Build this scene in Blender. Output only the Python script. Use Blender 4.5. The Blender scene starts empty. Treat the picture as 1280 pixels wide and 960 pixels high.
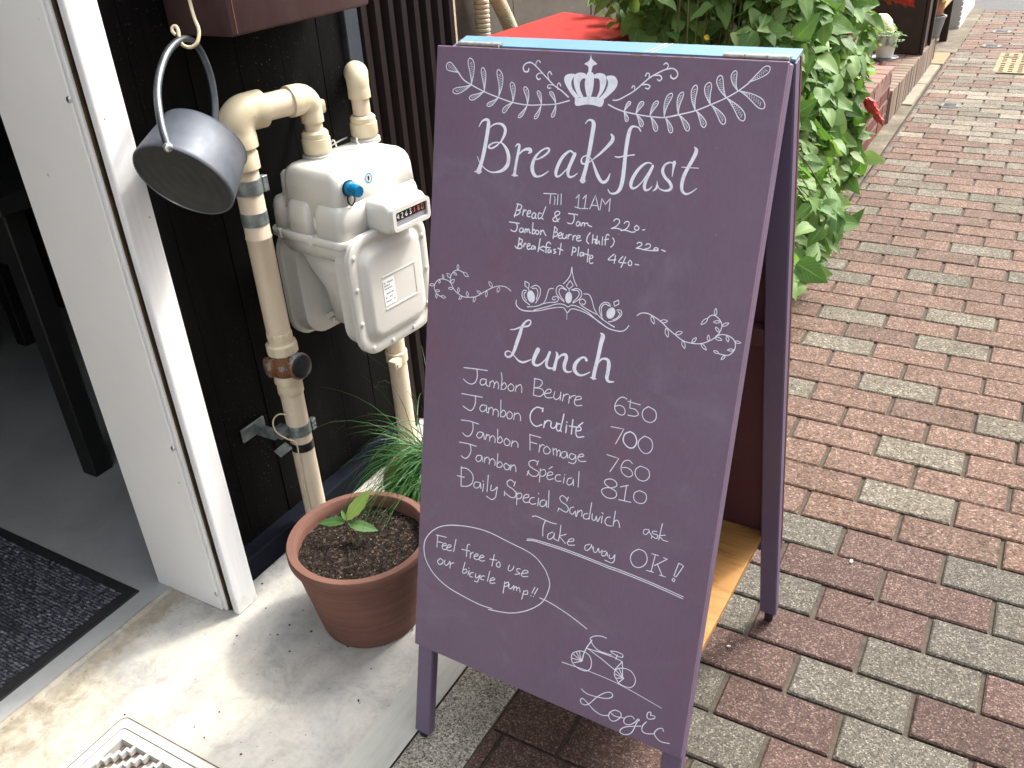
import bpy, bmesh, math, random
from mathutils import Vector, Matrix, noise
R = math.radians
sc = bpy.context.scene
COL = sc.collection

# ---------------------------------------------------------------- camera, world, sun, exposure
CAM = Vector((-0.02075, -1.44398, 1.27811))
c_r = Vector((0.86855, 0.49239, -0.05625)); c_u = Vector((-0.20523, 0.46066, 0.86352)); c_f = Vector((-0.45110, 0.73847, -0.50116))
cam = bpy.data.objects.new('camera', bpy.data.cameras.new('camera'))
COL.objects.link(cam)
m = Matrix.Identity(4)
for i in range(3):
    m[i][0] = c_r[i]; m[i][1] = c_u[i]; m[i][2] = -c_f[i]; m[i][3] = CAM[i]
cam.matrix_world = m
cam.data.sensor_width = 36.0
cam.data.lens = 1112.55 / 1280 * 36
cam.data.clip_start = 0.01; cam.data.clip_end = 400
sc.camera = cam

SUN_EL, SUN_AZ = R(52), R(30)          # azimuth measured from +Y (up the street) towards +X
w = bpy.data.worlds.new('World'); sc.world = w; w.use_nodes = True
nt = w.node_tree; bg = nt.nodes['Background']
sky = nt.nodes.new('ShaderNodeTexSky'); sky.sky_type = 'NISHITA'; sky.sun_disc = False
sky.sun_elevation = SUN_EL; sky.sun_rotation = SUN_AZ
sky.air_density = 1.0; sky.dust_density = 6.0; sky.ozone_density = 1.0
hs = nt.nodes.new('ShaderNodeHueSaturation'); hs.inputs['Saturation'].default_value = 0.38      # hazy, nearly white summer sky
nt.links.new(sky.outputs[0], hs.inputs['Color']); nt.links.new(hs.outputs[0], bg.inputs[0]); bg.inputs[1].default_value = 0.15
sl = bpy.data.lights.new('sun', 'SUN'); sl.energy = 0.65; sl.angle = R(4); sl.color = (1.0, 0.94, 0.82)
so = bpy.data.objects.new('sun', sl); COL.objects.link(so)
sd = Vector((math.sin(SUN_AZ)*math.cos(SUN_EL), math.cos(SUN_AZ)*math.cos(SUN_EL), math.sin(SUN_EL)))
so.rotation_euler = (-sd).to_track_quat('-Z', 'Y').to_euler()
so.location = (2, 3, 5)
sc.view_settings.view_transform = 'Standard'; sc.view_settings.look = 'None'
sc.view_settings.exposure = 2.25; sc.view_settings.gamma = 1.0

# ---------------------------------------------------------------- helpers
def srgb(r, g, b):
    f = lambda c: ((c/255+0.055)/1.055)**2.4 if c > 10 else c/255/12.92
    return (f(r), f(g), f(b), 1)

def tag(o, label=None, cat=None, group=None, kind=None):
    if label: o['label'] = label
    if cat: o['category'] = cat
    if group: o['group'] = group
    if kind: o['kind'] = kind
    return o

def thing(name, label, cat, loc=(0, 0, 0), rz=0.0, group=None):
    o = bpy.data.objects.new(name, None); COL.objects.link(o)
    o.empty_display_size = 0.05
    o.location = loc; o.rotation_euler = (0, 0, rz)
    return tag(o, label, cat, group)

def obj(name, bm, mats, parent=None, smooth=False, free=True, kind=None):
    me = bpy.data.meshes.new(name)
    bm.normal_update(); bm.to_mesh(me)
    if free: bm.free()
    if not isinstance(mats, (list, tuple)): mats = [mats]
    for mm in mats: me.materials.append(mm)
    if smooth:
        for p in me.polygons: p.use_smooth = True
        if smooth != 'all':
            try: me.set_sharp_from_angle(angle=R(38))
            except Exception: pass
    o = bpy.data.objects.new(name, me); COL.objects.link(o)
    if parent is not None: o.parent = parent
    if kind: o['kind'] = kind
    return o

def pydata(name, V, F, mats, parent=None, smooth=False, kind=None, mi=None):
    me = bpy.data.meshes.new(name); me.from_pydata(V, [], F)
    if not isinstance(mats, (list, tuple)): mats = [mats]
    for mm in mats: me.materials.append(mm)
    if mi: me.polygons.foreach_set('material_index', mi)
    if smooth: me.polygons.foreach_set('use_smooth', [True]*len(me.polygons))
    me.update()
    o = bpy.data.objects.new(name, me); COL.objects.link(o)
    if parent is not None: o.parent = parent
    if kind: o['kind'] = kind
    return o

def inst(name, me, loc, rot, scale, parent=None):
    o = bpy.data.objects.new(name, me); COL.objects.link(o)
    o.location = loc; o.rotation_euler = rot; o.scale = scale
    if parent is not None: o.parent = parent
    return o

def box(bm, x0, x1, y0, y1, z0, z1, mat=0, M=None, bev=0.0, seg=2):
    vs = [Vector((x, y, z)) for x in (x0, x1) for y in (y0, y1) for z in (z0, z1)]
    v = [bm.verts.new(p) for p in vs]
    fs = [(0, 1, 3, 2), (4, 6, 7, 5), (0, 4, 5, 1), (2, 3, 7, 6), (0, 2, 6, 4), (1, 5, 7, 3)]
    F = [bm.faces.new([v[i] for i in f]) for f in fs]
    for f in F: f.material_index = mat
    if bev > 0:
        es = list({e for f in F for e in f.edges})
        r = bmesh.ops.bevel(bm, geom=es, offset=bev, segments=seg, profile=0.5, affect='EDGES', clamp_overlap=True)
        vv = list({x for f in r['faces'] for x in f.verts} | {x for x in v if x.is_valid})
        for f in r['faces']: f.material_index = mat
    else: vv = v
    if M is not None:
        for x in vv: x.co = M @ x.co
    return vv

def frames(pts):
    pts = [Vector(p) for p in pts]; T = []
    for i in range(len(pts)):
        a = pts[max(i-1, 0)]; b = pts[min(i+1, len(pts)-1)]
        T.append((b-a).normalized())
    up = Vector((0, 0, 1)) if abs(T[0].z) < 0.9 else Vector((1, 0, 0))
    N = [(up - T[0]*up.dot(T[0])).normalized()]
    for i in range(1, len(pts)):
        n = N[-1] - T[i]*N[-1].dot(T[i]); N.append(n.normalized())
    return pts, T, N

def tube(bm, pts, rad, n=16, cap=True, mat=0):
    pts, T, N = frames(pts)
    if not isinstance(rad, (list, tuple)): rad = [rad]*len(pts)
    rings = []
    for p, t, nn, r in zip(pts, T, N, rad):
        b = t.cross(nn)
        rings.append([bm.verts.new(p + (nn*math.cos(2*math.pi*k/n) + b*math.sin(2*math.pi*k/n))*r) for k in range(n)])
    for i in range(len(rings)-1):
        for k in range(n):
            f = bm.faces.new((rings[i][k], rings[i][(k+1) % n], rings[i+1][(k+1) % n], rings[i+1][k])); f.material_index = mat
    if cap:
        f = bm.faces.new(rings[0][::-1]); f.material_index = mat
        f = bm.faces.new(rings[-1]); f.material_index = mat

def crom(P, n=6, closed=False):
    """Catmull-Rom through tuples of any length"""
    out = []; L = len(P)
    for i in range(L-1):
        p0 = P[max(i-1, 0)]; p1 = P[i]; p2 = P[i+1]; p3 = P[min(i+2, L-1)]
        for k in range(n):
            t = k/n
            out.append(tuple(0.5*(2*b + (c-a)*t + (2*a-5*b+4*c-d)*t*t + (3*b-a-3*c+d)*t**3) for a, b, c, d in zip(p0, p1, p2, p3)))
    out.append(tuple(P[-1])); return out

def lathe(bm, prof, n=48, cx=0, cy=0, M=None, mat=0, wob=0.0):
    rings = []
    for r, z in prof:
        ring = []
        for k in range(n):
            a = 2*math.pi*k/n; rr = r*(1+wob*noise.noise(Vector((math.cos(a)*1.5, math.sin(a)*1.5, z*20))))
            p = Vector((cx+rr*math.cos(a), cy+rr*math.sin(a), z))
            if M is not None: p = M @ p
            ring.append(bm.verts.new(p))
        rings.append(ring)
    for i in range(len(rings)-1):
        for k in range(n):
            f = bm.faces.new((rings[i][k], rings[i][(k+1) % n], rings[i+1][(k+1) % n], rings[i+1][k])); f.material_index = mat
    return rings

def capring(bm, ring, flip=False, mat=0):
    f = bm.faces.new(ring[::-1] if flip else ring); f.material_index = mat; return f

def rrect(w, h, r, n=6):
    P = []
    for cx, cy, a0 in ((w/2-r, h/2-r, 0), (-w/2+r, h/2-r, 90), (-w/2+r, -h/2+r, 180), (w/2-r, -h/2+r, 270)):
        for k in range(n+1):
            a = R(a0+90*k/n); P.append((cx+r*math.cos(a), cy+r*math.sin(a)))
    return P

def loft(bm, levels, f3, n=6, cap0=True, cap1=True, mat=0):
    """levels of (w, h, r, depth[, du, dv]) -> rounded rectangles lofted; f3(u, v, d) -> point"""
    rings = []
    for L in levels:
        du, dv = (L[4], L[5]) if len(L) > 4 else (0, 0)
        rings.append([bm.verts.new(f3(u+du, v+dv, L[3])) for u, v in rrect(L[0], L[1], L[2], n)])
    N = len(rings[0])
    for i in range(len(rings)-1):
        for k in range(N):
            f = bm.faces.new((rings[i][k], rings[i][(k+1) % N], rings[i+1][(k+1) % N], rings[i+1][k])); f.material_index = mat
    if cap0: bm.faces.new(rings[0][::-1]).material_index = mat
    if cap1: bm.faces.new(rings[-1]).material_index = mat

def fixn(bm): bmesh.ops.recalc_face_normals(bm, faces=bm.faces[:])
def NB(): return bmesh.new()

# ---------------------------------------------------------------- material builder
class MB:
    def __init__(s, name, rough=0.6, metal=0.0, spec=0.5):
        s.m = bpy.data.materials.new(name); s.m.use_nodes = True
        s.t = s.m.node_tree; s.b = s.t.nodes['Principled BSDF']
        s.b.inputs['Roughness'].default_value = rough; s.b.inputs['Metallic'].default_value = metal
        s.b.inputs['Specular IOR Level'].default_value = spec
        s.co = None
    def n(s, ty, **k):
        x = s.t.nodes.new(ty)
        for a, b in k.items(): setattr(x, a, b)
        return x
    def l(s, a, b): s.t.links.new(a, b)
    def coord(s):
        if s.co is None:
            s.tc = s.n('ShaderNodeTexCoord'); s.co = s.tc.outputs['Object']
        return s.co
    def world(s):
        g = s.n('ShaderNodeNewGeometry'); return g.outputs['Position']
    def mapped(s, src, scale=(1, 1, 1), rot=(0, 0, 0)):
        mp = s.n('ShaderNodeMapping'); mp.inputs['Scale'].default_value = scale; mp.inputs['Rotation'].default_value = rot
        s.l(src, mp.inputs['Vector']); return mp.outputs[0]
    def noise(s, scale, detail=4, rough=0.55, src=None, dist=0.0):
        x = s.n('ShaderNodeTexNoise'); x.inputs['Scale'].default_value = scale; x.inputs['Detail'].default_value = detail
        x.inputs['Roughness'].default_value = rough; x.inputs['Distortion'].default_value = dist
        s.l(src if src is not None else s.coord(), x.inputs['Vector']); return x.outputs['Fac']
    def voro(s, scale, src=None, feature='F1', out='Distance'):
        x = s.n('ShaderNodeTexVoronoi', feature=feature); x.inputs['Scale'].default_value = scale
        s.l(src if src is not None else s.coord(), x.inputs['Vector']); return x.outputs[out]
    def ramp(s, fac, stops, interp='LINEAR'):
        x = s.n('ShaderNodeValToRGB'); cr = x.color_ramp; cr.interpolation = interp
        while len(cr.elements) < len(stops): cr.elements.new(0.5)
        for e, (p, c) in zip(cr.elements, stops):
            e.position = p; e.color = c if len(c) == 4 else (*c, 1)
        s.l(fac, x.inputs[0]); return x.outputs[0]
    def mix(s, fac, a, b, mode='MIX'):
        x = s.n('ShaderNodeMix', data_type='RGBA', blend_type=mode)
        for inp, v in ((x.inputs['Factor'], fac), (x.inputs['A'], a), (x.inputs['B'], b)):
            if isinstance(v, (int, float)): inp.default_value = v
            elif isinstance(v, tuple): inp.default_value = v if len(v) == 4 else (*v, 1)
            else: s.l(v, inp)
        return x.outputs['Result']
    def math(s, op, a, b=0.0, c=None):
        x = s.n('ShaderNodeMath', operation=op)
        for i, v in enumerate((a, b, c)):
            if v is None: continue
            if isinstance(v, (int, float)): x.inputs[i].default_value = v
            else: s.l(v, x.inputs[i])
        return x.outputs[0]
    def sep(s, v):
        x = s.n('ShaderNodeSeparateXYZ'); s.l(v, x.inputs[0]); return x.outputs
    def rnd(s):
        o = s.n('ShaderNodeObjectInfo').outputs['Random']; g = s.n('ShaderNodeNewGeometry').outputs['Random Per Island']
        return s.math('FRACT', s.math('ADD', o, g))
    def col(s, v):
        if isinstance(v, tuple): s.b.inputs['Base Color'].default_value = v
        else: s.l(v, s.b.inputs['Base Color'])
        return s
    def rough(s, v):
        s.l(v, s.b.inputs['Roughness']) if not isinstance(v, float) else setattr(s.b.inputs['Roughness'], 'default_value', v); return s
    def bump(s, h, strength=0.3, dist=0.002):
        x = s.n('ShaderNodeBump'); x.inputs['Strength'].default_value = strength; x.inputs['Distance'].default_value = dist
        s.l(h, x.inputs['Height']); s.l(x.outputs[0], s.b.inputs['Normal']); return s

def g3(v): return (v, v, v, 1)
def simple(name, c, rough=0.5, metal=0.0, var=0.12, scale=30, bump=0.15, bscale=None, spec=0.3, bdist=0.001):
    b = MB(name, rough, metal, spec); f = b.noise(scale, 5)
    lo = tuple(x*(1-var) for x in c[:3]); hi = tuple(min(1, x*(1+var)) for x in c[:3])
    b.col(b.ramp(f, [(0.3, lo), (0.7, hi)]))
    if bump: b.bump(b.noise(bscale or scale*6, 3), bump, bdist)
    return b.m

MAT = {}
# pavers : exposed aggregate, red-brown and grey, fresh and old
def paver(name, c, speck_l, speck_d, var, fine, moss):
    b = MB(name, 0.85, spec=0.25); wpos = b.world()
    fine_n = b.voro(fine, wpos, out='Color'); s = b.sep(fine_n)[0]
    base = b.ramp(s, [(0.0, speck_d), (0.35, c), (0.72, tuple(x*1.18 for x in c)), (0.93, speck_l), (1.0, tuple(min(1, x*1.5) for x in speck_l))])
    r = b.rnd(); tint = b.ramp(r, [(0.0, tuple([1-var]*3)), (0.5, (1, 1-var*.2, 1-var*.3)), (1.0, (1+var, 1+var*.9, 1+var*.85))])
    col = b.mix(1.0, base, tint, 'MULTIPLY')
    big = b.noise(7, 5, 0.65, wpos); st = b.ramp(big, [(0.35, (0.72, 0.70, 0.64)), (0.6, (1, 1, 1))])
    col = b.mix(moss, col, b.mix(1.0, col, st, 'MULTIPLY'))
    med = b.noise(55, 4, 0.7, wpos); col = b.mix(1.0, col, b.ramp(med, [(0.35, g3(0.78)), (0.6, g3(1.06))]), 'MULTIPLY')
    b.col(col); b.bump(b.math('ADD', s, b.noise(60, 3, 0.6, wpos)), 0.5, 0.0018)
    return b.m
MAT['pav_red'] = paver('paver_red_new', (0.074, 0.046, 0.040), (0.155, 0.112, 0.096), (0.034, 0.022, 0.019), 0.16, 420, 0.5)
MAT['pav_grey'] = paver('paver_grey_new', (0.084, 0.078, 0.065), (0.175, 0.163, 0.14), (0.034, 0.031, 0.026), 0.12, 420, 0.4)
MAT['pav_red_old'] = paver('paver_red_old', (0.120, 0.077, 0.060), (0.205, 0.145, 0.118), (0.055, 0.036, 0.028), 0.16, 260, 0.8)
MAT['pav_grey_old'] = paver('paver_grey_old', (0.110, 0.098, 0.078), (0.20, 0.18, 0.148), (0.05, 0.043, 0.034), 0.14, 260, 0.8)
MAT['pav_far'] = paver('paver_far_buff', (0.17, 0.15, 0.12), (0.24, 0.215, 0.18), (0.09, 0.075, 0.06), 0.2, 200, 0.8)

b = MB('joint_sand', 0.95); f = b.noise(90, 5, 0.7); b.col(b.ramp(f, [(0.3, (0.030, 0.023, 0.017)), (0.55, (0.062, 0.050, 0.036)), (0.75, (0.060, 0.062, 0.034))])); b.bump(f, 0.6, 0.003); MAT['joint'] = b.m
b = MB('curb_stone', 0.9, spec=0.2); wp = b.world(); s = b.sep(b.voro(420, wp, out='Color'))[0]
col = b.ramp(s, [(0, (0.08, 0.075, 0.06)), (0.4, (0.30, 0.285, 0.24)), (0.8, (0.42, 0.40, 0.34)), (1, (0.6, 0.57, 0.5))])
col = b.mix(1.0, col, b.ramp(b.noise(12, 5, 0.65, wp), [(0.35, g3(0.62)), (0.65, g3(1.05))]), 'MULTIPLY'); b.col(col); b.bump(s, 0.5, 0.002); MAT['curb'] = b.m

# apron concrete with stains
b = MB('apron_concrete', 0.72, spec=0.35); wp = b.world(); X, Y, Z = b.sep(wp)
n1 = b.noise(2.2, 7, 0.62, wp, 0.6); n2 = b.noise(9, 8, 0.68, wp, 0.8); n3 = b.noise(70, 5, 0.7, wp)
col = b.ramp(n1, [(0.32, (0.36, 0.36, 0.355)), (0.5, (0.46, 0.45, 0.42)), (0.68, (0.50, 0.475, 0.415))])
col = b.mix(1.0, col, b.ramp(n2, [(0.34, (0.66, 0.67, 0.69)), (0.48, (0.93, 0.93, 0.92)), (0.7, (1.08, 1.06, 1.03))]), 'MULTIPLY')
col = b.mix(1.0, col, b.ramp(n3, [(0.3, g3(0.86)), (0.55, g3(1.0))]), 'MULTIPLY')
# long trowel / run-off streaks roughly along the wall
st = b.noise(3.5, 6, 0.7, b.mapped(wp, (3.2, 1.0, 1), (0, 0, R(-24))), 0.4)
col = b.mix(1.0, col, b.ramp(st, [(0.34, (0.84, 0.825, 0.79)), (0.5, (0.98, 0.975, 0.96)), (0.7, (1.03, 1.03, 1.02))]), 'MULTIPLY')
# brown flaking band next to the threshold
band = b.math('SUBTRACT', 1.0, b.math('MULTIPLY', b.math('ABSOLUTE', b.math('ADD', X, 1.385)), 14.0))
bm_ = b.ramp(b.math('ADD', band, b.math('MULTIPLY', b.math('SUBTRACT', b.noise(14, 7, 0.7, wp), 0.5), 3.2)), [(0.55, g3(0)), (0.8, g3(1))])
col = b.mix(b.math('MULTIPLY', bm_, 0.75), col, b.ramp(b.noise(30, 5, 0.7, wp), [(0.3, (0.20, 0.17, 0.12)), (0.6, (0.33, 0.29, 0.21))]))
# corner by the grate: mottled tan
tan = b.ramp(b.math('ADD', b.math('MULTIPLY', b.math('ADD', b.math('ADD', Y, 0.80), b.math('MULTIPLY', b.math('ADD', X, 1.30), 1.6)), -3.0), b.math('MULTIPLY', b.math('SUBTRACT', b.noise(12, 7, 0.7, wp), 0.5), 2.0)), [(0.0, g3(0)), (0.5, g3(1))])
col = b.mix(b.math('MULTIPLY', tan, 0.72), col, b.ramp(b.noise(26, 6, 0.7, wp, 0.5), [(0.36, (0.20, 0.17, 0.12)), (0.62, (0.46, 0.42, 0.34))]))
# fine cracks
cr = b.voro(3.2, b.mix(0.12, wp, b.n('ShaderNodeTexNoise').outputs['Color'], 'ADD'), 'DISTANCE_TO_EDGE')
crm = b.ramp(b.math('ADD', cr, b.math('MULTIPLY', b.ramp(b.noise(1.7, 2, 0.5, wp), [(0.5, g3(0)), (0.62, g3(1))]), 0.2)), [(0.0, g3(0.55)), (0.005, g3(1.0))])
sp = b.voro(38, wp, 'F1'); col = b.mix(b.ramp(sp, [(0.035, g3(0.8)), (0.06, g3(0))]), col, (0.08, 0.06, 0.045, 1))
b.col(col); b.bump(b.math('ADD', n3, b.math('MULTIPLY', n2, 2.0)), 0.35, 0.002); MAT['apron'] = b.m

b = MB('edging_cement', 0.65, spec=0.35); wp = b.world()
col = b.ramp(b.noise(5, 6, 0.6, wp), [(0.3, (0.36, 0.365, 0.33)), (0.7, (0.45, 0.445, 0.41))]); col = b.mix(1.0, col, b.ramp(b.noise(3, 5, 0.6, b.mapped(wp, (30, 2, 1))), [(0.35, g3(0.86)), (0.6, g3(1))]), 'MULTIPLY')
b.col(col); b.bump(b.noise(80, 4, 0.6, wp), 0.25, 0.001); MAT['edging'] = b.m
b = MB('gutter_concrete', 0.9, spec=0.2); wp = b.world()
col = b.ramp(b.noise(6, 7, 0.7, wp), [(0.32, (0.075, 0.064, 0.046)), (0.55, (0.135, 0.115, 0.085)), (0.72, (0.24, 0.21, 0.16))]); col = b.mix(1.0, col, b.ramp(b.noise(160, 3, 0.6, wp), [(0.35, g3(0.7)), (0.6, g3(1.1))]), 'MULTIPLY')
b.col(col); b.bump(b.noise(110, 5, 0.7, wp), 0.6, 0.003); MAT['gutter'] = b.m
MAT['slab'] = simple('pale_slab', (0.19, 0.17, 0.13, 1), 0.85, var=0.2, scale=9, bump=0.3, bscale=120)
MAT['ochre'] = simple('ochre_slab', (0.20, 0.15, 0.085, 1), 0.85, var=0.18, scale=12, bump=0.3, bscale=90)

b = MB('indoor_floor', 0.42, spec=0.4); wp = b.world()
col = b.ramp(b.noise(3, 7, 0.65, wp, 0.5), [(0.3, (0.25, 0.26, 0.255)), (0.65, (0.36, 0.37, 0.365))])
fl = b.ramp(b.noise(26, 8, 0.75, wp, 1.0), [(0.63, g3(0)), (0.68, g3(1))]); col = b.mix(b.math('MULTIPLY', fl, 0.5), col, (0.38, 0.38, 0.36, 1))
b.col(col); b.bump(b.noise(40, 5, 0.6, wp), 0.15, 0.001); MAT['infloor'] = b.m

b = MB('mat_yarn', 0.95, spec=0.1); wp = b.world(); r = b.sep(b.voro(170, wp, out='Color'))[0]
b.col(b.ramp(b.math('ADD', b.math('MULTIPLY', r, 0.25), b.math('MULTIPLY', b.rnd(), 0.75)), [(0.1, (0.030, 0.030, 0.038)), (0.5, (0.075, 0.077, 0.098)), (0.9, (0.15, 0.155, 0.185)), (0.985, (0.3, 0.3, 0.32))])); MAT['yarn'] = b.m
MAT['rubber'] = simple('black_rubber', (0.018, 0.018, 0.019, 1), 0.7, var=0.3, scale=60)

# white paints
b = MB('white_gloss_trim', 0.32, spec=0.5); wp = b.world(); Zc = b.sep(wp)[2]
col = b.ramp(b.noise(5, 6, 0.6, b.mapped(wp, (20, 20, 1))), [(0.3, (0.68, 0.69, 0.70)), (0.7, (0.76, 0.76, 0.75))])
dirt = b.ramp(b.math('SUBTRACT', b.noise(22, 6, 0.7, wp), b.math('MULTIPLY', Zc, 2.2)), [(0.45, g3(0)), (0.62, g3(1))]); col = b.mix(b.math('MULTIPLY', dirt, 0.35), col, (0.45, 0.40, 0.32, 1))
chips = b.ramp(b.noise(60, 2, 0.5, wp), [(0.76, g3(0)), (0.78, g3(1))]); col = b.mix(chips, col, (0.2, 0.15, 0.1, 1))
b.col(col); b.bump(b.noise(12, 4, 0.5, b.mapped(wp, (20, 20, 1))), 0.12, 0.001); MAT['trim'] = b.m
b = MB('white_satin_panel', 0.42, spec=0.45); wp = b.world()
col = b.ramp(b.noise(4, 6, 0.6, wp), [(0.3, (0.74, 0.73, 0.71)), (0.7, (0.80, 0.79, 0.77))])
sp = b.ramp(b.voro(14, wp), [(0.03, g3(1)), (0.045, g3(0))]); col = b.mix(b.math('MULTIPLY', sp, 0.6), col, (0.3, 0.28, 0.25, 1))
b.col(col); b.bump(b.noise(60, 4, 0.5, wp), 0.06, 0.001); MAT['jamb'] = b.m
MAT['rustgap'] = simple('brown_sealant', (0.075, 0.048, 0.016, 1), 0.7, var=0.5, scale=40)
MAT['metal'] = simple('steel', (0.55, 0.56, 0.57, 1), 0.35, 1.0, var=0.15, scale=40, bump=0.05)
MAT['hinge'] = simple('hinge_steel', (0.34, 0.35, 0.32, 1), 0.42, 0.5, var=0.25, scale=160, bump=0.2, bscale=500)

# black siding
b = MB('black_siding', 0.7, spec=0.06); wp = b.world(); tc = b.coord()
gr = b.noise(6, 8, 0.7, b.mapped(tc, (9, 9, 0.8)), 0.5)
col = b.ramp(gr, [(0.3, (0.002, 0.002, 0.002)), (0.7, (0.0055, 0.005, 0.005))])
dust = b.math('MULTIPLY', b.ramp(b.noise(190, 2, 0.5, wp), [(0.66, g3(0)), (0.74, g3(1))]), b.ramp(b.noise(5, 4, 0.6, wp), [(0.48, g3(0)), (0.68, g3(1))]))
col = b.mix(b.math('MULTIPLY', dust, 0.35), col, (0.25, 0.24, 0.22, 1))
b.col(col); b.bump(b.noise(8, 7, 0.7, b.mapped(tc, (14, 14, 0.7))), 0.35, 0.0015); MAT['siding'] = b.m
MAT['navy'] = simple('navy_sill', (0.0045, 0.006, 0.010, 1), 0.75, spec=0.06, var=0.25, scale=25)
MAT['slatestrip'] = simple('slate_blue_trim', (0.026, 0.032, 0.045, 1), 0.6, var=0.15, scale=25)
b = MB('brown_corrugated', 0.6, spec=0.12); wp = b.world()
col = b.ramp(b.noise(5, 5, 0.6, b.mapped(wp, (6, 6, 1))), [(0.3, (0.008, 0.0048, 0.005)), (0.7, (0.0145, 0.009, 0.009))]); b.col(col); b.bump(b.noise(60, 3), 0.1, 0.001); MAT['corr'] = b.m
b = MB('brown_box_paint', 0.6, spec=0.15); wp = b.world()
col = b.ramp(b.noise(6, 7, 0.7, b.mapped(wp, (3, 3, 1))), [(0.3, (0.044, 0.022, 0.022)), (0.7, (0.066, 0.039, 0.037))]); b.col(col); b.bump(b.noise(50, 4), 0.15, 0.001); MAT['brownbox'] = b.m

# gas fittings
def cream(name, c, rough=0.38):
    b = MB(name, rough, spec=0.5); wp = b.world()
    col = b.ramp(b.noise(7, 6, 0.6, wp), [(0.3, tuple(x*0.88 for x in c)), (0.7, c)])
    col = b.mix(b.math('MULTIPLY', b.ramp(b.noise(26, 6, 0.75, wp), [(0.60, g3(0)), (0.72, g3(1))]), 0.35), col, (0.42, 0.30, 0.17, 1))
    sp = b.ramp(b.noise(210, 2, 0.5, wp), [(0.73, g3(0)), (0.77, g3(1))]); col = b.mix(b.math('MULTIPLY', sp, 0.6), col, (0.12, 0.10, 0.07, 1))
    b.col(col); b.bump(b.noise(120, 3, 0.6, wp), 0.05, 0.001); return b.m
MAT['pipe'] = cream('pipe_beige', (0.60, 0.50, 0.38))
MAT['fitting'] = cream('fitting_cream', (0.56, 0.485, 0.335))
b = MB('meter_grey_paint', 0.33, spec=0.5); wp = b.world(); col = b.ramp(b.noise(6, 5, 0.6, wp), [(0.3, (0.52, 0.515, 0.48)), (0.7, (0.58, 0.572, 0.53))])
dg = b.ramp(b.noise(18, 6, 0.7, wp), [(0.62, g3(0)), (0.75, g3(1))]); col = b.mix(b.math('MULTIPLY', dg, 0.25), col, (0.35, 0.32, 0.27, 1)); b.col(col); b.bump(b.noise(160, 3, 0.6, wp), 0.05, 0.001); MAT['meter'] = b.m
MAT['meterflange'] = simple('meter_flange', (0.38, 0.37, 0.34, 1), 0.4, var=0.1)
MAT['grime'] = simple('grime', (0.10, 0.085, 0.06, 1), 0.95, var=0.4, scale=60)
MAT['blueknob'] = simple('blue_plastic', (0.0, 0.12, 0.26, 1), 0.35, var=0.1)
MAT['blackplastic'] = simple('black_plastic', (0.012, 0.012, 0.013, 1), 0.35, var=0.2)
MAT['darkcap'] = simple('dark_valve_cap', (0.012, 0.014, 0.018, 1), 0.3, var=0.2)
MAT['white'] = simple('white_print', (0.75, 0.75, 0.73, 1), 0.5, var=0.04)
MAT['greyprint'] = simple('grey_print', (0.22, 0.23, 0.28, 1), 0.6, var=0.3, scale=300, bump=0)
MAT['redprint'] = simple('red_print', (0.55, 0.16, 0.12, 1), 0.6, bump=0)
MAT['bluering'] = simple('blue_print', (0.06, 0.30, 0.50, 1), 0.5, bump=0)
b = MB('rusty_brass', 0.62, 0.25); wp = b.world(); f = b.noise(45, 6, 0.7, wp)
b.col(b.ramp(f, [(0.30, (0.10, 0.11, 0.12)), (0.44, (0.20, 0.20, 0.19)), (0.49, (0.13, 0.050, 0.016)), (0.7, (0.19, 0.075, 0.02))])); b.bump(b.noise(160, 5, 0.7, wp), 0.5, 0.002); MAT['rust'] = b.m
b = MB('grey_zinc', 0.5, 0.5); wp = b.world(); b.col(b.ramp(b.noise(60, 4, 0.6, wp), [(0.3, (0.10, 0.12, 0.125)), (0.7, (0.24, 0.27, 0.265))])); MAT['zinc'] = b.m
b = MB('galvanised_pan', 0.5, 0.3, 0.35); wp = b.world(); n_ = b.noise(9, 6, 0.6, wp, 0.6)
b.col(b.ramp(n_, [(0.3, (0.055, 0.066, 0.084)), (0.55, (0.092, 0.104, 0.125)), (0.75, (0.14, 0.14, 0.148))])); b.rough(b.ramp(b.noise(22, 5, 0.7, wp), [(0.3, g3(0.42)), (0.7, g3(0.62))])); b.bump(b.noise(14, 4, 0.5, wp), 0.15, 0.002); MAT['pan'] = b.m
b = MB('sooty_pan_base', 0.7, 0.3, 0.3); tc = b.coord(); rr = b.voro(4, tc)
wv = b.n('ShaderNodeTexWave', wave_type='RINGS', rings_direction='Z'); wv.inputs['Scale'].default_value = 18; wv.inputs['Distortion'].default_value = 1.5; b.l(tc, wv.inputs['Vector'])
b.col(b.mix(0.35, b.ramp(b.noise(16, 7, 0.7), [(0.3, (0.030, 0.030, 0.028)), (0.7, (0.062, 0.062, 0.058))]), b.ramp(wv.outputs['Fac'], [(0.3, g3(0.045)), (0.8, g3(0.062))]))); b.bump(wv.outputs['Fac'], 0.1, 0.001); MAT['panbase'] = b.m
b = MB('handle_dark_steel', 0.4, 0.75); b.col(b.ramp(b.noise(20, 5, 0.7), [(0.35, (0.05, 0.06, 0.065)), (0.6, (0.10, 0.11, 0.12)), (0.75, (0.12, 0.07, 0.055))])); MAT['handle'] = b.m
MAT['hookcream'] = simple('cream_wire', (0.52, 0.44, 0.30, 1), 0.4, var=0.12, scale=30)

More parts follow.
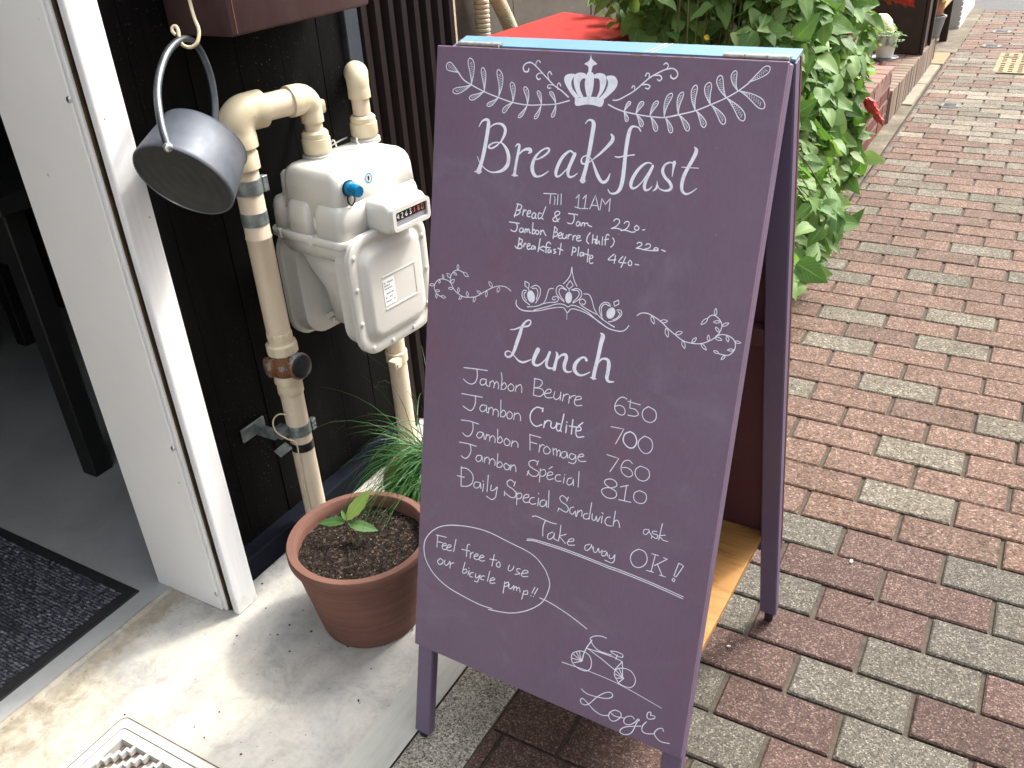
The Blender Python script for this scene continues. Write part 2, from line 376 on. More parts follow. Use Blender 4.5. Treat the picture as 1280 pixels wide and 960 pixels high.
# terracotta and soil
def terra(name, c):
    b = MB(name, 0.78, spec=0.25); wp = b.world(); col = b.ramp(b.noise(9, 7, 0.65, wp), [(0.3, tuple(x*0.8 for x in c)), (0.7, tuple(x*1.08 for x in c))])
    zz = b.mapped(wp, (1.5, 1.5, 55)); lines = b.noise(2.2, 4, 0.6, zz); col = b.mix(1.0, col, b.ramp(lines, [(0.35, g3(0.84)), (0.6, g3(1.03))]), 'MULTIPLY')
    b.col(col); b.bump(b.math('ADD', lines, b.noise(90, 4, 0.6, wp)), 0.3, 0.0015); return b.m
MAT['terra'] = terra('terracotta_brown', (0.165, 0.081, 0.060))
MAT['terra2'] = terra('terracotta_pale', (0.50, 0.24, 0.15))
b = MB('potting_soil', 0.95, spec=0.15); r = b.sep(b.voro(240, out='Color'))[0]
b.col(b.ramp(b.math('ADD', b.math('MULTIPLY', r, 0.75), b.math('MULTIPLY', b.noise(60, 4), 0.25)), [(0.1, (0.005, 0.0035, 0.0028)), (0.45, (0.014, 0.010, 0.008)), (0.75, (0.030, 0.021, 0.016)), (0.94, (0.12, 0.085, 0.06))])); b.bump(b.noise(150, 5, 0.7), 0.8, 0.006); MAT['soil'] = b.m
MAT['perlite'] = simple('pale_grit', (0.55, 0.48, 0.38, 1), 0.9, var=0.4, scale=120)
MAT['soilcrumb'] = simple('soil_crumb', (0.020, 0.0135, 0.010, 1), 0.95, var=0.6, scale=120)

# leaves
def leafm(name, dark, mid, light, rough=0.42, veins=True, transl=0.35):
    b = MB(name, rough, spec=0.35); uv = b.n('ShaderNodeUVMap').outputs[0]; U, V, _ = b.sep(uv); r = b.rnd()
    n_ = b.noise(14, 4, 0.6, b.world())
    col = b.ramp(b.math('ADD', b.math('MULTIPLY', r, 0.75), b.math('MULTIPLY', n_, 0.3)), [(0.1, dark), (0.55, mid), (0.95, light)])
    va = b.math('ABSOLUTE', b.math('SUBTRACT', V, 0.5))
    mid_ = b.ramp(va, [(0.0, g3(1)), (0.035, g3(0))])
    side = b.math('FRACT', b.math('MULTIPLY', b.math('SUBTRACT', U, b.math('MULTIPLY', va, 0.7)), 8.0))
    sv = b.ramp(b.math('ABSOLUTE', b.math('SUBTRACT', side, 0.5)), [(0.0, g3(1)), (0.09, g3(0))])
    vv = b.math('MAXIMUM', mid_, b.math('MULTIPLY', sv, 0.5))
    col = b.mix(b.math('MULTIPLY', vv, 0.45), col, tuple(min(1, x*1.35+0.03) for x in light))
    b.col(col); b.bump(b.math('SUBTRACT', b.noise(60, 3), vv), 0.3, 0.002)
    tr = b.n('ShaderNodeBsdfTranslucent'); b.l(b.mix(1.0, col, (1.25, 1.35, 0.6, 1), 'MULTIPLY'), tr.inputs[0])
    mx = b.n('ShaderNodeMixShader'); mx.inputs[0].default_value = transl
    b.l(b.b.outputs[0], mx.inputs[1]); b.l(tr.outputs[0], mx.inputs[2]); b.l(mx.outputs[0], b.t.nodes['Material Output'].inputs[0])
    return b.m
MAT['leaf'] = leafm('bush_leaf', (0.050, 0.125, 0.030), (0.125, 0.235, 0.066), (0.25, 0.36, 0.135), rough=0.55)
MAT['seedleaf'] = leafm('seedling_leaf', (0.035, 0.10, 0.022), (0.06, 0.145, 0.03), (0.14, 0.24, 0.07))
MAT['spotleaf'] = leafm('spotted_leaf', (0.10, 0.22, 0.045), (0.17, 0.28, 0.06), (0.32, 0.38, 0.12))
MAT['blade'] = leafm('grass_blade', (0.014, 0.055, 0.012), (0.030, 0.105, 0.022), (0.10, 0.22, 0.075), veins=False, transl=0.25)
MAT['stem'] = simple('green_brown_stem', (0.10, 0.085, 0.03, 1), 0.7, var=0.3, scale=60)
MAT['redbract'] = simple('red_bract', (0.40, 0.028, 0.022, 1), 0.5, var=0.35, scale=90)
MAT['yellow'] = simple('yellow_flower', (0.6, 0.45, 0.03, 1), 0.5, var=0.2, scale=90)
MAT['paleplant'] = leafm('pale_foliage', (0.25, 0.33, 0.05), (0.36, 0.44, 0.09), (0.5, 0.52, 0.16))

# planter bricks etc
def brickm(name, c, var=0.25):
    b = MB(name, 0.85, spec=0.2); wp = b.world(); r = b.rnd()
    col = b.ramp(b.math('ADD', b.math('MULTIPLY', r, 0.7), b.math('MULTIPLY', b.noise(20, 5, 0.7, wp), 0.3)), [(0.1, tuple(x*(1-var) for x in c)), (0.9, tuple(min(1, x*(1+var)) for x in c))])
    b.col(col); b.bump(b.noise(90, 5, 0.7, wp), 0.5, 0.002); return b.m
MAT['brick'] = brickm('dark_red_brick', (0.135, 0.050, 0.042))
MAT['brickcap'] = brickm('pinkish_brick_cap', (0.20, 0.120, 0.098), 0.2)
MAT['bricktan'] = brickm('tan_soldier_brick', (0.18, 0.135, 0.105), 0.2)
MAT['mortar'] = simple('mortar', (0.22, 0.19, 0.155, 1), 0.95, var=0.25, scale=50, bump=0.5)
b = MB('red_cabinet_paint', 0.5, spec=0.25); b.col(b.ramp(b.noise(4, 6, 0.6), [(0.3, (0.44, 0.030, 0.028)), (0.7, (0.49, 0.042, 0.036))])); b.bump(b.noise(60, 4), 0.05, 0.001); MAT['redcab'] = b.m
b = MB('weathered_board_wall', 0.8, spec=0.2); wp = b.world(); b.col(b.ramp(b.noise(3, 7, 0.7, b.mapped(wp, (1, 1, 3))), [(0.3, (0.075, 0.065, 0.055)), (0.6, (0.115, 0.10, 0.085)), (0.75, (0.16, 0.14, 0.12))])); b.bump(b.noise(40, 5), 0.3, 0.002); MAT['oldwall'] = b.m
b = MB('peeling_plaster', 0.85, spec=0.2); wp = b.world(); f = b.noise(9, 7, 0.7, wp, 0.8)
b.col(b.ramp(f, [(0.40, (0.07, 0.04, 0.035)), (0.44, (0.42, 0.33, 0.23)), (0.7, (0.52, 0.43, 0.31))])); b.bump(f, 0.6, 0.006); MAT['plaster'] = b.m
MAT['conduit'] = simple('cream_conduit', (0.44, 0.40, 0.29, 1), 0.5, var=0.1)
MAT['darkwood'] = simple('dark_brown_board', (0.030, 0.018, 0.013, 1), 0.5, var=0.25, scale=18)
MAT['midwood'] = simple('orange_brown_wood', (0.33, 0.16, 0.06, 1), 0.6, var=0.25, scale=14)
MAT['whiteplastic'] = simple('white_plastic_pot', (0.70, 0.70, 0.66, 1), 0.4, var=0.06)
MAT['greyplastic'] = simple('grey_plastic_bucket', (0.22, 0.23, 0.25, 1), 0.5, var=0.12)
MAT['creamball'] = simple('cream_stone', (0.62, 0.52, 0.38, 1), 0.7, var=0.12)
MAT['whitewall'] = simple('white_wash', (0.42, 0.415, 0.40, 1), 0.7, var=0.08)
MAT['bamboo'] = simple('weathered_bamboo', (0.30, 0.28, 0.24, 1), 0.8, var=0.3)
b = MB('asphalt', 0.9, spec=0.2); b.col(b.ramp(b.noise(60, 4, 0.7), [(0.3, g3(0.06)), (0.7, g3(0.11))])); b.bump(b.noise(180, 4), 0.5, 0.003); MAT['asphalt'] = b.m
MAT['render'] = simple('beige_render', (0.52, 0.50, 0.45, 1), 0.9, var=0.10, scale=3, bump=0.2, bscale=60)
MAT['tactile'] = simple('yellow_tactile', (0.20, 0.165, 0.095, 1), 0.85, var=0.2, scale=20)
MAT['iron'] = simple('manhole_iron', (0.10, 0.105, 0.11, 1), 0.5, 0.6, var=0.35, scale=60)
MAT['pebble'] = simple('pebble', (0.55, 0.52, 0.46, 1), 0.8, var=0.3, scale=60)
MAT['grate'] = simple('pale_grate', (0.47, 0.465, 0.44, 1), 0.5, var=0.08, scale=14)
MAT['gratepit'] = simple('grate_pit', (0.30, 0.235, 0.18, 1), 0.95, var=0.5, scale=40, bump=0.6)
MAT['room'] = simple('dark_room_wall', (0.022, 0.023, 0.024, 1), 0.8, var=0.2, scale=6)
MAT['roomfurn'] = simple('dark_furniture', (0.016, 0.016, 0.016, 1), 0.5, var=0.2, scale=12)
MAT['roompale'] = simple('grey_step', (0.20, 0.20, 0.195, 1), 0.7, var=0.2, scale=14)

# sandwich board paint
def boardpaint(name, c, rough, smudge):
    b = MB(name, rough, spec=0.4); tc = b.coord()
    col = b.ramp(b.noise(3.5, 6, 0.6), [(0.3, tuple(x*0.9 for x in c)), (0.7, tuple(x*1.07 for x in c))])
    fib = b.noise(5, 4, 0.6, b.mapped(tc, (60, 60, 4))); col = b.mix(1.0, col, b.ramp(fib, [(0.3, g3(0.95)), (0.7, g3(1.04))]), 'MULTIPLY')
    if smudge:
        sm = b.ramp(b.noise(4.5, 7, 0.72, b.mapped(tc, (1, 1, 1.4)), 1.2), [(0.52, g3(0)), (0.75, g3(1))]); col = b.mix(b.math('MULTIPLY', sm, 0.22), col, (0.30, 0.30, 0.36, 1))
        rd = b.ramp(b.noise(6, 6, 0.7, b.mapped(tc, (1.6, 1.6, 1)), 0.8), [(0.55, g3(0)), (0.72, g3(1))]); col = b.mix(b.math('MULTIPLY', rd, 0.28), col, (0.20, 0.065, 0.095, 1))
        ds = b.ramp(b.noise(260, 2, 0.5), [(0.74, g3(0)), (0.79, g3(1))]); col = b.mix(b.math('MULTIPLY', ds, 0.3), col, (0.4, 0.38, 0.42, 1))
    b.col(col); b.bump(b.math('ADD', b.noise(180, 4, 0.6), b.math('MULTIPLY', fib, 0.6)), 0.12, 0.001); return b.m
MAT['board'] = boardpaint('purple_board_paint', (0.150, 0.102, 0.160), 0.55, True)
MAT['stile'] = boardpaint('purple_frame_paint', (0.125, 0.094, 0.155), 0.45, False)
MAT['inner'] = boardpaint('maroon_inner_paint', (0.085, 0.028, 0.034), 0.6, False)
b = MB('pale_blue_top', 0.45); b.col(b.ramp(b.noise(12, 5, 0.6), [(0.3, (0.105, 0.215, 0.32)), (0.7, (0.13, 0.25, 0.36))])); MAT['bluetop'] = b.m
MAT['ruststreak'] = simple('rust_streak', (0.10, 0.040, 0.026, 1), 0.8, var=0.4, scale=60)
MAT['barewood'] = simple('bare_wood_chip', (0.26, 0.15, 0.11, 1), 0.7, var=0.2)
b = MB('plywood', 0.6, spec=0.3); tc = b.coord(); gr = b.noise(2.2, 7, 0.65, b.mapped(tc, (2, 9, 1)), 1.6)
b.col(b.ramp(gr, [(0.32, (0.17, 0.075, 0.022)), (0.46, (0.33, 0.165, 0.05)), (0.7, (0.41, 0.225, 0.075))])); b.bump(gr, 0.1, 0.001); MAT['ply'] = b.m
b = MB('white_paint_marker', 0.6, spec=0.3); tc = b.coord()
b.col(b.ramp(b.noise(120, 4, 0.7, tc), [(0.22, (0.58, 0.60, 0.68)), (0.5, (0.80, 0.83, 0.93))])); MAT['chalk'] = b.m

CHALK = {
'title': """S -1583,10160,11 -1544,10226,20 -1484,10256,31 -1444,10240,44 -1440,10178,53 -1454,10050,53 -1481,9870,54 -1511,9726,51 -1539,9633,60 -1552,9590,77
L -1612,9580,17 -1509,9586,17
S -1423,10154,11 -1372,10195,17 -1297,10220,22 -1220,10207,36 -1179,10154,41 -1188,10085,38 -1228,10006,22 -1250,9986,14
S -1250,9986,11 -1326,9979,17 -1393,9948,25 -1417,9911,25 -1367,9903,22 -1293,9944,19 -1242,9986,14 -1187,9960,28 -1128,9889,47 -1102,9803,52 -1115,9713,53 -1178,9643,42 -1268,9608,25 -1361,9599,17 -1457,9634,14 -1541,9704,11 -1585,9777,11
S -1012,9956,11 -985,9987,19 -954,9974,35 -962,9892,38 -982,9764,38 -995,9636,41 -996,9598,47
L -1034,9592,17 -954,9595,19
S -946,9868,16 -897,9916,24 -840,9940,35 -795,9938,46 -781,9915,40 -813,9890,16
S -741,9815,14 -668,9832,19 -585,9877,24 -525,9932,29 -518,9969,26 -558,9975,19 -634,9934,21 -707,9853,35 -739,9763,49 -737,9688,52 -702,9629,43 -650,9615,24 -579,9641,19 -503,9697,11
S -163,9941,18 -201,9971,23 -249,9957,29 -326,9877,42 -379,9761,45 -394,9685,43 -376,9644,27 -321,9668,19 -230,9764,13
S -149,9942,47 -183,9854,47 -216,9765,45 -223,9691,39 -191,9657,29 -137,9675,18 -91,9714,10
S -42,10315,10 -6,10357,18 42,10357,30 71,10318,53 68,10235,53 56,10092,53 39,9935,49 19,9789,49 -4,9677,54 -9,9633,73
L -45,9628,16 29,9631,16
S 315,10218,17 343,10187,40 337,10140,45 288,10077,38 216,9999,30 142,9933,20 79,9879,13 14,9843,18 -34,9838,23 -52,9872,21 -35,9916,15 17,9939,13 53,9925,10 91,9892,15 142,9801,31 193,9710,43 247,9649,38 295,9648,36 331,9688,30 353,9756,10
S 695,10283,17 667,10318,17 620,10331,19 576,10322,32 550,10268,46 537,10157,49 531,10040,47 530,9934,47 531,9816,50 526,9685,50 504,9586,45 457,9533,28 397,9520,20 361,9540,15 348,9563,13
S 397,9963,12 442,9959,17 525,9981,15 646,10006,15
S 883,9922,12 843,9932,17 787,9912,24 713,9835,37 659,9735,42 642,9661,42 660,9616,30 711,9627,22 781,9700,15 845,9813,12
S 898,9900,31 869,9827,39 834,9741,42 819,9657,39 837,9612,30 881,9623,20 915,9662,10
S 1161,9966,43 1157,9902,26 1154,9804,7
S 1169,9950,12 1105,9961,17 1047,9926,26 1028,9855,36 1065,9789,34 1128,9738,36 1161,9683,36 1134,9643,29 1072,9632,19 1006,9654,12 970,9732,7
S 934,9611,7 974,9651,27 978,9721,7
S 1380,10164,7 1410,10120,44 1381,10027,42 1334,9920,40 1298,9825,43 1285,9720,40 1302,9652,33 1350,9623,24 1408,9647,17 1472,9700,9
L 1258,9922,9 1461,9931,9""",
'laurel': """S -1940,10806,17 -1865,10730,14 -1744,10674,14 -1538,10600,14 -1313,10540,14 -1092,10493,13 -870,10477,13 -669,10493,13 -472,10515,13 -288,10568,15
T -1941 10812 -2139 10902 103 0 11
T -1736 10675 -1777 10998 90 -19 11
T -1729 10675 -2022 10571 76 14 11
T -1531 10606 -1576 10891 66 -11 11
T -1538 10600 -1757 10500 62 11 11
T -1313 10546 -1338 10878 79 -35 11
T -1313 10540 -1477 10431 52 11 11
T -1093 10499 -1129 10736 67 -16 11
T -1092 10493 -1232 10361 56 -11 11
T -877 10479 -934 10692 60 -19 11
T -877 10477 -996 10316 42 11 11
T -676 10496 -740 10655 47 -10 10
T -676 10492 -757 10318 44 10 10
T -472 10515 -566 10654 44 -13 10
T -471 10513 -513 10355 44 10 10
S 242,10556,15 331,10522,15 433,10495,15 597,10472,14 765,10459,14 966,10459,14 1128,10497,14
T 458 10497 523 10606 39 7 12
T 452 10494 507 10380 44 7 12
T 610 10473 688 10616 51 10 12
T 617 10468 706 10338 51 10 12
T 790 10463 869 10635 50 12 11
T 796 10461 892 10299 54 10 11
T 971 10465 1029 10733 61 26 11
T 984 10461 1080 10296 53 9 11
S 996,10465,14 1133,10501,14 1332,10559,14 1500,10634,13 1674,10721,13 1800,10801,13 1910,10893,13
T 1139 10505 1160 10754 56 23 11
T 1145 10502 1284 10335 60 12 11
T 1337 10563 1305 10838 66 25 11
T 1350 10559 1473 10390 63 11 11
T 1505 10640 1456 10874 81 22 11
T 1517 10633 1697 10442 70 16 11
T 1679 10723 1568 10954 75 22 11
T 1686 10719 1914 10496 83 18 11
T 1796 10808 1736 11012 66 26 10
T 1816 10804 2121 10646 93 20 10
T 1904 10898 2115 11069 81 -6 10""",
'crown': """S -306,10608,18 -402,10673,15 -505,10726,13 -596,10791,13 -702,10874,13 -794,10945,13 -869,10983,16 -940,10968,16 -973,10925,16 -954,10877,18 -903,10875,18 -892,10911,16
S -794,10940,10 -791,10992,10 -757,11011,10 -734,10989,13
S -695,10868,10 -751,10859,10 -776,10823,13 -745,10789,16 -717,10802,13
S -588,10786,10 -616,10854,10 -591,10891,13 -560,10857,13
S -534,10736,10 -598,10732,10 -601,10697,13 -559,10699,13
S -460,10687,10 -471,10739,10 -446,10764,13 -422,10730,13
F -207,10591 -291,10668 -362,10757 -385,10814 -365,10859 -305,10879 -236,10874 -263,10832 -281,10779 -253,10705 -162,10617
F -162,10615 -227,10718 -251,10798 -242,10868 -177,10899 -95,10886 -83,10836 -130,10833 -165,10779 -150,10699 -101,10619
F -46,10613 -82,10703 -99,10795 -76,10899 -37,10914 10,10892 22,10801 18,10709 -6,10621
F 74,10626 106,10703 104,10783 85,10839 24,10847 13,10880 77,10906 158,10893 183,10844 184,10776 153,10694 101,10622
F 109,10617 180,10696 210,10777 205,10822 180,10872 251,10887 305,10867 335,10812 318,10749 266,10690 163,10603
F -214,10593 -81,10622 40,10630 173,10613 152,10524 50,10536 -58,10537 -193,10513
F -49,11115 -30,11060 43,11007 -11,10981 -27,10907 -63,10905 -70,10973 -127,11001 -64,11041
S 298,10609,15 360,10616,15 446,10661,14 566,10736,14 657,10819,14 748,10896,14 864,10962,14 934,10990,14 1006,11001,14 1061,10971,14 1071,10923,14 1033,10891,18 994,10908,16 991,10930,11
S 934,10992,12 948,11031,11 920,11057,14 891,11039,14
S 790,10914,12 858,10918,14 884,10886,16 859,10860,16 832,10873,14
S 725,10883,12 726,10928,12 694,10934,14 679,10903,14
S 634,10801,12 709,10811,14 748,10796,14 733,10764,16 695,10771,14
S 560,10730,12 561,10774,12 540,10787,14 524,10763,14""",
'breakfast_menu': """L -547,9414,11 -363,9428,11
L -443,9416,11 -446,9295,11
L -385,9386,13 -380,9379,13
L -375,9363,11 -380,9291,11
L -338,9423,11 -335,9296,11
L -293,9438,11 -284,9302,11
L -79,9407,11 -40,9462,11 -41,9294,11
L -84,9298,11 -1,9287,11
L 18,9413,11 60,9467,11 51,9296,11
L 15,9292,11 98,9299,11
L 124,9299,11 186,9474,11 249,9302,11
L 145,9349,11 223,9350,11
L -914,9239,15 -957,9060,15
S -931,9234,15 -861,9223,15 -869,9174,15 -924,9152,15
S -924,9152,15 -878,9153,15 -881,9119,15 -925,9089,15 -959,9084,15
L -823,9174,15 -834,9095,15
S -832,9139,15 -800,9170,15 -783,9165,15
S -762,9124,15 -724,9143,15 -721,9168,15 -749,9169,15 -768,9128,15 -760,9095,15 -720,9095,15
S -640,9144,14 -674,9149,15 -694,9113,15 -685,9080,15 -652,9089,15 -640,9139,14
S -636,9140,14 -642,9100,15 -624,9083,15
S -557,9154,14 -591,9160,14 -604,9115,14 -590,9083,14 -564,9100,14
L -501,9248,14 -552,9097,14 -524,9086,14
S -303,9081,14 -347,9147,14 -362,9184,14 -332,9214,14 -293,9207,14 -301,9177,14 -347,9147,14 -382,9109,14 -369,9082,14 -331,9087,14 -285,9127,14
L -166,9206,14 -35,9206,14
S -88,9204,14 -79,9144,14 -98,9094,14 -135,9081,14 -170,9089,14
S 1,9116,14 -26,9122,14 -45,9091,14 -31,9066,14 -6,9077,14 7,9112,14 16,9075,14
L 38,9116,14 32,9073,14
S 34,9102,14 64,9120,14 74,9078,14
S 74,9107,14 111,9121,14 125,9095,14 173,9084,14
L -1026,8987,15 -876,8987,15
S -922,8986,15 -901,8939,15 -920,8882,15 -959,8872,15 -999,8885,15
S -820,8930,15 -854,8926,15 -865,8895,15 -844,8873,15 -817,8891,15 -811,8927,15 -803,8883,15
L -780,8926,15 -782,8877,15
S -781,8911,15 -758,8931,15 -749,8891,15
S -749,8920,15 -724,8933,15 -712,8891,15 -697,8888,15
L -671,9023,15 -670,8877,15
S -671,8916,15 -645,8939,15 -625,8908,15 -646,8883,15 -668,8884,15
S -605,8935,15 -625,8908,15 -606,8883,15 -579,8890,15 -572,8920,15 -600,8936,15
L -544,8943,15 -545,8884,15
S -545,8918,15 -511,8945,14 -492,8916,14 -464,8881,14
L -346,9018,14 -359,8861,14
S -351,9012,14 -311,8989,14 -318,8954,14 -356,8944,14
S -356,8944,14 -304,8942,14 -308,8902,14 -356,8886,14
S -283,8906,14 -244,8921,14 -243,8950,14 -273,8941,14 -285,8896,14 -261,8875,14 -219,8891,14
S -219,8944,14 -225,8895,14 -202,8881,14 -176,8897,14 -164,8937,14 -165,8893,14
L -140,8940,14 -143,8887,14
S -142,8916,14 -121,8943,14 -100,8943,14
L -72,8935,14 -74,8879,14
S -73,8916,14 -51,8940,14 -33,8939,14
S -21,8909,14 20,8924,14 23,8948,14 -8,8944,14 -22,8899,14 4,8879,14 45,8894,14
S 160,9005,14 129,8953,14 124,8896,14 154,8867,14
L 204,8987,14 203,8878,14
L 263,8981,14 258,8877,14
L 205,8931,14 260,8934,14
L -856,8802,15 -873,8655,15
S -866,8786,15 -814,8778,15 -822,8737,15 -866,8716,15
S -916,8684,15 -885,8658,15 -822,8667,15 -814,8709,15 -866,8716,15
L -776,8739,15 -787,8692,15
S -782,8718,15 -753,8742,15
S -727,8706,15 -694,8721,15 -696,8745,15 -724,8736,15 -734,8695,15 -713,8668,15 -669,8685,15
S -632,8725,15 -660,8716,15 -663,8681,15 -634,8685,15 -615,8722,15 -608,8684,15
L -546,8831,15 -564,8660,15
L -487,8743,15 -557,8706,15 -476,8678,15
S -385,8785,14 -415,8805,14 -446,8776,15 -447,8663,15
L -481,8732,15 -386,8736,15
S -395,8710,15 -417,8702,15 -414,8668,15 -392,8676,15 -373,8708,15 -372,8674,15
S -308,8728,14 -335,8719,14 -322,8701,14 -299,8690,14 -330,8670,14
L -234,8816,14 -245,8668,14
L -277,8747,14 -200,8729,14
L -58,8793,14 -69,8685,14
S -63,8792,14 -19,8779,14 -25,8740,14 -68,8729,14
L 22,8805,14 17,8693,14
S 81,8746,14 51,8732,14 54,8694,14 85,8708,14 92,8743,14 102,8703,14
L 265,9304,11 278,9449,11 332,9377,11 389,9462,11 391,9302,11
S 466,9191,13 493,9222,13 537,9217,13 542,9178,13 498,9127,13 445,9097,13
S 445,9097,13 518,9110,13 582,9099,13
S 609,9181,13 631,9206,13 668,9206,13 672,9167,13 641,9118,13 577,9087,13
S 576,9092,13 643,9101,13 718,9089,13 766,9101,13
S 774,9180,13 753,9155,13 763,9123,13 799,9128,13 808,9157,13 774,9180,13
L 859,9134,13 888,9142,13
S 273,8930,13 246,8921,13 246,8886,13 272,8884,13 293,8922,13 304,8883,13
L 338,8980,13 340,8876,13
S 423,9009,13 397,9017,13 382,8980,13 383,8882,13
L 367,8944,13 422,8963,13
S 476,8984,13 501,8951,13 490,8898,13 461,8867,13
S 807,8960,13 829,8980,13 866,8974,13 863,8946,13 802,8903,13
S 802,8903,13 862,8906,13 887,8898,13
S 922,8960,13 950,8981,13 982,8968,13 974,8934,13 899,8900,13
S 899,8900,13 984,8901,13 1090,8914,13
S 1045,8944,13 1032,8920,13 1060,8918,13 1088,8928,13 1074,8946,13 1045,8944,13
L 1133,8931,13 1182,8919,13
L 156,8797,13 160,8634,14
L 101,8731,14 182,8725,13
S 187,8679,13 228,8697,13 221,8725,13 193,8715,13 186,8661,13 203,8623,13 241,8634,13
S 517,8787,13 444,8706,13 550,8722,13
L 538,8773,13 530,8673,13
S 638,8776,13 590,8700,13 690,8703,13
L 675,8776,13 629,8636,13
S 740,8746,13 719,8714,13 729,8681,13 760,8685,13 764,8721,13 741,8743,13
L 813,8705,13 860,8704,13""",
'tiara': """L -726,8238,12 -658,8218,11 -667,8148,12 -724,8180,12 -726,8238,12
L -667,8148,12 -658,8130,12
F -562,8068 -556,8032 -562,8000 -579,7976 -604,7967 -631,7974 -656,7995 -673,8027 -679,8063 -673,8096 -655,8120 -631,8129 -603,8122 -579,8100
S -691,8117,12 -741,8109,12 -756,8044,12 -723,7981,12 -629,7932,12
S -699,8098,12 -723,8071,12 -719,8030,12 -684,7981,12
S -630,8168,11 -558,8212,11 -491,8178,11 -486,8091,11 -540,7973,12
S -607,8159,11 -546,8169,11 -519,8113,11 -534,8022,11
S -293,8212,11 -352,8195,11 -375,8124,11 -392,8053,11 -431,7985,11 -533,7930,12 -662,7899,12
S -453,7975,11 -343,8015,11 -240,8040,11 -206,8079,11 -232,8115,11 -283,8102,11 -295,8070,11 -265,8062,11 -251,8081,11
S -153,8298,11 -94,8371,11 -60,8442,11 -52,8535,11
S -52,8535,11 -32,8447,11 2,8360,11 44,8299,11
L -59,8357,11 -7,8300,11 -67,8243,11 -107,8276,11 -59,8357,11
L -64,8244,11 -57,8218,11
F -10,8138 -13,8104 -26,8076 -45,8058 -67,8055 -87,8068 -102,8093 -108,8125 -105,8159 -92,8188 -73,8205 -51,8208 -31,8195 -16,8170
S -102,8224,17 -187,8270,11 -243,8233,11 -244,8160,11 -186,8103,11 -116,8062,11
S -109,8223,11 -177,8238,11 -210,8192,11 -174,8125,11 -125,8080,11
S -23,8238,17 47,8269,11 110,8247,11 121,8183,11 76,8122,11 9,8070,11
S 0,8235,11 57,8245,11 89,8210,11 66,8154,11 7,8083,11
S -839,7961,12 -833,7893,15 -759,7844,15 -649,7843,15 -468,7883,11 -336,7934,11 -189,7978,11 -115,7981,11 -59,7931,11 -12,7986,11 75,7995,11 223,7969,11 372,7910,14 537,7836,14 693,7824,13 773,7855,11 820,7923,11
S -559,7873,12 -382,7946,11 -223,8016,11 -120,8027,11 -59,8007,11 -3,8039,11 100,8033,11 250,7981,11 403,7890,11 566,7828,11
L -64,7937,7 -60,7836,6
S 154,8215,11 225,8221,11 275,8157,11 322,8047,11 410,7957,11 530,7900,11 625,7866,16
S 365,7982,11 216,8028,11 117,8076,11 105,8127,11 154,8146,11 190,8116,11 168,8079,11 138,8087,11
F 612,8027 597,7995 574,7972 547,7962 523,7967 504,7985 497,8014 501,8048 516,8079 539,8102 566,8112 591,8107 609,8089 616,8060
S 544,8124,11 508,8162,11 432,8148,11 391,8073,11 413,7997,11 455,7939,11
S 526,8123,11 461,8138,11 418,8078,11 437,7975,11
S 634,8091,11 689,8094,11 703,8038,11 635,7960,11 535,7917,11
S 650,8074,11 681,8047,11 646,7988,11 594,7955,11
L 582,8185,11 644,8222,11 653,8172,11 595,8133,11 582,8185,11""",
'left_vine': """S -934,8069,10 -1016,8110,10 -1112,8108,10 -1221,8069,10 -1361,7982,11 -1487,7897,11 -1618,7864,11 -1719,7863,11 -1841,7921,11 -1905,8003,11 -1950,8039,11 -2036,8053,11 -2121,8032,11 -2179,7972,11 -2193,7898,11 -2155,7831,11 -2092,7799,11 -2049,7795,11
S -1924,8029,11 -1920,8115,11 -1873,8187,11 -1799,8219,11 -1714,8198,11
t -1808 8225 -1808 8295 34 0 9
t -1714 8198 -1628 8155 46 0 9
t -1872 8173 -1823 8145 31 0 9
t -1919 8094 -1989 8140 46 0 9
t -1914 8016 -1858 8075 43 0 9
t -2045 8059 -2056 8115 28 0 9
t -2104 8028 -2110 7981 28 0 9
t -2195 7948 -2273 7928 35 0 9
t -2165 7866 -2096 7871 32 0 9
t -2154 7824 -2151 7759 32 0 9
t -2075 7802 -1992 7794 38 0 9
t -1876 7944 -1953 7935 34 0 9
t -1781 7903 -1780 7975 34 0 9
t -1719 7863 -1767 7805 31 0 9
t -1619 7874 -1640 7945 37 0 9
t -1496 7895 -1523 7812 37 0 9
t -1401 7954 -1476 7976 33 0 8
t -1314 8004 -1321 7918 33 0 8
t -1230 8074 -1291 8141 42 0 8
t -1118 8093 -1145 8016 41 0 8""",
'right_vine': """S 914,8071,12 961,8109,12 1040,8124,12 1123,8103,12 1236,8054,12 1337,7984,12 1436,7927,11 1548,7872,11 1665,7861,11 1778,7880,11 1872,7931,11 1939,7988,11 1985,8059,11 2003,8144,11 1969,8211,11 1901,8254,11 1852,8245,11 1820,8208,11
S 1948,8009,11 2018,8041,11 2105,8040,11 2171,8004,11 2198,7947,11 2190,7877,11 2139,7810,11 2079,7798,11 2009,7802,11
t 1104 8099 1151 8006 41 0 9
t 1229 8053 1322 8077 39 0 9
t 1311 7985 1351 7875 44 0 9
t 1442 7934 1527 7976 41 0 9
t 1541 7871 1584 7777 41 0 9
t 1664 7870 1712 7943 35 0 9
t 1778 7880 1857 7814 35 0 9
t 1870 7928 1855 8003 32 0 9
t 1939 7988 2028 7975 39 0 9
t 1978 8064 1930 8117 32 0 9
t 2003 8144 2082 8195 32 0 9
t 1977 8194 1894 8172 32 0 9
t 1907 8255 1900 8343 32 0 9
t 1820 8205 1748 8113 39 0 9
t 2081 8035 2106 7966 32 0 9
t 2180 7987 2259 7987 29 0 9
t 2189 7883 2111 7869 27 0 9
t 2097 7795 2053 7735 27 0 9
t 2009 7806 1947 7823 32 0 9""",
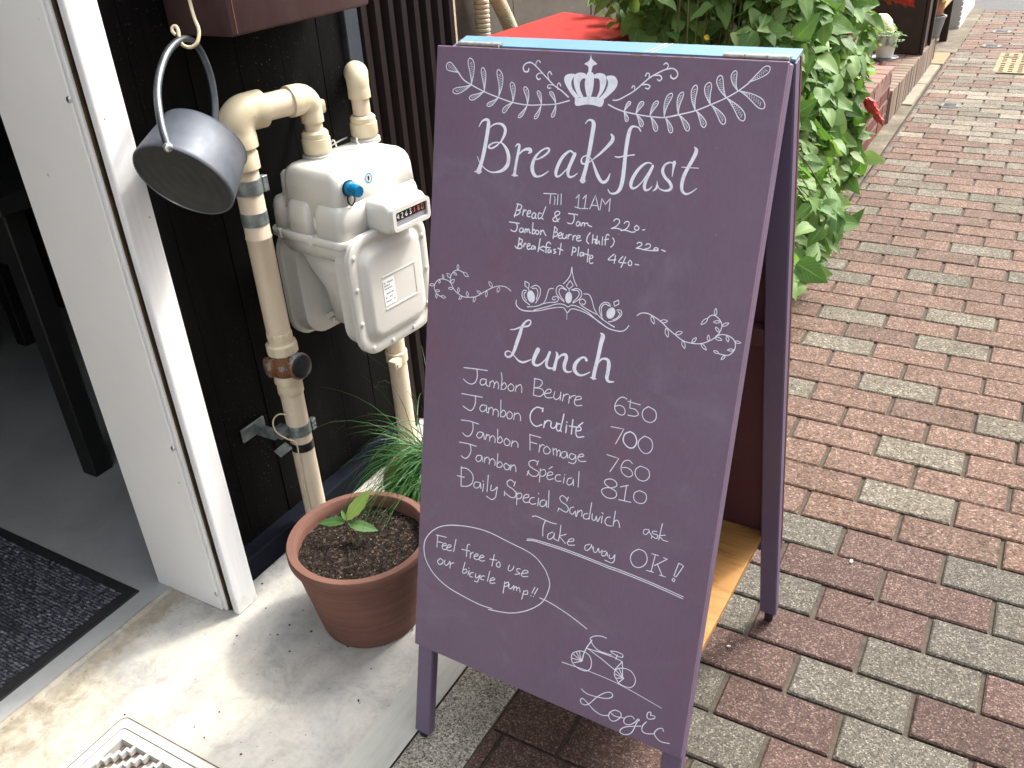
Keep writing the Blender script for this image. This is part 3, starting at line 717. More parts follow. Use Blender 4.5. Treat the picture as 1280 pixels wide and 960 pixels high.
'lunch_title': """S -901,7537,12 -830,7555,18 -739,7603,21 -632,7638,23 -593,7687,23 -608,7723,20 -661,7702,23 -717,7622,38 -747,7503,50 -784,7375,51 -815,7262,45 -849,7183,33 -902,7143,27 -947,7155,24 -955,7197,21 -917,7227,15 -860,7217,12 -808,7177,15 -740,7127,24 -668,7118,30 -599,7150,21 -547,7182,12
S -448,7345,62 -483,7260,56 -507,7170,50 -487,7124,39 -417,7132,27 -332,7221,15 -267,7347,12
S -267,7347,35 -296,7243,41 -303,7157,38 -262,7123,32 -194,7138,15
S -178,7373,9 -151,7330,37 -164,7229,43 -182,7124,52
S -152,7259,17 -98,7334,26 -33,7361,40 -14,7317,49 -34,7215,52 -20,7148,40 27,7130,26 82,7153,14
S 280,7351,42 254,7380,25 198,7361,31 132,7278,48 118,7192,54 161,7139,43 221,7128,28 285,7156,20 347,7201,11
S 440,7750,11 479,7718,57 462,7607,55 440,7413,50 415,7243,50 405,7131,53
L 366,7129,17 442,7128,17
S 442,7331,17 498,7412,25 576,7421,38 603,7366,52 601,7257,50 596,7173,47 629,7133,33 699,7145,14""",
'lunch_menu': """L -1624,6834,13 -1404,6859,13 -1228,6875,12
S -1404,6859,13 -1389,6758,13 -1416,6662,13 -1482,6617,13 -1560,6626,13 -1622,6663,13
S -1236,6740,13 -1311,6731,13 -1337,6672,13 -1305,6642,13 -1248,6677,13 -1235,6733,13 -1231,6666,13 -1196,6649,13
L -1173,6724,13 -1174,6649,13
S -1174,6702,13 -1128,6749,12 -1099,6704,12 -1107,6645,13
S -1099,6704,12 -1061,6750,12 -1028,6705,12 -1034,6647,12
L -998,6897,12 -980,6805,12 -985,6648,12
S -983,6701,12 -939,6763,12 -903,6719,12 -931,6665,12 -985,6656,12
S -833,6772,12 -875,6718,12 -850,6665,12 -794,6678,12 -782,6740,12 -833,6772,12
L -744,6770,12 -753,6673,12
S -749,6732,12 -689,6790,12 -658,6761,12 -652,6682,12
L -463,6936,12 -465,6689,12
S -470,6923,12 -384,6932,12 -342,6898,12 -375,6833,12 -459,6795,12
S -451,6797,12 -342,6805,12 -309,6755,12 -363,6695,12 -465,6689,12
S -290,6752,12 -208,6785,12 -204,6829,12 -257,6817,12 -297,6743,12 -254,6702,12 -171,6722,12
S -141,6815,12 -152,6734,12 -108,6708,12 -59,6763,12 -50,6829,12
L -49,6822,12 -51,6714,12
L -3,6812,12 -16,6709,12
S -7,6775,12 34,6821,12 65,6821,12
L 85,6811,12 81,6703,12
S 85,6768,12 126,6814,12 169,6831,12
L -1635,6437,13 -1284,6463,13
S -1403,6460,13 -1396,6348,13 -1433,6247,13 -1491,6214,13 -1603,6252,13
S -1209,6355,13 -1285,6344,13 -1315,6283,13 -1278,6247,13 -1221,6283,13 -1200,6349,13 -1203,6265,13 -1168,6254,13
L -1166,6335,13 -1168,6251,13
S -1167,6304,13 -1125,6350,13 -1089,6316,13 -1092,6239,13
S -1092,6300,13 -1048,6341,13 -1004,6306,13 -1004,6238,13
L -976,6494,12 -962,6249,13
S -962,6302,13 -925,6356,13 -881,6322,13 -909,6262,13 -962,6249,13
S -826,6365,12 -863,6311,12 -843,6253,13 -786,6267,12 -775,6333,12 -826,6365,12
L -740,6364,12 -747,6257,12
S -746,6325,12 -688,6369,12 -644,6335,12 -639,6265,12
L -1625,6032,13 -1472,6052,13 -1320,6044,13
S -1420,6049,13 -1412,5927,13 -1459,5829,13 -1527,5806,13 -1585,5838,13
S -1240,5933,13 -1308,5923,13 -1342,5859,13 -1302,5831,13 -1253,5867,13 -1231,5927,13 -1208,5840,13
L -1175,5926,13 -1191,5837,13
S -1182,5886,13 -1146,5926,13 -1121,5894,13 -1117,5833,13
S -1109,5889,13 -1070,5931,13 -1030,5895,13 -1029,5833,13
L -997,6049,13 -983,5853,13
S -982,5892,13 -944,5948,13 -908,5904,13 -937,5853,13 -983,5850,13
S -844,5951,13 -879,5896,13 -853,5842,13 -796,5857,13 -783,5914,13 -844,5951,13
L -744,5940,13 -753,5845,13
S -749,5900,13 -695,5945,13 -651,5911,13 -647,5863,13
S -295,6493,18 -317,6527,18 -396,6527,18 -469,6453,18 -490,6359,18 -454,6279,18 -380,6250,18 -297,6297,18
L -299,6539,18 -306,6486,18
L -255,6359,18 -265,6260,18
S -259,6314,18 -217,6376,18 -170,6380,18
S -154,6370,18 -156,6303,18 -115,6288,18 -80,6330,18 -70,6384,18
S -15,6376,18 -60,6364,18 -69,6296,18 -35,6268,18 -7,6297,18
L 27,6532,18 -6,6290,18 11,6272,18
L 77,6431,18 84,6423,18
L 81,6386,18 77,6275,18
L 166,6487,18 164,6276,18
L 123,6382,18 228,6394,18
S 227,6336,18 299,6369,17 287,6409,17 236,6389,18 229,6307,18 265,6258,18 352,6289,17
L 317,6482,17 256,6416,18
S 168,6767,12 255,6802,11 244,6835,11 186,6814,12 164,6737,12 198,6696,12 278,6719,12
S 905,6957,11 840,6969,11 776,6912,11 748,6815,11 780,6746,11 855,6723,11 900,6762,11 877,6833,11 805,6847,11 751,6816,11
L 959,6958,11 959,6846,11
S 961,6846,11 1038,6844,11 1086,6794,11 1042,6753,11 944,6745,11
L 923,6930,11 1098,6923,11
S 1209,6927,13 1147,6864,11 1144,6781,11 1199,6726,11 1275,6728,11 1329,6793,11 1309,6890,11 1209,6927,11
L 726,6529,11 911,6541,11 816,6304,11
S 1210,6521,12 1142,6447,11 1138,6362,11 1211,6290,11 1286,6303,11 1331,6386,11 1304,6490,11 1210,6521,11
S 294,5973,12 374,6007,12 363,6036,12 320,6017,12 294,5965,12 329,5923,12 418,5945,12
L 712,6125,11 888,6116,11 782,5897,12
S 1085,6099,11 1031,6131,11 963,6093,11 933,6005,11 961,5927,11 1044,5895,11 1104,5939,11 1082,5997,11 1015,6021,11 952,6004,11
S 1005,6530,17 933,6476,17 923,6375,17 996,6309,17 1072,6323,17 1109,6410,17 1073,6499,17 1005,6530,17
L -472,6110,12 -449,5874,12
L -471,6102,12 -295,6104,12
L -454,5994,12 -350,5995,12
L -302,5997,12 -305,5883,12
S -304,5951,12 -263,6007,12 -231,6001,12
S -191,6004,12 -234,5955,12 -221,5891,12 -158,5901,12 -132,5960,12 -191,6004,12
L -96,6000,12 -75,5904,12
S -90,5964,12 -50,6005,12 -30,5958,12 -27,5902,12
S -27,5966,12 6,5998,12 25,5958,12 19,5904,12
S 106,6003,12 54,5981,12 36,5924,12 78,5898,12 120,5940,12 122,6000,12 146,5917,12
S 238,5994,12 184,5994,12 167,5938,12 208,5912,12 250,5953,12 253,5998,12 270,5907,12 228,5858,12 159,5861,12
L -1635,5680,13 -1485,5696,13 -1337,5693,13
S -1441,5684,13 -1426,5593,13 -1464,5495,13 -1523,5451,13 -1592,5475,13
S -1242,5572,13 -1310,5553,13 -1332,5491,13 -1296,5462,13 -1246,5500,13 -1233,5567,13 -1210,5486,13
L -1181,5565,13 -1184,5477,13
S -1182,5525,13 -1139,5577,13 -1097,5541,13 -1103,5476,13
S -1093,5534,13 -1048,5578,13 -1005,5543,13 -1004,5485,13
L -967,5679,13 -969,5475,13
S -963,5516,13 -925,5566,13 -880,5531,13 -910,5480,13 -965,5471,13
S -824,5570,13 -854,5523,13 -825,5473,13 -776,5487,13 -763,5541,13 -824,5570,13
L -740,5571,13 -742,5484,13
S -737,5532,13 -688,5581,13 -658,5547,13 -650,5487,13
L -305,5754,12 -322,5680,12
S -318,5727,12 -376,5739,12 -446,5699,12 -441,5640,13 -365,5607,12 -290,5583,12 -308,5519,12 -388,5496,13 -465,5540,13
L -442,5562,13 -465,5486,13
L -263,5644,12 -261,5437,12
S -260,5614,12 -199,5647,12 -171,5601,12 -206,5545,12 -261,5532,12
S -152,5569,12 -68,5608,12 -79,5643,12 -133,5620,12 -150,5546,12 -115,5518,12 -47,5553,12
L -79,5726,12 -130,5677,12
S 56,5636,12 2,5624,12 -21,5568,12 10,5532,12 72,5550,12
L 119,5665,12 124,5657,12
L 119,5624,12 113,5531,12
S 234,5643,12 182,5620,12 165,5554,12 199,5527,12 249,5572,12 258,5635,12 268,5539,12
L 333,5768,12 341,5538,12
L -1577,5303,13 -1564,4989,14
S -1576,5287,13 -1461,5295,13 -1368,5225,13 -1369,5104,13 -1444,5025,14 -1564,4989,14
L -1639,5139,14 -1514,5147,14
S -1248,5139,13 -1318,5127,13 -1344,5062,13 -1303,5034,13 -1244,5076,13 -1231,5144,13 -1216,5052,13
L -1188,5184,13 -1182,5176,13
L -1173,5145,13 -1182,5013,13
L -1103,5302,13 -1107,5036,13
S -1041,5160,13 -1044,5079,13 -993,5094,13 -946,5156,13
L -938,5159,13 -955,4993,13
S -955,4993,13 -1016,4934,13 -1114,4961,13
L -646,5332,13 -665,5255,13
S -653,5306,13 -722,5336,13 -778,5293,13 -765,5234,13 -678,5204,13 -624,5157,13 -636,5090,13 -701,5067,13 -815,5115,13
L -811,5133,13 -811,5061,13
L -609,5177,13 -597,4983,13
S -607,5146,13 -543,5181,13 -523,5140,13 -552,5092,13 -609,5074,13
S -496,5117,13 -416,5157,13 -420,5195,13 -475,5170,13 -499,5100,13 -466,5059,13 -394,5085,13
S -320,5178,13 -375,5154,13 -394,5092,13 -351,5066,13 -288,5094,13
L -260,5263,13 -253,5256,13
L -251,5191,13 -256,5072,13
S -150,5191,13 -205,5166,13 -223,5098,13 -181,5080,13 -136,5125,13 -126,5191,13 -117,5092,13
L -97,5354,12 -85,5094,13
S 1199,6095,11 1142,6036,11 1145,5951,11 1209,5897,11 1292,5914,11 1339,5992,11 1307,6076,11 1199,6095,11
S 786,5791,12 730,5757,12 729,5705,12 792,5672,12 883,5648,12 915,5598,12 881,5536,12 780,5513,12 708,5551,12 695,5606,12 757,5654,12 836,5674,12 897,5718,12 892,5768,12 837,5796,12 786,5791,12
L 1065,5780,11 955,5724,12
L 1038,5760,11 1033,5553,12
L 952,5536,12 1128,5550,11
S 1227,5751,11 1162,5695,11 1165,5608,11 1227,5571,11 1303,5592,11 1337,5661,11 1314,5733,11 1227,5751,11
L 209,5347,12 192,5280,12
S 189,5310,12 123,5344,12 80,5300,12 109,5247,12 190,5218,12 227,5168,12 193,5111,12 79,5137,12
L 76,5136,12 68,5084,12
S 307,5224,12 256,5192,12 255,5123,12 302,5114,12 336,5171,12 348,5098,12
L 375,5199,12 359,5094,12
S 369,5151,12 417,5212,12 438,5188,12 438,5127,12
S 527,5193,12 475,5169,12 466,5112,12 513,5104,12 549,5131,12
L 566,5372,12 553,5117,12
S 593,5214,12 598,5131,12 641,5130,12 656,5196,12 680,5120,12 716,5207,12
L 731,5273,12 755,5261,12
L 744,5224,12 741,5116,12
S 862,5246,12 812,5223,12 789,5155,12 824,5113,12 891,5119,12
L 924,5356,12 915,5127,12
S 917,5188,12 960,5232,12 993,5205,12 1012,5136,12
S 1418,5238,11 1363,5220,11 1355,5166,11 1392,5156,11 1426,5211,11 1427,5242,11
S 1431,5213,11 1477,5162,11 1474,5131,11
S 1538,5248,11 1482,5237,11 1487,5202,11 1551,5201,11 1543,5146,11 1477,5162,11
L 1598,5385,11 1577,5135,11
L 1659,5236,11 1572,5200,11 1634,5154,11 1702,5155,11""",
'takeaway': """S -327,4876,13 -271,4902,13 -139,4888,13 -25,4877,13 63,4885,13
S -114,4880,13 -142,4768,13 -135,4627,13
S 20,4742,13 -48,4688,13 -53,4622,13 -9,4621,13 41,4685,13 45,4734,13
S 45,4734,13 44,4654,13 103,4634,13
L 135,4890,12 134,4763,13 119,4632,13
L 228,4776,12 127,4714,13 231,4630,13
S 267,4673,12 350,4709,12 347,4743,12 294,4722,12 261,4656,12 288,4625,12 376,4655,12
S -378,4498,13 -288,4524,13 -91,4537,13 232,4543,13 627,4528,12 936,4511,12
S -384,4476,13 -270,4505,13 -89,4511,13 235,4515,13 630,4502,12 940,4481,12
S 604,4748,12 539,4702,12 541,4640,12 584,4647,12 626,4716,12 627,4752,12 649,4693,12
S 660,4728,12 673,4654,12 714,4660,12 737,4730,12 759,4668,12 799,4720,12
S 852,4723,12 802,4691,12 801,4636,12 845,4651,12 868,4713,12 882,4656,12
S 909,4688,12 915,4636,12 958,4651,12 989,4716,12
L 989,4716,12 991,4632,12
S 991,4632,12 959,4577,12 852,4583,12
S 936,4511,12 1117,4510,12 1562,4484,12 2016,4439,11
S 940,4481,12 1121,4480,12 1566,4455,12 2010,4409,11
S 1321,4914,12 1242,4841,12 1217,4741,12 1264,4650,12 1346,4641,12 1426,4707,12 1454,4808,12 1409,4899,12 1321,4914,12
L 1509,4910,12 1601,4912,11
L 1559,4913,11 1530,4645,12
L 1463,4641,12 1563,4647,12
L 1730,4905,11 1565,4749,12
L 1673,4907,11 1730,4902,11
L 1603,4785,11 1694,4636,12
L 1651,4638,12 1736,4639,11
L 1889,4900,11 1960,4884,11 1880,4691,11 1849,4695,11 1889,4900,11
L 1830,4624,11 1846,4661,11 1873,4643,11 1860,4608,11 1830,4624,11""",
'speech_bubble': """S -890,3140,14 -1107,3127,14 -1385,3154,14 -1708,3212,15 -1963,3334,15 -2126,3508,15 -2188,3682,15 -2181,3861,15 -2092,4030,14 -1947,4173,14 -1765,4271,14 -1547,4337,14 -1279,4385,14 -1013,4394,14 -662,4345,13 -353,4302,13 -180,4231,13 -36,4102,13
L -1969,4039,14 -1782,4060,14
L -1941,4045,14 -1949,3834,14
L -1945,3931,14 -1851,3945,14
S -1848,3886,14 -1780,3926,14 -1789,3954,14 -1831,3929,14 -1852,3867,14 -1817,3835,14 -1766,3865,14
S -1759,3884,14 -1691,3930,14 -1701,3956,14 -1743,3935,14 -1766,3870,14 -1733,3847,14 -1669,3874,14
L -1603,4085,14 -1635,3863,14
S -1353,4079,14 -1393,4048,14 -1400,3857,14
L -1488,3953,14 -1343,3971,14
L -1327,3951,14 -1332,3855,14
S -1330,3907,14 -1306,3953,14 -1280,3973,14
S -1257,3907,14 -1197,3945,14 -1202,3972,14 -1242,3951,14 -1266,3895,14 -1228,3866,14 -1175,3893,14
S -1162,3914,14 -1090,3960,14 -1106,3981,14 -1144,3963,14 -1172,3902,14 -1134,3876,14 -1072,3903,14
L -911,4061,14 -941,3859,14
L -983,3960,14 -861,3985,14
S -825,3972,14 -865,3916,14 -845,3876,14 -802,3896,14 -802,3947,14 -825,3972,14
S -643,3978,13 -660,3904,13 -627,3886,13 -579,3933,13 -566,3988,13
S -453,3978,13 -504,3968,13 -509,3925,13 -456,3902,13 -538,3860,13
S -423,3914,13 -325,3965,13 -344,3992,13 -394,3974,13 -430,3894,13 -394,3874,13 -320,3906,13
S -1874,3663,14 -1922,3597,15 -1893,3551,15 -1838,3583,15 -1822,3641,14 -1874,3663,14
S -1789,3661,14 -1795,3598,14 -1756,3581,14 -1712,3636,14 -1699,3675,14
L -1685,3662,14 -1689,3556,14
S -1687,3618,14 -1648,3662,14 -1616,3666,14
L -1418,3756,14 -1456,3569,14
S -1449,3606,14 -1396,3642,14 -1375,3606,14 -1428,3558,14 -1456,3569,14
L -1347,3681,14 -1339,3675,14
L -1332,3639,14 -1354,3562,14
S -1258,3631,14 -1311,3603,14 -1320,3548,14 -1271,3548,14
S -1212,3630,14 -1217,3564,14 -1181,3572,14 -1140,3630,14
L -1131,3633,14 -1161,3536,14
S -1161,3536,14 -1185,3496,14 -1231,3497,14
S -1051,3645,14 -1103,3626,14 -1118,3569,14 -1064,3575,14
L -969,3760,14 -1001,3577,14
S -958,3601,14 -881,3646,14 -892,3672,14 -935,3649,14 -960,3583,14 -929,3565,14 -865,3596,14
L -698,3679,14 -715,3476,14
S -699,3644,14 -638,3692,14 -642,3631,14 -706,3591,14
S -619,3665,14 -626,3603,14 -587,3600,14 -548,3657,14 -541,3669,14
L -531,3655,14 -543,3591,14
S -534,3629,14 -497,3668,13 -487,3603,14
S -486,3638,14 -446,3670,13 -428,3600,13
L -367,3648,13 -392,3494,14
S -365,3632,13 -309,3670,13 -304,3612,13 -370,3588,13
L -190,3769,13 -231,3657,13
L -140,3771,13 -188,3652,13
L -247,3608,13 -239,3605,13
L -205,3611,13 -196,3606,13
S -35,4094,13 35,3955,13 39,3824,13 -25,3616,13 -146,3460,13 -322,3316,14 -522,3207,14 -711,3148,14 -950,3103,14
S -94,3627,13 75,3612,13 328,3551,13 512,3490,13 696,3417,13""",
'bicycle': """S 609,3011,13 519,2936,13 503,2844,13 545,2758,13 639,2721,13 752,2730,13 816,2806,13 820,2927,13 771,3008,13 688,3032,13 609,3011,13
L 673,2864,16 690,3008,16 727,3124,16 792,3269,16
S 777,3254,13 765,3291,13 823,3348,13 921,3388,13 1007,3390,13
S 786,3241,13 832,3185,13 932,3143,13 1119,3155,13
L 728,3108,13 1152,3135,13 1286,3117,12
L 737,3103,13 934,3127,13 1091,3129,13
L 745,3107,13 976,3027,13 1182,2939,13
S 1097,3215,13 1172,3235,13 1265,3233,12 1284,3199,12 1241,3173,12 1114,3194,13 1097,3215,13
L 1200,3189,13 1185,3116,13
L 1286,3117,12 1187,2941,13
L 1287,3109,12 1317,2872,13 1338,2864,13
S 1261,2998,13 1198,2938,13 1192,2851,13 1239,2787,13 1290,2742,13 1429,2745,13 1498,2818,12 1508,2922,12 1444,3011,12 1350,3028,12 1261,2998,13
L 1331,2861,13 1206,2933,13
L 1331,2861,13 1205,2873,13
L 1331,2861,13 1220,2812,13
L 1332,2853,13 1265,2756,13
L 1331,2861,13 1247,2984,13
L 664,2869,13 618,3003,13
L 661,2866,13 572,2975,13
L 661,2866,13 528,2923,13
L 662,2863,13 514,2848,13
L 665,2858,13 550,2786,13
S 362,2714,12 653,2736,11 815,2746,10 1291,2734,10 1936,2632,9""",
'signature': """S 712,2401,13 806,2361,13 951,2375,13 1091,2409,13 1181,2462,13 1203,2519,13 1156,2542,13 1067,2488,13 967,2374,13 848,2197,13 762,2154,13 717,2189,13 736,2247,13 804,2229,13 944,2136,13 1076,2110,13 1183,2157,13
S 1264,2288,13 1192,2217,13 1186,2127,13 1239,2085,13 1313,2134,13 1368,2230,13 1343,2287,13 1264,2288,13
S 1200,2220,13 1275,2186,13 1413,2220,13
S 1570,2274,13 1528,2302,13 1455,2262,13 1416,2192,13 1439,2133,13 1515,2152,13 1583,2228,13 1621,2298,13 1645,2292,13 1613,2242,13 1559,2043,13 1475,1959,13 1389,1952,13 1390,2014,13 1474,2098,13 1679,2205,13
S 1749,2316,13 1701,2215,13 1710,2134,13 1781,2125,13 1881,2174,13
S 1794,2447,12 1795,2496,12 1753,2471,12 1746,2408,13 1773,2373,13 1851,2415,12 1857,2460,12 1794,2444,12
S 2011,2276,12 1992,2313,12 1935,2285,12 1886,2193,13 1917,2131,13 1997,2093,12 2121,2123,12""",
}
BUSH = '''-795,1491,1011 -799,3076,803 -717,1481,769 -692,2247,279 -745,2451,796 -1336,2201,882 -1091,1990,829 -1157,1541,1006 -1030,1502,1024 -815,1898,945 -1050,1514,950 -1074,2052,845 -1324,1918,938 -691,2226,943 -1114,1367,963 -809,2098,941 -1163,2153,683 -714,1954,356 -672,1669,137 -1269,2299,767 -1238,2177,912 -837,1823,839 -1397,1883,913 -1100,2112,932 -663,1773,71 -842,1497,1011 -524,1417,238 -1152,1414,1039 -916,1748,891 -852,1593,733 -1356,1694,851 -846,1401,980 -680,1819,312 -678,2602,458 -795,2240,523 -945,1980,902 -791,1885,583 -1104,2241,781 -930,1381,928 -736,2322,357 -760,1414,828 -786,1826,512 -817,3173,708 -688,1824,215 -1119,1585,1003 -1004,1563,1010 -777,3058,496 -588,1274,163 -1369,2256,650 -675,1930,337 -1001,1493,926 -734,2268,497 -819,2538,933 -737,2851,587 -663,2390,545 -677,1817,862 -803,1959,646 -678,1909,953 -1324,2055,777 -845,1368,1017 -1035,1883,1001 -962,1598,957 -749,1735,843 -1162,1505,812 -814,2082,753 -737,1812,362 -683,2004,141 -686,1839,117 -776,2742,638 -684,2103,676 -691,2493,170 -1146,2216,649 -558,1453,203 -758,2246,861 -1254,1449,982 -1031,1890,766 -763,1632,900 -818,2306,430 -1257,1587,1030 -509,1354,297 -771,2052,783 -732,2444,500 -901,1884,787 -711,1595,518 -697,1522,949 -746,2308,684 -756,1830,547 -1170,1716,859 -562,1872,63 -785,1895,316 -586,1627,70 -684,2219,141 -695,1585,150 -1586,2227,941 -1363,2186,978 -872,1873,938 -964,2192,620 -903,1621,774 -698,1618,676 -691,1975,215 -797,1381,816 -1120,1675,891 -779,2149,388 -1415,1971,799 -665,1859,535 -819,1733,744 -1140,1562,904 -712,2369,379 -691,1557,235 -1309,1592,917 -666,1552,727 -750,1941,741 -706,2311,753 -1005,1423,789 -1169,1809,756 -1292,2138,981 -673,1444,357 -1094,1778,699 -743,1613,801 -1008,2105,746 -1152,1582,966 -1341,2284,622 -689,2420,415 -996,1669,706 -699,2492,301 -1103,1624,849 -569,1547,64 -774,2240,404 -691,1669,320 -662,1536,935 -665,2071,76 -738,1527,1014 -941,1634,835 -662,1512,297 -795,2446,700 -678,2406,935 -732,2031,650 -662,2002,383 -1327,1855,881 -667,2469,236 -1054,1792,807 -667,2698,79 -1158,1981,733 -582,1400,159 -745,2129,671 -813,2812,807 -732,1874,849 -750,2082,908 -1337,1906,795 -1168,2104,904 -803,3052,348 -1402,2271,599 -714,1730,521 -740,1722,319 -771,2861,705 -847,1683,898 -691,1679,66 -727,2098,579 -906,2061,966 -891,2003,893 -892,2141,757 -513,1099,219 -509,818,323 -1285,2060,747 -730,1642,769 -544,1106,185 -666,2547,83 -679,1689,207 -789,2136,662 -690,2149,611 -1238,1811,763 -861,1709,859 -715,1993,391 -977,1998,821 -510,1184,343 -1359,2142,869 -703,1562,1030 -818,2048,349 -912,1562,729 -663,1982,273 -679,1702,805 -689,2381,161 -665,1516,92 -676,2413,70 -662,2225,610 -697,1783,977 -790,2512,738 -1364,1802,982 -679,2460,703 -1233,1578,977 -816,2473,438 -1485,2089,817 -796,2073,536 -1284,2247,737 -726,1691,885 -732,2596,817 -794,2098,906 -1018,1689,1024 -876,2015,656 -607,1289,73 -968,1568,1003 -978,1925,803 -978,1624,915 -789,2144,975 -731,2429,427 -998,1929,999 -774,2060,372 -1373,1670,1025 -665,1857,77 -674,2594,286 -1255,1684,861 -1064,1498,986 -740,2457,885 -751,2316,613 -1156,1845,666'''

# ================================================================ THE SETTING
rnd = random.Random(7)
def sheet(name, x0, x1, y0, y1, z, mat, nx=1, ny=1, amp=0.0, kind='structure', parent=None):
    V = []; F = []
    for j in range(ny+1):
        for i in range(nx+1):
            x = x0+(x1-x0)*i/nx; y = y0+(y1-y0)*j/ny
            V.append((x, y, z+(amp*noise.noise(Vector((x*3, y*3, 1))) if amp else 0)))
    for j in range(ny):
        for i in range(nx):
            a = j*(nx+1)+i; F.append((a, a+1, a+nx+2, a+nx+1))
    return pydata(name, V, F, mat, parent, kind=kind, smooth=bool(amp))

sheet('ground', -60, 60, -60, 120, -0.05, MAT['asphalt'])
sheet('road', -14, 14, 7.66, 60, -0.006, MAT['asphalt'])
pave = sheet('pavement', -0.632, 3.2, -2.6, 7.66, -0.0075, MAT['joint'], 40, 90, 0.0012)

# pavers (running bond, 200 x 100 mm, rows across the street)
GREY = {(0,0),(1,-.5),(2,-1),(3,-.5),(4,-2),(3,-2.5),(1,-2.5),(0,-2),(-2,0),(-1,.5),(-2,-2),(-4,-1),(-6,-1),(-9,-1.5),(-8,0),
        (-12,-1),(-14,-1),(-11,-2.5),(-13,-2.5),(-13,-3.5),(-8,-3),(-17,-1.5),(-16,-3),(-20,-1),(-19,-2.5),(-18,0),(-22,0),(-25,-1.5),(-24,-3),
        (5,-2.5),(6,-1),(7,-.5)}
KNOWN = {j: True for j in range(-22, 5)}
def brickmesh(name, L, W, mat):
    c = 0.003; H = 0.024
    bm = NB(); x, y = L/2, W/2
    top = [bm.verts.new(p) for p in ((-x+c, -y+c, 0), (x-c, -y+c, 0), (x-c, y-c, 0), (-x+c, y-c, 0))]
    mid = [bm.verts.new(p) for p in ((-x, -y, -c), (x, -y, -c), (x, y, -c), (-x, y, -c))]
    bot = [bm.verts.new(p) for p in ((-x, -y, -H), (x, -y, -H), (x, y, -H), (-x, y, -H))]
    bm.faces.new(top)
    for k in range(4):
        bm.faces.new((mid[k], mid[(k+1) % 4], top[(k+1) % 4], top[k])); bm.faces.new((bot[k], bot[(k+1) % 4], mid[(k+1) % 4], mid[k]))
    me = bpy.data.meshes.new(name); bm.to_mesh(me); bm.free(); me.materials.append(mat); return me
BM = {k: brickmesh('brick', 0.1915, 0.0955, MAT[k]) for k in ('pav_red', 'pav_grey', 'pav_red_old', 'pav_grey_old', 'pav_far')}
XL = -0.622
bricks = []
for j in range(-76, 20):
    yc = -0.1*j-0.05
    for i2 in range(-8, 30):
        i = i2/2
        if (j % 2 == 0) != (i == int(i)): continue
        x0, x1 = i*0.2, i*0.2+0.2
        if x1 < XL+0.010 or x0 > 2.6: continue
        xa = max(x0, XL)
        grey = (j, i) in GREY if (j in KNOWN and -0.65 < x0 < 0.45) else rnd.random() < 0.26
        if j <= -36: grey = rnd.random() < 0.55
        if j <= -56: grey = rnd.random() < 0.2
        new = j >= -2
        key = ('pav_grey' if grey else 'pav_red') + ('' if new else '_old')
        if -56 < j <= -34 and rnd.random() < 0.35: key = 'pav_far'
        # tactile paving block far up
        if 5.05 < yc < 5.72 and x0 > -0.33: continue
        c = Vector(((xa+x1)/2, yc, 0)); d = c-CAM; zf = d.dot(c_f)
        px = 512 + 890*d.dot(c_r)/zf if zf > 0.1 else -9999; py = 384 - 890*d.dot(c_u)/zf if zf > 0.1 else -9999
        inview = zf > 0.1 and -60 < px < 1090 and -60 < py < 830
        bricks.append((d.length if inview else 100+d.length, (xa+x1)/2, yc, (x1-xa)/0.2, key))
bricks.sort()
for n, (dist, x, y, sx, key) in enumerate(bricks[:300]):
    o = inst('brick', BM[key], (x, y, rnd.uniform(-0.0012, 0.0012)), (rnd.uniform(-.006, .006), rnd.uniform(-.004, .004), rnd.uniform(-.006, .006)), (sx*rnd.uniform(.993, 1.003), rnd.uniform(.99, 1.004), 1), pave)
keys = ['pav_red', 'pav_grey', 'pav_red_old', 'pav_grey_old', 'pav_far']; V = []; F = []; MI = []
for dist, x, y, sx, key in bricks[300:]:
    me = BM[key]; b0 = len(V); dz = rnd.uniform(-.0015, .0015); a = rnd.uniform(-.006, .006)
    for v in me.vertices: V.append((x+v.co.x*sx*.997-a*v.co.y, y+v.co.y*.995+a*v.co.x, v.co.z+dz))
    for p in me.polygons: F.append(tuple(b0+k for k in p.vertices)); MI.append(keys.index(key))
pydata('brick_field', V, F, [MAT[k] for k in keys], pave, kind='stuff', mi=MI)

# yellow tactile paving block with bumps
bm = NB()
for ix in range(3):
    for iy in range(2):
        x0 = -0.325+ix*0.3; y0 = 5.06+iy*0.33
        box(bm, x0, x0+0.295, y0, y0+0.325, -0.02, 0.001)
        for a in range(5):
            for c in range(5): box(bm, x0+0.03+a*0.054, x0+0.055+a*0.054, y0+0.03+c*0.06, y0+0.055+c*0.06, 0.001, 0.006)
tag(obj('tactile_paving', bm, MAT['tactile']), 'yellow bumpy tactile paving blocks far up the brick path', 'tactile paving')

# manhole / valve covers set in the paving
def cover(x, y, r, label):
    t = thing('valve_cover', label, 'cover', (x, y, 0.0), 0, 'small round iron covers set in the paving')
    bm = NB(); rg = lathe(bm, [(r, -0.01), (r, 0.003), (r*.86, 0.004), (r*.84, 0.001)], 28); capring(bm, rg[-1]); fixn(bm); obj('rim', bm, MAT['gutter'], t)
    bm = NB(); rg = lathe(bm, [(r*.82, 0.0), (r*.82, 0.0045)], 28); capring(bm, rg[-1])
    for a in range(-2, 3): box(bm, -r*.5, r*.5, a*r*.25-r*.05, a*r*.25+r*.05, 0.004, 0.0065)
    fixn(bm); obj('lid', bm, MAT['iron'], t)
cover(-0.455, 4.11, 0.062, 'round iron valve cover beside the pale kerb slabs, nearest of the covers')
cover(-0.403, 5.95, 0.075, 'round iron valve cover in the brick path further up the street')
cover(-0.385, 6.55, 0.08, 'farthest round iron valve cover in the brick path')

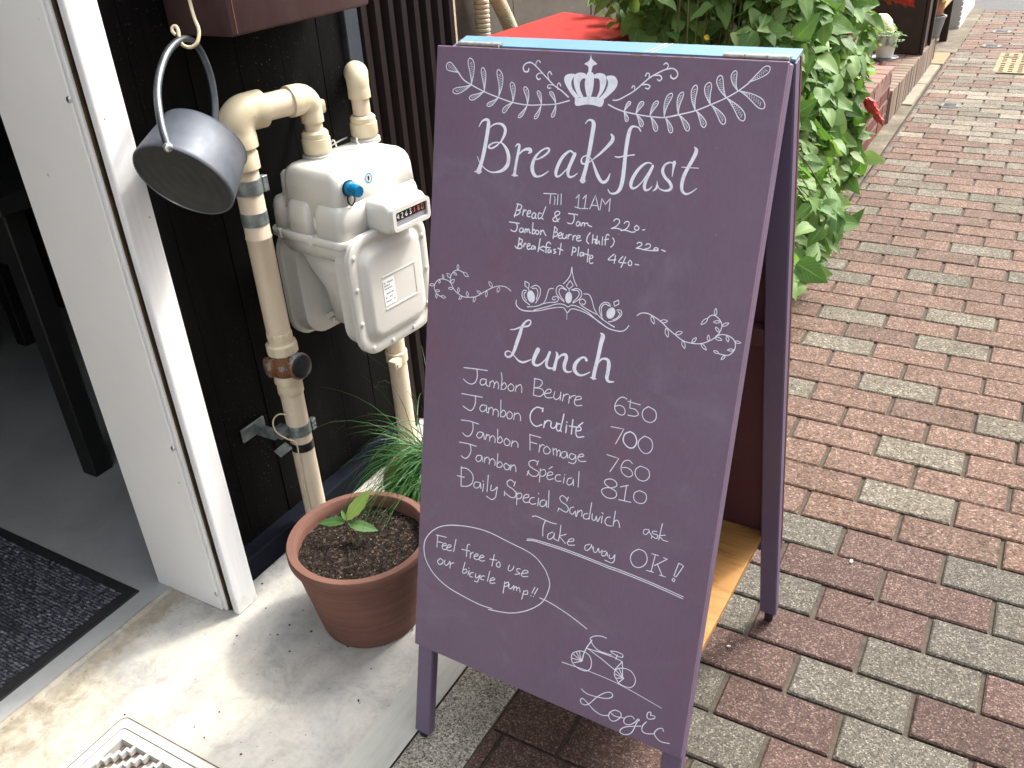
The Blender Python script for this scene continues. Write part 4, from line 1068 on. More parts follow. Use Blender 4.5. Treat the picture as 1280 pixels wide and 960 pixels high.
# kerb stones, gutter and slabs along the buildings
kerb = tag(bpy.data.objects.new('kerb', None), kind='structure'); COL.objects.link(kerb)
y = -2.6
for n in range(6):
    L = 0.60; bm = NB(); box(bm, -0.7305, -0.6245, y+0.003, min(y+L, 0.75)-0.003, -0.04, 0.0015, bev=0.003, seg=1)
    obj('kerb_stone', bm, MAT['curb'], kerb, smooth=False); y += L
    if y > 0.7: break
sheet('street_near', -0.62, 4.2, -9.0, -2.01, 0.0, MAT['pav_grey_old'])
sheet('street_side', 2.85, 4.2, -2.0, 7.66, 0.0, MAT['pav_grey_old'])
sheet('apron_near', -1.42, -0.63, -9.0, -2.61, 0.0, MAT['apron'])
sheet('gutter', -0.80, -0.634, 0.75, 7.66, -0.002, MAT['gutter'], 12, 120, 0.004)
bm = NB()
for a, b_ in ((4.06, 4.60), (4.61, 5.2)): box(bm, -0.735, -0.645, a, b_, -0.03, 0.006, bev=0.003, seg=1)
obj('kerb_slab', bm, MAT['slab'], kerb)
bm = NB(); box(bm, -0.76, -0.63, 5.22, 5.62, -0.03, 0.008, bev=0.004, seg=1); obj('ochre_slab', bm, MAT['ochre'], kerb)
bm = NB(); box(bm, -0.80, -0.60, 5.64, 7.66, -0.03, 0.004); obj('far_slab', bm, MAT['gutter'], kerb)

# concrete apron in front of the shop
bm = NB(); nx, ny = 46, 150
x0, x1, ya, yb = -1.415, -0.800, -2.6, 1.1
grid = [[bm.verts.new((x0+(x1-x0)*i/nx, ya+(yb-ya)*j/ny, 0.0 + 0.0022*noise.noise(Vector((i*.13, j*.16, 0))))) for i in range(nx+1)] for j in range(ny+1)]
for j in range(ny):
    for i in range(nx):
        cx = x0+(x1-x0)*(i+.5)/nx; cy = ya+(yb-ya)*(j+.5)/ny
        if -1.212 < cx < -0.812 and -1.46 < cy < -0.890: continue
        bm.faces.new((grid[j][i], grid[j][i+1], grid[j+1][i+1], grid[j+1][i]))
obj('apron', bm, MAT['apron'], smooth='all', kind='structure')
sheet('apron_edging', -0.806, -0.731, -2.6, 1.1, 0.0035, MAT['edging'], 6, 60, 0.001)
# floor indoors and under the building
V = []; F = []; ny = 420; xs = [-4.6, -3.4, -2.4, -1.7, -1.5, -1.44]
for j in range(ny+1):
    yy = -3.2+3.55*j/ny
    e = -1.402+.016*noise.noise(Vector((yy*6, 2, 0)))+.011*noise.noise(Vector((yy*23, 5, 0)))+.006*noise.noise(Vector((yy*70, 8, 0)))
    for x in xs+[e]: V.append((x, yy, 0.0022))
for j in range(ny):
    for i in range(6): a = j*7+i; F.append((a, a+1, a+8, a+7))
pydata('floor', V, F, MAT['infloor'], kind='structure')
sheet('yard', -4.6, -0.80, 1.1, 9.0, -0.004, MAT['gutter'], 20, 40, 0.003)
# low cement ridge of the threshold
bm = NB(); rows = []
for k in range(90):
    y = -2.6+k*(2.0/89); wob = 0.004*noise.noise(Vector((y*9, 0, 0)))+0.0015*noise.noise(Vector((y*40, 3, 0))); h = 0.0060+0.0028*noise.noise(Vector((y*14, 5, 0)))
    cxx = -1.4060+wob+0.010*(y+0.6)
    rows.append([bm.verts.new((cxx+dx, y, dz)) for dx, dz in ((-0.010, -0.003), (-0.004, h), (0.002, h*1.05), (0.009, -0.003))])
for a, b_ in zip(rows, rows[1:]):
    for k in range(3): bm.faces.new((a[k], a[k+1], b_[k+1], b_[k]))
fixn(bm); obj('threshold', bm, MAT['apron'], smooth='all', kind='structure')

# small stones, crumbs on paving and apron
def pebble_mesh(s):
    bm = NB(); bmesh.ops.create_icosphere(bm, subdivisions=1, radius=s)
    for v in bm.verts: v.co = Vector((v.co.x*1.2, v.co.y*.8, v.co.z*.55))*(1+.25*noise.noise(v.co*300))
    me = bpy.data.meshes.new('pebble'); bm.to_mesh(me); bm.free(); return me
V = []; F = []; pm = pebble_mesh(0.0035)
for n in range(170):
    if n < 60: x, y = rnd.uniform(-.6, .5), rnd.uniform(-.9, 1.8)
    elif n < 120: x, y = rnd.uniform(-1.28, -.66), rnd.uniform(-.9, -.2)
    else: x, y = rnd.uniform(-.74, -.62), rnd.uniform(.9, 3)
    s = rnd.uniform(.18, .75)*(1 if n < 120 else 1.3); b0 = len(V); a = rnd.uniform(0, 6)
    for v in pm.vertices: V.append((x+s*(v.co.x*math.cos(a)-v.co.y*math.sin(a)), y+s*(v.co.x*math.sin(a)+v.co.y*math.cos(a)), .002+s*v.co.z))
    for p in pm.polygons: F.append(tuple(b0+k for k in p.vertices))
pydata('loose_grit', V, F, MAT['soilcrumb'], kind='stuff')
for x, y, s, lab in ((-0.166, 0.086, 1.5, 'small white pebble on a red paver right of the sign'), (-0.318, -0.247, 1.1, 'tiny white chip on the dark pavers by the rear leg of the sign'), (-0.36, -0.42, 1.0, 'tiny pale chip on a red paver beside the front of the sign')):
    o = inst('pebble', pm, (x, y, 0.004), (0, 0, x*9), (s, s, s)); 
    if not pm.materials: pm.materials.append(MAT['pebble'])
    tag(o, lab, 'pebble')

# ---------------------------------------------------------------- shop wall
WX = -1.30
wall = thing('shop_wall', 'black timber boarded shop wall with brown corrugated panel behind the gas meter', 'wall', (WX, -0.6, 0))
def wl(x0, x1, y0, y1, z0, z1, name, mat, bev=0.0):
    bm = NB(); box(bm, x0-WX, x1-WX, y0+0.6, y1+0.6, z0, z1, bev=bev, seg=1); return obj(name, bm, mat, wall)
seams = [-0.545, -0.455, -0.342, -0.228, -0.115, -0.005, 0.068]
for a, b_ in zip(seams, seams[1:]):
    wl(-1.318, -1.300+rnd.uniform(-.0015, .0015), a+0.0004, b_-0.0004, 0.0, 2.7, 'plank', MAT['siding'], 0.0006)
wl(-1.34, -1.3195, -0.60, 0.07, 0.0, 2.7, 'backing_board', MAT['blackplastic'])
wl(-1.32, -1.262, -0.543, 0.075, 0.0, 0.058, 'base_sill', MAT['navy'], 0.004)
wl(-1.33, -1.290, 0.0725, 0.117, 0.0, 2.7, 'corner_trim', MAT['slatestrip'], 0.002)
# corrugated sheet
bm = NB(); V = []; y = 0.118; prof = []
while y < 0.462:
    prof += [(-1.312, y), (-1.312, y+0.010), (-1.296, y+0.018), (-1.296, y+0.036), (-1.312, y+0.044)]; y += 0.0475
lo = [bm.verts.new((x-WX, yy+0.6, 0.0)) for x, yy in prof]; hi = [bm.verts.new((x-WX, yy+0.6, 2.7)) for x, yy in prof]
for k in range(len(prof)-1): bm.faces.new((lo[k], lo[k+1], hi[k+1], hi[k]))
lo2 = bm.verts.new((-1.33-WX, prof[-1][1]+.6, 0)); hi2 = bm.verts.new((-1.33-WX, prof[-1][1]+.6, 2.7)); bm.faces.new((lo[-1], lo2, hi2, hi[-1]))
fixn(bm); obj('corrugated_sheet', bm, MAT['corr'], wall)
# wall body, facade beyond the doorway and side wall in the gap
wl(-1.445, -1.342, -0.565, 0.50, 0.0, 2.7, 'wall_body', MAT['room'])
wl(-1.50, -1.30, -2.9, -0.60, 2.25, 2.7, 'lintel', MAT['siding'])
wl(-1.50, -1.30, -2.9, -1.75, 0.0, 2.05, 'side_panel', MAT['render'])
wl(-4.6, -1.505, 0.36, 0.50, 0.0, 2.7, 'end_wall', MAT['plaster'])
bm = NB(); box(bm, -1.332-WX, -1.326-WX+0.02, 0.4685+0.6, 0.51+0.6, 0, 2.7)
obj('plaster_return', bm, MAT['plaster'], wall)

# indoors
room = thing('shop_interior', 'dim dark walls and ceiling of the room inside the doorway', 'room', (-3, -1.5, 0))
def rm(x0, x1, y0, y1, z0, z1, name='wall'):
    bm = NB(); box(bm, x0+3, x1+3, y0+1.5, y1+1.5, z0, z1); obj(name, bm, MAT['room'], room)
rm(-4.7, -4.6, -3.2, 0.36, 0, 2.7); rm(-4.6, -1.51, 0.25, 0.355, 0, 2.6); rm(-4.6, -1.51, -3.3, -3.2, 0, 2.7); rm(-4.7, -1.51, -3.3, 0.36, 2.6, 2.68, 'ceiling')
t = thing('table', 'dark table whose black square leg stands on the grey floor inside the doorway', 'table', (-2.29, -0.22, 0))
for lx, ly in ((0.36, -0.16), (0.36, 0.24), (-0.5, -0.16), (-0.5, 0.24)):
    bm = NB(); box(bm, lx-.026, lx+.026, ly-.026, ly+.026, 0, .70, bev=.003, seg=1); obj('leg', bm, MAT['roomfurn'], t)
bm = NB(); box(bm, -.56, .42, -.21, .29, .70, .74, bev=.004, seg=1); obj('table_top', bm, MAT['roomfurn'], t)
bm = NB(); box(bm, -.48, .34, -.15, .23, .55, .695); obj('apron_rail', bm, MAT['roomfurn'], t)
bm = NB(); box(bm, -.45, .25, -.13, .13, 0, .13, bev=.006, seg=1)
o = tag(obj('low_step', bm, MAT['roompale']), 'low grey wooden step on the floor deep inside the dark room', 'step'); o.location = (-3.05, -0.20, 0); o.rotation_euler = (0, 0, R(-4))
bm = NB()
for r_ in (0.075, 0.092, 0.108, 0.124): tube(bm, [(-3.11, 0.21-0.004*(r_*50), 0.56) if False else (-3.22+r_*math.cos(a), 0.235, 0.56+r_*1.15*math.sin(a)) for a in [2*math.pi*k/40 for k in range(41)]], 0.0035, 6, cap=False)
tag(obj('coiled_cable', bm, MAT['zinc'], smooth='all'), 'coil of grey cable hanging on the dark room wall', 'cable')

# ---------------------------------------------------------------- white door frame
df = thing('door_frame', 'white painted door frame between the doorway and the black boards', 'door frame', (-1.34, -0.6, 0))
def dfb(x0, x1, y0, y1, z0, z1, name, mat, bev=0.0):
    bm = NB(); box(bm, x0+1.34, x1+1.34, y0+0.6, y1+0.6, z0, z1, bev=bev, seg=2); return obj(name, bm, mat, df)
dfb(-1.448, -1.2590, -0.606, -0.566, 0.001, 2.1, 'reveal_panel', MAT['jamb'], 0.0015)
dfb(-1.2585, -1.2475, -0.6035, -0.575, 0.001, 2.1, 'edge_bead', MAT['trim'], 0.003)
dfb(-1.2472, -1.2440, -0.5990, -0.580, 0.001, 2.1, 'sealant_line', MAT['rustgap'])
dfb(-1.2442, -1.2330, -0.5955, -0.570, 0.0, 2.1, 'gap_shade_strip', MAT['blackplastic'])  # black strip set nearly flush; its colour stands in for the open gap's shade
dfb(-1.2335, -1.2180, -0.6005, -0.5462, 0.0, 2.15, 'trim_board', MAT['trim'], 0.003)
for z in (0.045, 0.40, 1.02):
    bm = NB(); M = Matrix.Translation((-1.262+1.34, -0.606+0.6, z)) @ Matrix.Rotation(R(90), 4, 'X')
    rg = lathe(bm, [(0.0052, 0), (0.0048, 0.0018), (0.0026, 0.0028)], 14, M=M); capring(bm, rg[-1]); fixn(bm); obj('screw', bm, MAT['metal'], df, smooth='all')

# brown box overhead
bb = thing('overhead_box', 'brown painted metal box fixed high on the black wall above the meter', 'box', (-1.225, -0.19, 1.07))
bm = NB(); box(bm, -0.073, 0.072, -0.178, 0.178, 0.0, 0.44, bev=0.006); obj('casing', bm, MAT['brownbox'], bb, smooth=True)
bm = NB(); box(bm, 0.0722, 0.0730, -0.168, -0.166, 0.004, 0.43); obj('rust_streak', bm, MAT['ruststreak'], bb)

# floor mat
mt = thing('door_mat', 'dark blue-black ribbed door mat with rubber border inside the doorway', 'door mat', (-1.95, -1.15, 0.0))
bm = NB(); box(bm, -0.43, 0.489, -0.5, 0.506, 0.0, 0.005, bev=0.002, seg=1); obj('rubber_border', bm, MAT['rubber'], mt)
V = []; F = []; r_ = random.Random(3)
px_, py_ = 0.0088, 0.0068
for iy in range(68):
    for ix in range(54):
        x = 0.460-ix*px_ - (py_*.5 if iy % 2 else 0); y = 0.478-iy*py_*1.0
        x += r_.uniform(-.0008, .0008); y += r_.uniform(-.0008, .0008); h = 0.0095+r_.uniform(-.0015, .0018)
        a = R(38 if (ix+iy) % 2 else 14)+r_.uniform(-.3, .3); L, W = 0.0043, 0.0019; b0 = len(V)
        for u, v, z in ((-L, -W, .0045), (L, -W, .0045), (L, W, .0045), (-L, W, .0045), (-L*.6, -W*.5, h), (L*.6, -W*.5, h*.93), (L*.6, W*.5, h*.93), (-L*.6, W*.5, h)):
            V.append((x+u*math.cos(a)-v*math.sin(a), y+u*math.sin(a)+v*math.cos(a), z))
        for f in ((0, 1, 5, 4), (1, 2, 6, 5), (2, 3, 7, 6), (3, 0, 4, 7), (4, 5, 6, 7)): F.append(tuple(b0+k for k in f))
pydata('yarn_loops', V, F, MAT['yarn'], mt, smooth=True, kind='stuff')
bm = NB(); box(bm, -0.40, 0.466, -0.48, 0.484, 0.0045, 0.0062); obj('mat_base', bm, MAT['rubber'], mt)

# drain cover
dc = thing('drain_cover', 'pale rounded square drain cover with zigzag slots set in the concrete', 'drain cover', (-1.0125, -1.1745, 0.0))
W2, H2 = 0.2075, 0.2915
f3 = lambda u, v, d: Vector((u, v, d))
bm = NB(); 
def ringplate(bm, w, h, r, wi, hi, ri, z0, z1):
    o0 = [bm.verts.new((u, v, z1)) for u, v in rrect(w, h, r)]; i0 = [bm.verts.new((u, v, z1)) for u, v in rrect(wi, hi, ri)]
    o1 = [bm.verts.new((u, v, z0)) for u, v in rrect(w, h, r)]; i1 = [bm.verts.new((u, v, z0)) for u, v in rrect(wi, hi, ri)]
    N = len(o0)
    for k in range(N):
        q = (k+1) % N
        bm.faces.new((o0[k], o0[q], i0[q], i0[k])); bm.faces.new((o1[k], o1[q], o0[q], o0[k])); bm.faces.new((i0[k], i0[q], i1[q], i1[k]))
ringplate(bm, 2*W2, 2*H2, 0.012, 2*W2-0.031, 2*H2-0.031, 0.010, -0.012, 0.0042); fixn(bm); obj('outer_frame', bm, MAT['grate'], dc)
wi, hi = 2*W2-0.0350, 2*H2-0.0350
bm = NB(); ringplate(bm, 2*W2+.006, 2*H2+.006, 0.014, 2*W2-.0005, 2*H2-.0005, .012, -0.003, 0.0032); fixn(bm); obj('grime_line', bm, MAT['grime'], dc)
bm = NB(); ringplate(bm, wi, hi, 0.009, wi-0.034, hi-0.034, 0.001, -0.012, 0.0038); fixn(bm); obj('lid_rim', bm, MAT['grate'], dc)
bm = NB(); ax, ay = wi/2-0.017, hi/2-0.017
nb = 0
for k in range(1, 22):
    x, y = -ax+k*0.0330, ay+0.001
    st = 0
    while x > -ax-0.002 and y > -ay:
        nx_, ny_ = x-0.0085, y-0.0110
        xa, xb = max(nx_, -ax), min(x, ax)
        if x-0.0028 < ax: box(bm, max(x-0.0028, -ax), min(x+0.0028, ax), max(ny_-0.0028, -ay), min(y+0.0028, ay), -0.008, 0.0032)
        if xb > xa: box(bm, xa, xb, max(ny_-0.0027, -ay), min(ny_+0.0027, ay), -0.0079, 0.0030)
        x, y = nx_, ny_
obj('zigzag_bars', bm, MAT['grate'], dc)
bm = NB(); box(bm, -W2+.012, W2-.012, -H2+.012, H2-.012, -0.05, -0.0125); obj('pit_bed', bm, MAT['gratepit'], dc)
bm = NB(); box(bm, .035, .060, ay+.004, ay+.013, 0.0036, 0.0046); obj('lifting_notch', bm, MAT['blackplastic'], dc)

# ================================================================ SANDWICH BOARD
SO = (-0.50142, -0.69172, 0.0); PSI = -0.023808; AL = 0.238907; WB = 0.46135; H0, H1 = 0.19329, 1.11363
sb = thing('sandwich_board', 'purple wooden A-frame menu board with white hand lettering standing on the brick pavement', 'menu board', SO, PSI)
ca, sa = math.cos(AL), math.sin(AL)
def FP(u, h, d): return Vector((u, h*sa-d*ca, h*ca+d*sa))            # on the front frame, d outwards
MF = Matrix(((1, 0, 0, 0), (0, -ca, sa, 0), (0, sa, ca, 0), (0, 0, 0, 1)))  # (u, d, h) -> local
def fbox(u0, u1, h0, h1, d0, d1, name, mats, bev=0.0015, mi=None):
    bm = NB(); box(bm, u0, u1, d0, d1, h0, h1, bev=bev, seg=1); 
    for v in bm.verts: v.co = MF @ v.co
    fixn(bm); return obj(name, bm, mats, sb)
hw = WB/2
fp = fbox(-hw, hw, H0, H1, -0.009, 0.0, 'front_panel', MAT['board'], 0.0012)
for s in (-1, 1):
    a, b_ = (hw-0.030, hw-0.0006) if s > 0 else (-hw+0.0006, -hw+0.030)
    fbox(a, b_, 0.016, H1-0.001, -0.028, -0.0092, 'front_leg', MAT['stile'], 0.002)
for h in (0.235, 0.665, 1.085): fbox(-hw+.031, hw-.031, h-.014, h+.014, -0.027, -0.0095, 'front_rail', MAT['inner'])
# rear frame
BE = R(13.4); cb, sb_ = math.cos(BE), math.sin(BE)
PT = Vector((0, 0.2925, 1.0778))     # inner top edge of the rear frame
# (u, t outwards, s down along the frame)
MR = Matrix(((1, 0, 0, PT.x), (0, cb, sb_, PT.y), (0, sb_, -cb, PT.z), (0, 0, 0, 1)))
def rbx(u0, u1, t0, t1, s0, s1, name, mats, bev=0.0015):
    bm = NB(); box(bm, u0, u1, t0, t1, s0, s1, bev=bev, seg=1)
    for v in bm.verts: v.co = MR @ v.co
    fixn(bm); return obj(name, bm, mats, sb)
LR = 1.0917
for s in (-1, 1):
    a, b_ = (hw-0.031, hw) if s > 0 else (-hw, -hw+0.031)
    rbx(a, b_, 0, 0.0185, 0.003, LR-0.006, 'rear_leg', MAT['stile'], 0.002)
rbx(-hw, hw, 0.0188, 0.027, 0.003, 0.90, 'rear_panel', MAT['inner'])
for s0, s1 in ((0.004, 0.034), (0.392, 0.424), (0.868, 0.898)): rbx(-hw+.0313, hw-.0313, 0.001, 0.0183, s0, s1, 'rear_rail', MAT['inner'])
rbx(-hw+0.010, hw, -0.0005, 0.0275, -0.0012, 0.0026, 'top_strip', MAT['bluetop'], 0.0004)
# painted scrape and chips on the top edge
bm = NB()
for u, wd in ((0.052, .0016), (0.060, .0010)):
    q = [(u, 0.0, -0.0016), (u+wd, 0.0, -0.0016), (u+wd+.016, .027, -0.0016), (u+.016, .027, -0.0016)]
    bm.faces.new([bm.verts.new(MR @ Vector(p)) for p in q])
obj('scrape_mark', bm, MAT['white'], sb)
bm = NB(); rr = random.Random(5)
for u, wd in ((-0.075, .012), (0.045, .018), (0.070, .010), (0.098, .014), (0.118, .006), (-0.158, .008), (0.205, .004), (-.2, .006)):
    bm = NB(); q = [(u, H1+.0002, -.0002), (u+wd*.3, H1-.0014*rr.random()-.0008, .0004), (u+wd*.7, H1-.0018*rr.random()-.0006, .0004), (u+wd, H1+.0002, -.0002)]
    bm.faces.new([bm.verts.new(FP(*p)) for p in q]); obj('paint_chip', bm, MAT['barewood'], sb)
for u, h in ((0.088, 1.098), (0.2285, 0.86), (0.2288, 0.55)):
    bm = NB(); bm.faces.new([bm.verts.new(FP(*p)) for p in ((u-.0015, h-.004, .0004), (u+.0015, h-.004, .0004), (u+.0003, h+.003, .0004))]); obj('paint_chip', bm, MAT['barewood'], sb)
# hinges: leaf and knuckles on the top edge



for u0, n, L in ((-0.212, 5, 0.0128), (0.150, 3, 0.0255)):
    y0 = 0.2860; hm = NB()
    for k in range(n):
        tube(hm, [(u0+k*L+.0006, y0, 1.0805), (u0+(k+1)*L-.0006, y0, 1.0805)], 0.0028, 10)
    h = obj('hinge', hm, MAT['hinge'], sb, smooth=True)
    bm = NB(); box(bm, u0, u0+n*L, y0, y0+0.010, 1.0812, 1.0826); obj('leaf', bm, MAT['hinge'], h)
# shelf and rubber feet
bm = NB(); box(bm, -hw+0.033, 0.2005, 0.0865, 0.510, 0.232, 0.243, bev=0.001, seg=1); obj('shelf', bm, MAT['ply'], sb)
for u in (-hw+.0145, hw-.0145):
    for P_ in (FP(u, 0.016, -0.0185), MR @ Vector((u, 0.009, LR-0.006))):
        bm = NB(); rg = lathe(bm, [(0.0075, 0.0), (0.0085, 0.004), (0.0078, P_.z+.004)], 14, P_.x, P_.y); capring(bm, rg[0], True); capring(bm, rg[-1]); fixn(bm)
        obj('rubber_foot', bm, MAT['rubber'], sb, smooth=True)

# ---- lettering and drawings in white paint marker, built as thin strokes on the panel
def ribbon(bm, P, lift):
    n = len(P)
    L = []
    for i in range(n):
        a = P[max(i-1, 0)]; b_ = P[min(i+1, n-1)]
        dx, dy = b_[0]-a[0], b_[1]-a[1]; l = math.hypot(dx, dy) or 1e-9
        w = max(P[i][2]*1.04, 6)/2; nx, ny = -dy/l*w, dx/l*w
        L.append((bm.verts.new(FP((P[i][0]+nx)*1e-4, (P[i][1]+ny)*1e-4, lift)), bm.verts.new(FP((P[i][0]-nx)*1e-4, (P[i][1]-ny)*1e-4, lift))))
    for a, b_ in zip(L, L[1:]): bm.faces.new((a[0], a[1], b_[1], b_[0]))
    for i, s in ((0, -1), (n-1, 1)):      # round ends
        x, y, w = P[i][0], P[i][1], max(P[i][2], 5)/2
        vs = [bm.verts.new(FP((x+w*math.cos(t))*1e-4, (y+w*math.sin(t))*1e-4, lift+0.00003)) for t in [2*math.pi*k/8 for k in range(8)]]
        bm.faces.new(vs)
CHALK_GROUPS = []
for gname, data in CHALK.items():
    if gname in ('lunch_menu', 'breakfast_menu'):
        lim = 330 if gname == 'lunch_menu' else 99999
        a = [l for l in data.split('\n') if float(l.split()[1].split(',')[0]) < lim*10 or gname != 'lunch_menu']
        a1, a2 = [], []
        for l in data.split('\n'):
            u0, h0_ = [float(v) for v in l.split()[1].split(',')[:2]]
            (a2 if gname == 'lunch_menu' and u0 > 560+0.0*h0_ else a1).append(l)
        CHALK_GROUPS.append((gname, '\n'.join(a1)))
        if a2: CHALK_GROUPS.append(('lunch_price', '\n'.join(a2)))
    else: CHALK_GROUPS.append((gname, data))
def leafstroke(bm, b0, tip, w, bend, lw, hatch, lift):
    dx, dy = tip[0]-b0[0], tip[1]-b0[1]; L = math.hypot(dx, dy); tx, ty = dx/L, dy/L; nx, ny = -ty, tx
    def pt(s, o):
        c = bend*4*s*(1-s); return (b0[0]+tx*L*s+nx*(c+o), b0[1]+ty*L*s+ny*(c+o))
    prof = [(0, 0), (.15, .10), (.35, .26), (.55, .40), (.75, .5), (.88, .44), (.96, .26), (1.0, 0)] if hatch else [(0, 0), (.2, .32), (.45, .5), (.7, .38), (1.0, 0)]
    A = [(*pt(s, o*w), lw) for s, o in prof]; B = [(*pt(s, -o*w), lw) for s, o in prof]
    ribbon(bm, crom(A + B[::-1][1:], 3), lift)
    if hatch:
        S = []; k = 0; s = .12
        while s < .88:
            o = .32*w*min(1, s*1.7)*(1 if k % 2 else -1)*(0.8 if s < .75 else .6); S.append((*pt(s, o), lw*.75)); s += 0.045; k += 1
        ribbon(bm, S, lift+0.00002)
for gname, data in CHALK_GROUPS:
    bm = NB(); k = 0
    for ln in data.split('\n'):
        t = ln.split(); kind = t[0]; lift = 0.00035+0.00006*(k % 5)*0.5; k += 1
        if kind in 'LS':
            P = [tuple(float(v) for v in s.split(',')) for s in t[1:]]
            P = [(a, b_, w_*1.0) for a, b_, w_ in P]
            if kind == 'S' and len(P) > 2: P = crom(P, 5)
            elif kind == 'L':
                Q = []
                for a, b_ in zip(P, P[1:]):
                    for q in range(3): Q.append(tuple(a[i]+(b_[i]-a[i])*q/3 for i in range(3)))
                P = Q+[P[-1]]
            ribbon(bm, P, lift)
        elif kind == 'F':
            P = [tuple(float(v) for v in s.split(',')) for s in t[1:]]
            P = crom(P+[P[0]], 3)[:-1] if gname != 'crown' or len(P) > 7 else P
            f = bm.faces.new([bm.verts.new(FP(a*1e-4, b_*1e-4, lift)) for a, b_ in P])
            bmesh.ops.triangulate(bm, faces=[f])
        else:
            v = [float(x) for x in t[1:]]
            leafstroke(bm, v[0:2], v[2:4], v[4], v[5], v[6], kind == 'T', lift)
    fixn(bm)
    for f in bm.faces:
        if f.normal.y > 0: f.normal_flip()
    obj(gname+'_lettering' if gname in ('title', 'breakfast_menu', 'lunch_title', 'lunch_menu', 'lunch_price', 'takeaway', 'signature', 'speech_bubble') else gname+'_drawing', bm, MAT['chalk'], fp)

# ================================================================ GAS PIPES
fit, pip = MAT['fitting'], MAT['pipe']
gp = thing('gas_pipe', 'beige gas riser pipe with rusty valve rising beside the white door frame to the meter', 'gas pipe', (-1.220, -0.339, 0.0))
def T_(p, base): return tuple(a-b_ for a, b_ in zip(p, base))
G0 = (-1.220, -0.339, 0.0)
def vt(base, parent, name, mat, x, y, prof, n=28, smooth=True):
    bm = NB(); rg = lathe(bm, [(r_, z) for r_, z in prof], n, x-base[0], y-base[1]); capring(bm, rg[0], True); capring(bm, rg[-1]); fixn(bm)
    return obj(name, bm, mat, parent, smooth=smooth)
px, py = G0[0], G0[1]
vt(G0, gp, 'lower_pipe', pip, px, py, [(.0235, 0), (.0235, .415)])
vt(G0, gp, 'upper_pipe', pip, px, py, [(.0235, .500), (.0235, .715), (.0245, .7165), (.0245, .7185), (.0235, .720), (.0235, .885)])
vt(G0, gp, 'lower_coupling', fit, px, py, [(.0250, .385), (.0262, .388), (.0262, .402), (.0245, .406), (.0235, .410), (.0285, .4125), (.0285, .428), (.027, .430)])
nutp = lambda r_, z0, z1: [(r_*.93, z0), (r_, z0+.002), (r_, z1-.002), (r_*.93, z1)]
vt(G0, gp, 'upper_coupling', fit, px, py, [(.0285, .4765), (.0310, .479), (.0310, .4975), (.029, .500), (.0238, .501), (.0238, .506), (.0252, .509), (.0252, .5215), (.0236, .524)], 10, False)
# valve body
va = vt(G0, gp, 'valve_body', MAT['rust'], px, py, [(.024, .4285), (.0275, .436), (.031, .447), (.032, .454), (.031, .463), (.0275, .472), (.026, .477)], 28)
dirv = Vector((0.80, -0.60, 0)).normalized()
def along(p0, d, prof, n, name, mat, parent, smooth=True, off=(0, 0, 0)):
    d = Vector(d).normalized(); q = d.to_track_quat('Z', 'Y').to_matrix().to_4x4(); M = Matrix.Translation(Vector(p0)-Vector(off)) @ q
    bm = NB(); rg = lathe(bm, prof, n, M=M); capring(bm, rg[0], True); capring(bm, rg[-1]); fixn(bm)
    return obj(name, bm, mat, parent, smooth=smooth)
vd = Vector((0.985, -0.12, 0.10)).normalized()
along((px, py, .453), vd, [(.016, .022), (.017, .034), (.0245, .036), (.027, .040), (.027, .047), (.0245, .050)], 20, 'valve_collar', MAT['rust'], va, off=G0)
along((px, py, .453), vd, [(.0225, .0495), (.0228, .0525), (.0205, .0545), (.010, .0553)], 24, 'valve_cap', MAT['darkcap'], va, off=G0)
along((px, py, .453), (-.5, -.85, 0), [(.019, .018), (.021, .026), (.021, .036), (.017, .040)], 12, 'valve_boss', MAT['rust'], va, off=G0)
# steel band clamp, second clamp, dark tape, bracket to the wall, thin white wire with label
vt(G0, gp, 'band_clamp', MAT['zinc'], px, py, [(.0243, .288), (.0252, .2885), (.0252, .3125), (.0243, .313)])
bm = NB(); 
for z in (.291, .299, .307): box(bm, .012, .0235, .0165, .0285, z-.003, z+.003, bev=.001, seg=1)
box(bm, .010, .021, .018, .031, .2885, .3125, bev=.001, seg=1); obj('clamp_screw', bm, MAT['zinc'], gp)
vt(G0, gp, 'black_tape', MAT['blackplastic'], px, py, [(.0240, .2505), (.0246, .251), (.0246, .2695), (.0240, .270)])
vt(G0, gp, 'upper_band_clamp', MAT['zinc'], px, py, [(.0243, .800), (.0255, .8005), (.0255, .8265), (.0243, .827)])
bm = NB(); box(bm, .010, .022, .016, .030, .799, .828, bev=.0015, seg=1); obj('clamp_lug', bm, MAT['zinc'], gp)
vt(G0, gp, 'grey_tape', MAT['zinc'], px, py, [(.0238, .742), (.0242, .7425), (.0242, .7665), (.0238, .767)])
bm = NB(); box(bm, -.075, -.020, -.052, -.044, .292, .318, bev=.001, seg=1); box(bm, -.079, -.074, -.085, -.020, .290, .320, bev=.001, seg=1); box(bm, -.030, -.002, -.049, -.018, .296, .314, bev=.001, seg=1)
obj('wall_bracket', bm, MAT['zinc'], gp)
bm = NB(); along_b = [(0.002, -.0245, .345), (-.012, -.035, .348), (-.018, -.047, .338), (-.012, -.052, .318), (.004, -.044, .300), (.014, -.030, .284), (.012, -.0262, .255), (.010, -.0270, .20), (.0095, -.0262, .14), (.012, -.029, .07), (.018, -.026, .05)]
tube(bm, crom(along_b, 5), .0016, 6); obj('thin_wire', bm, MAT['hookcream'], gp, smooth='all')
bm = NB(); M = Matrix.Translation((-.002, -.052, .275)) @ Matrix.Rotation(R(38), 4, 'Z') @ Matrix.Rotation(R(-35), 4, 'Y'); box(bm, -.016, .016, -.001, .001, -.010, .010, M=M); obj('grey_tag', bm, MAT['zinc'], gp)

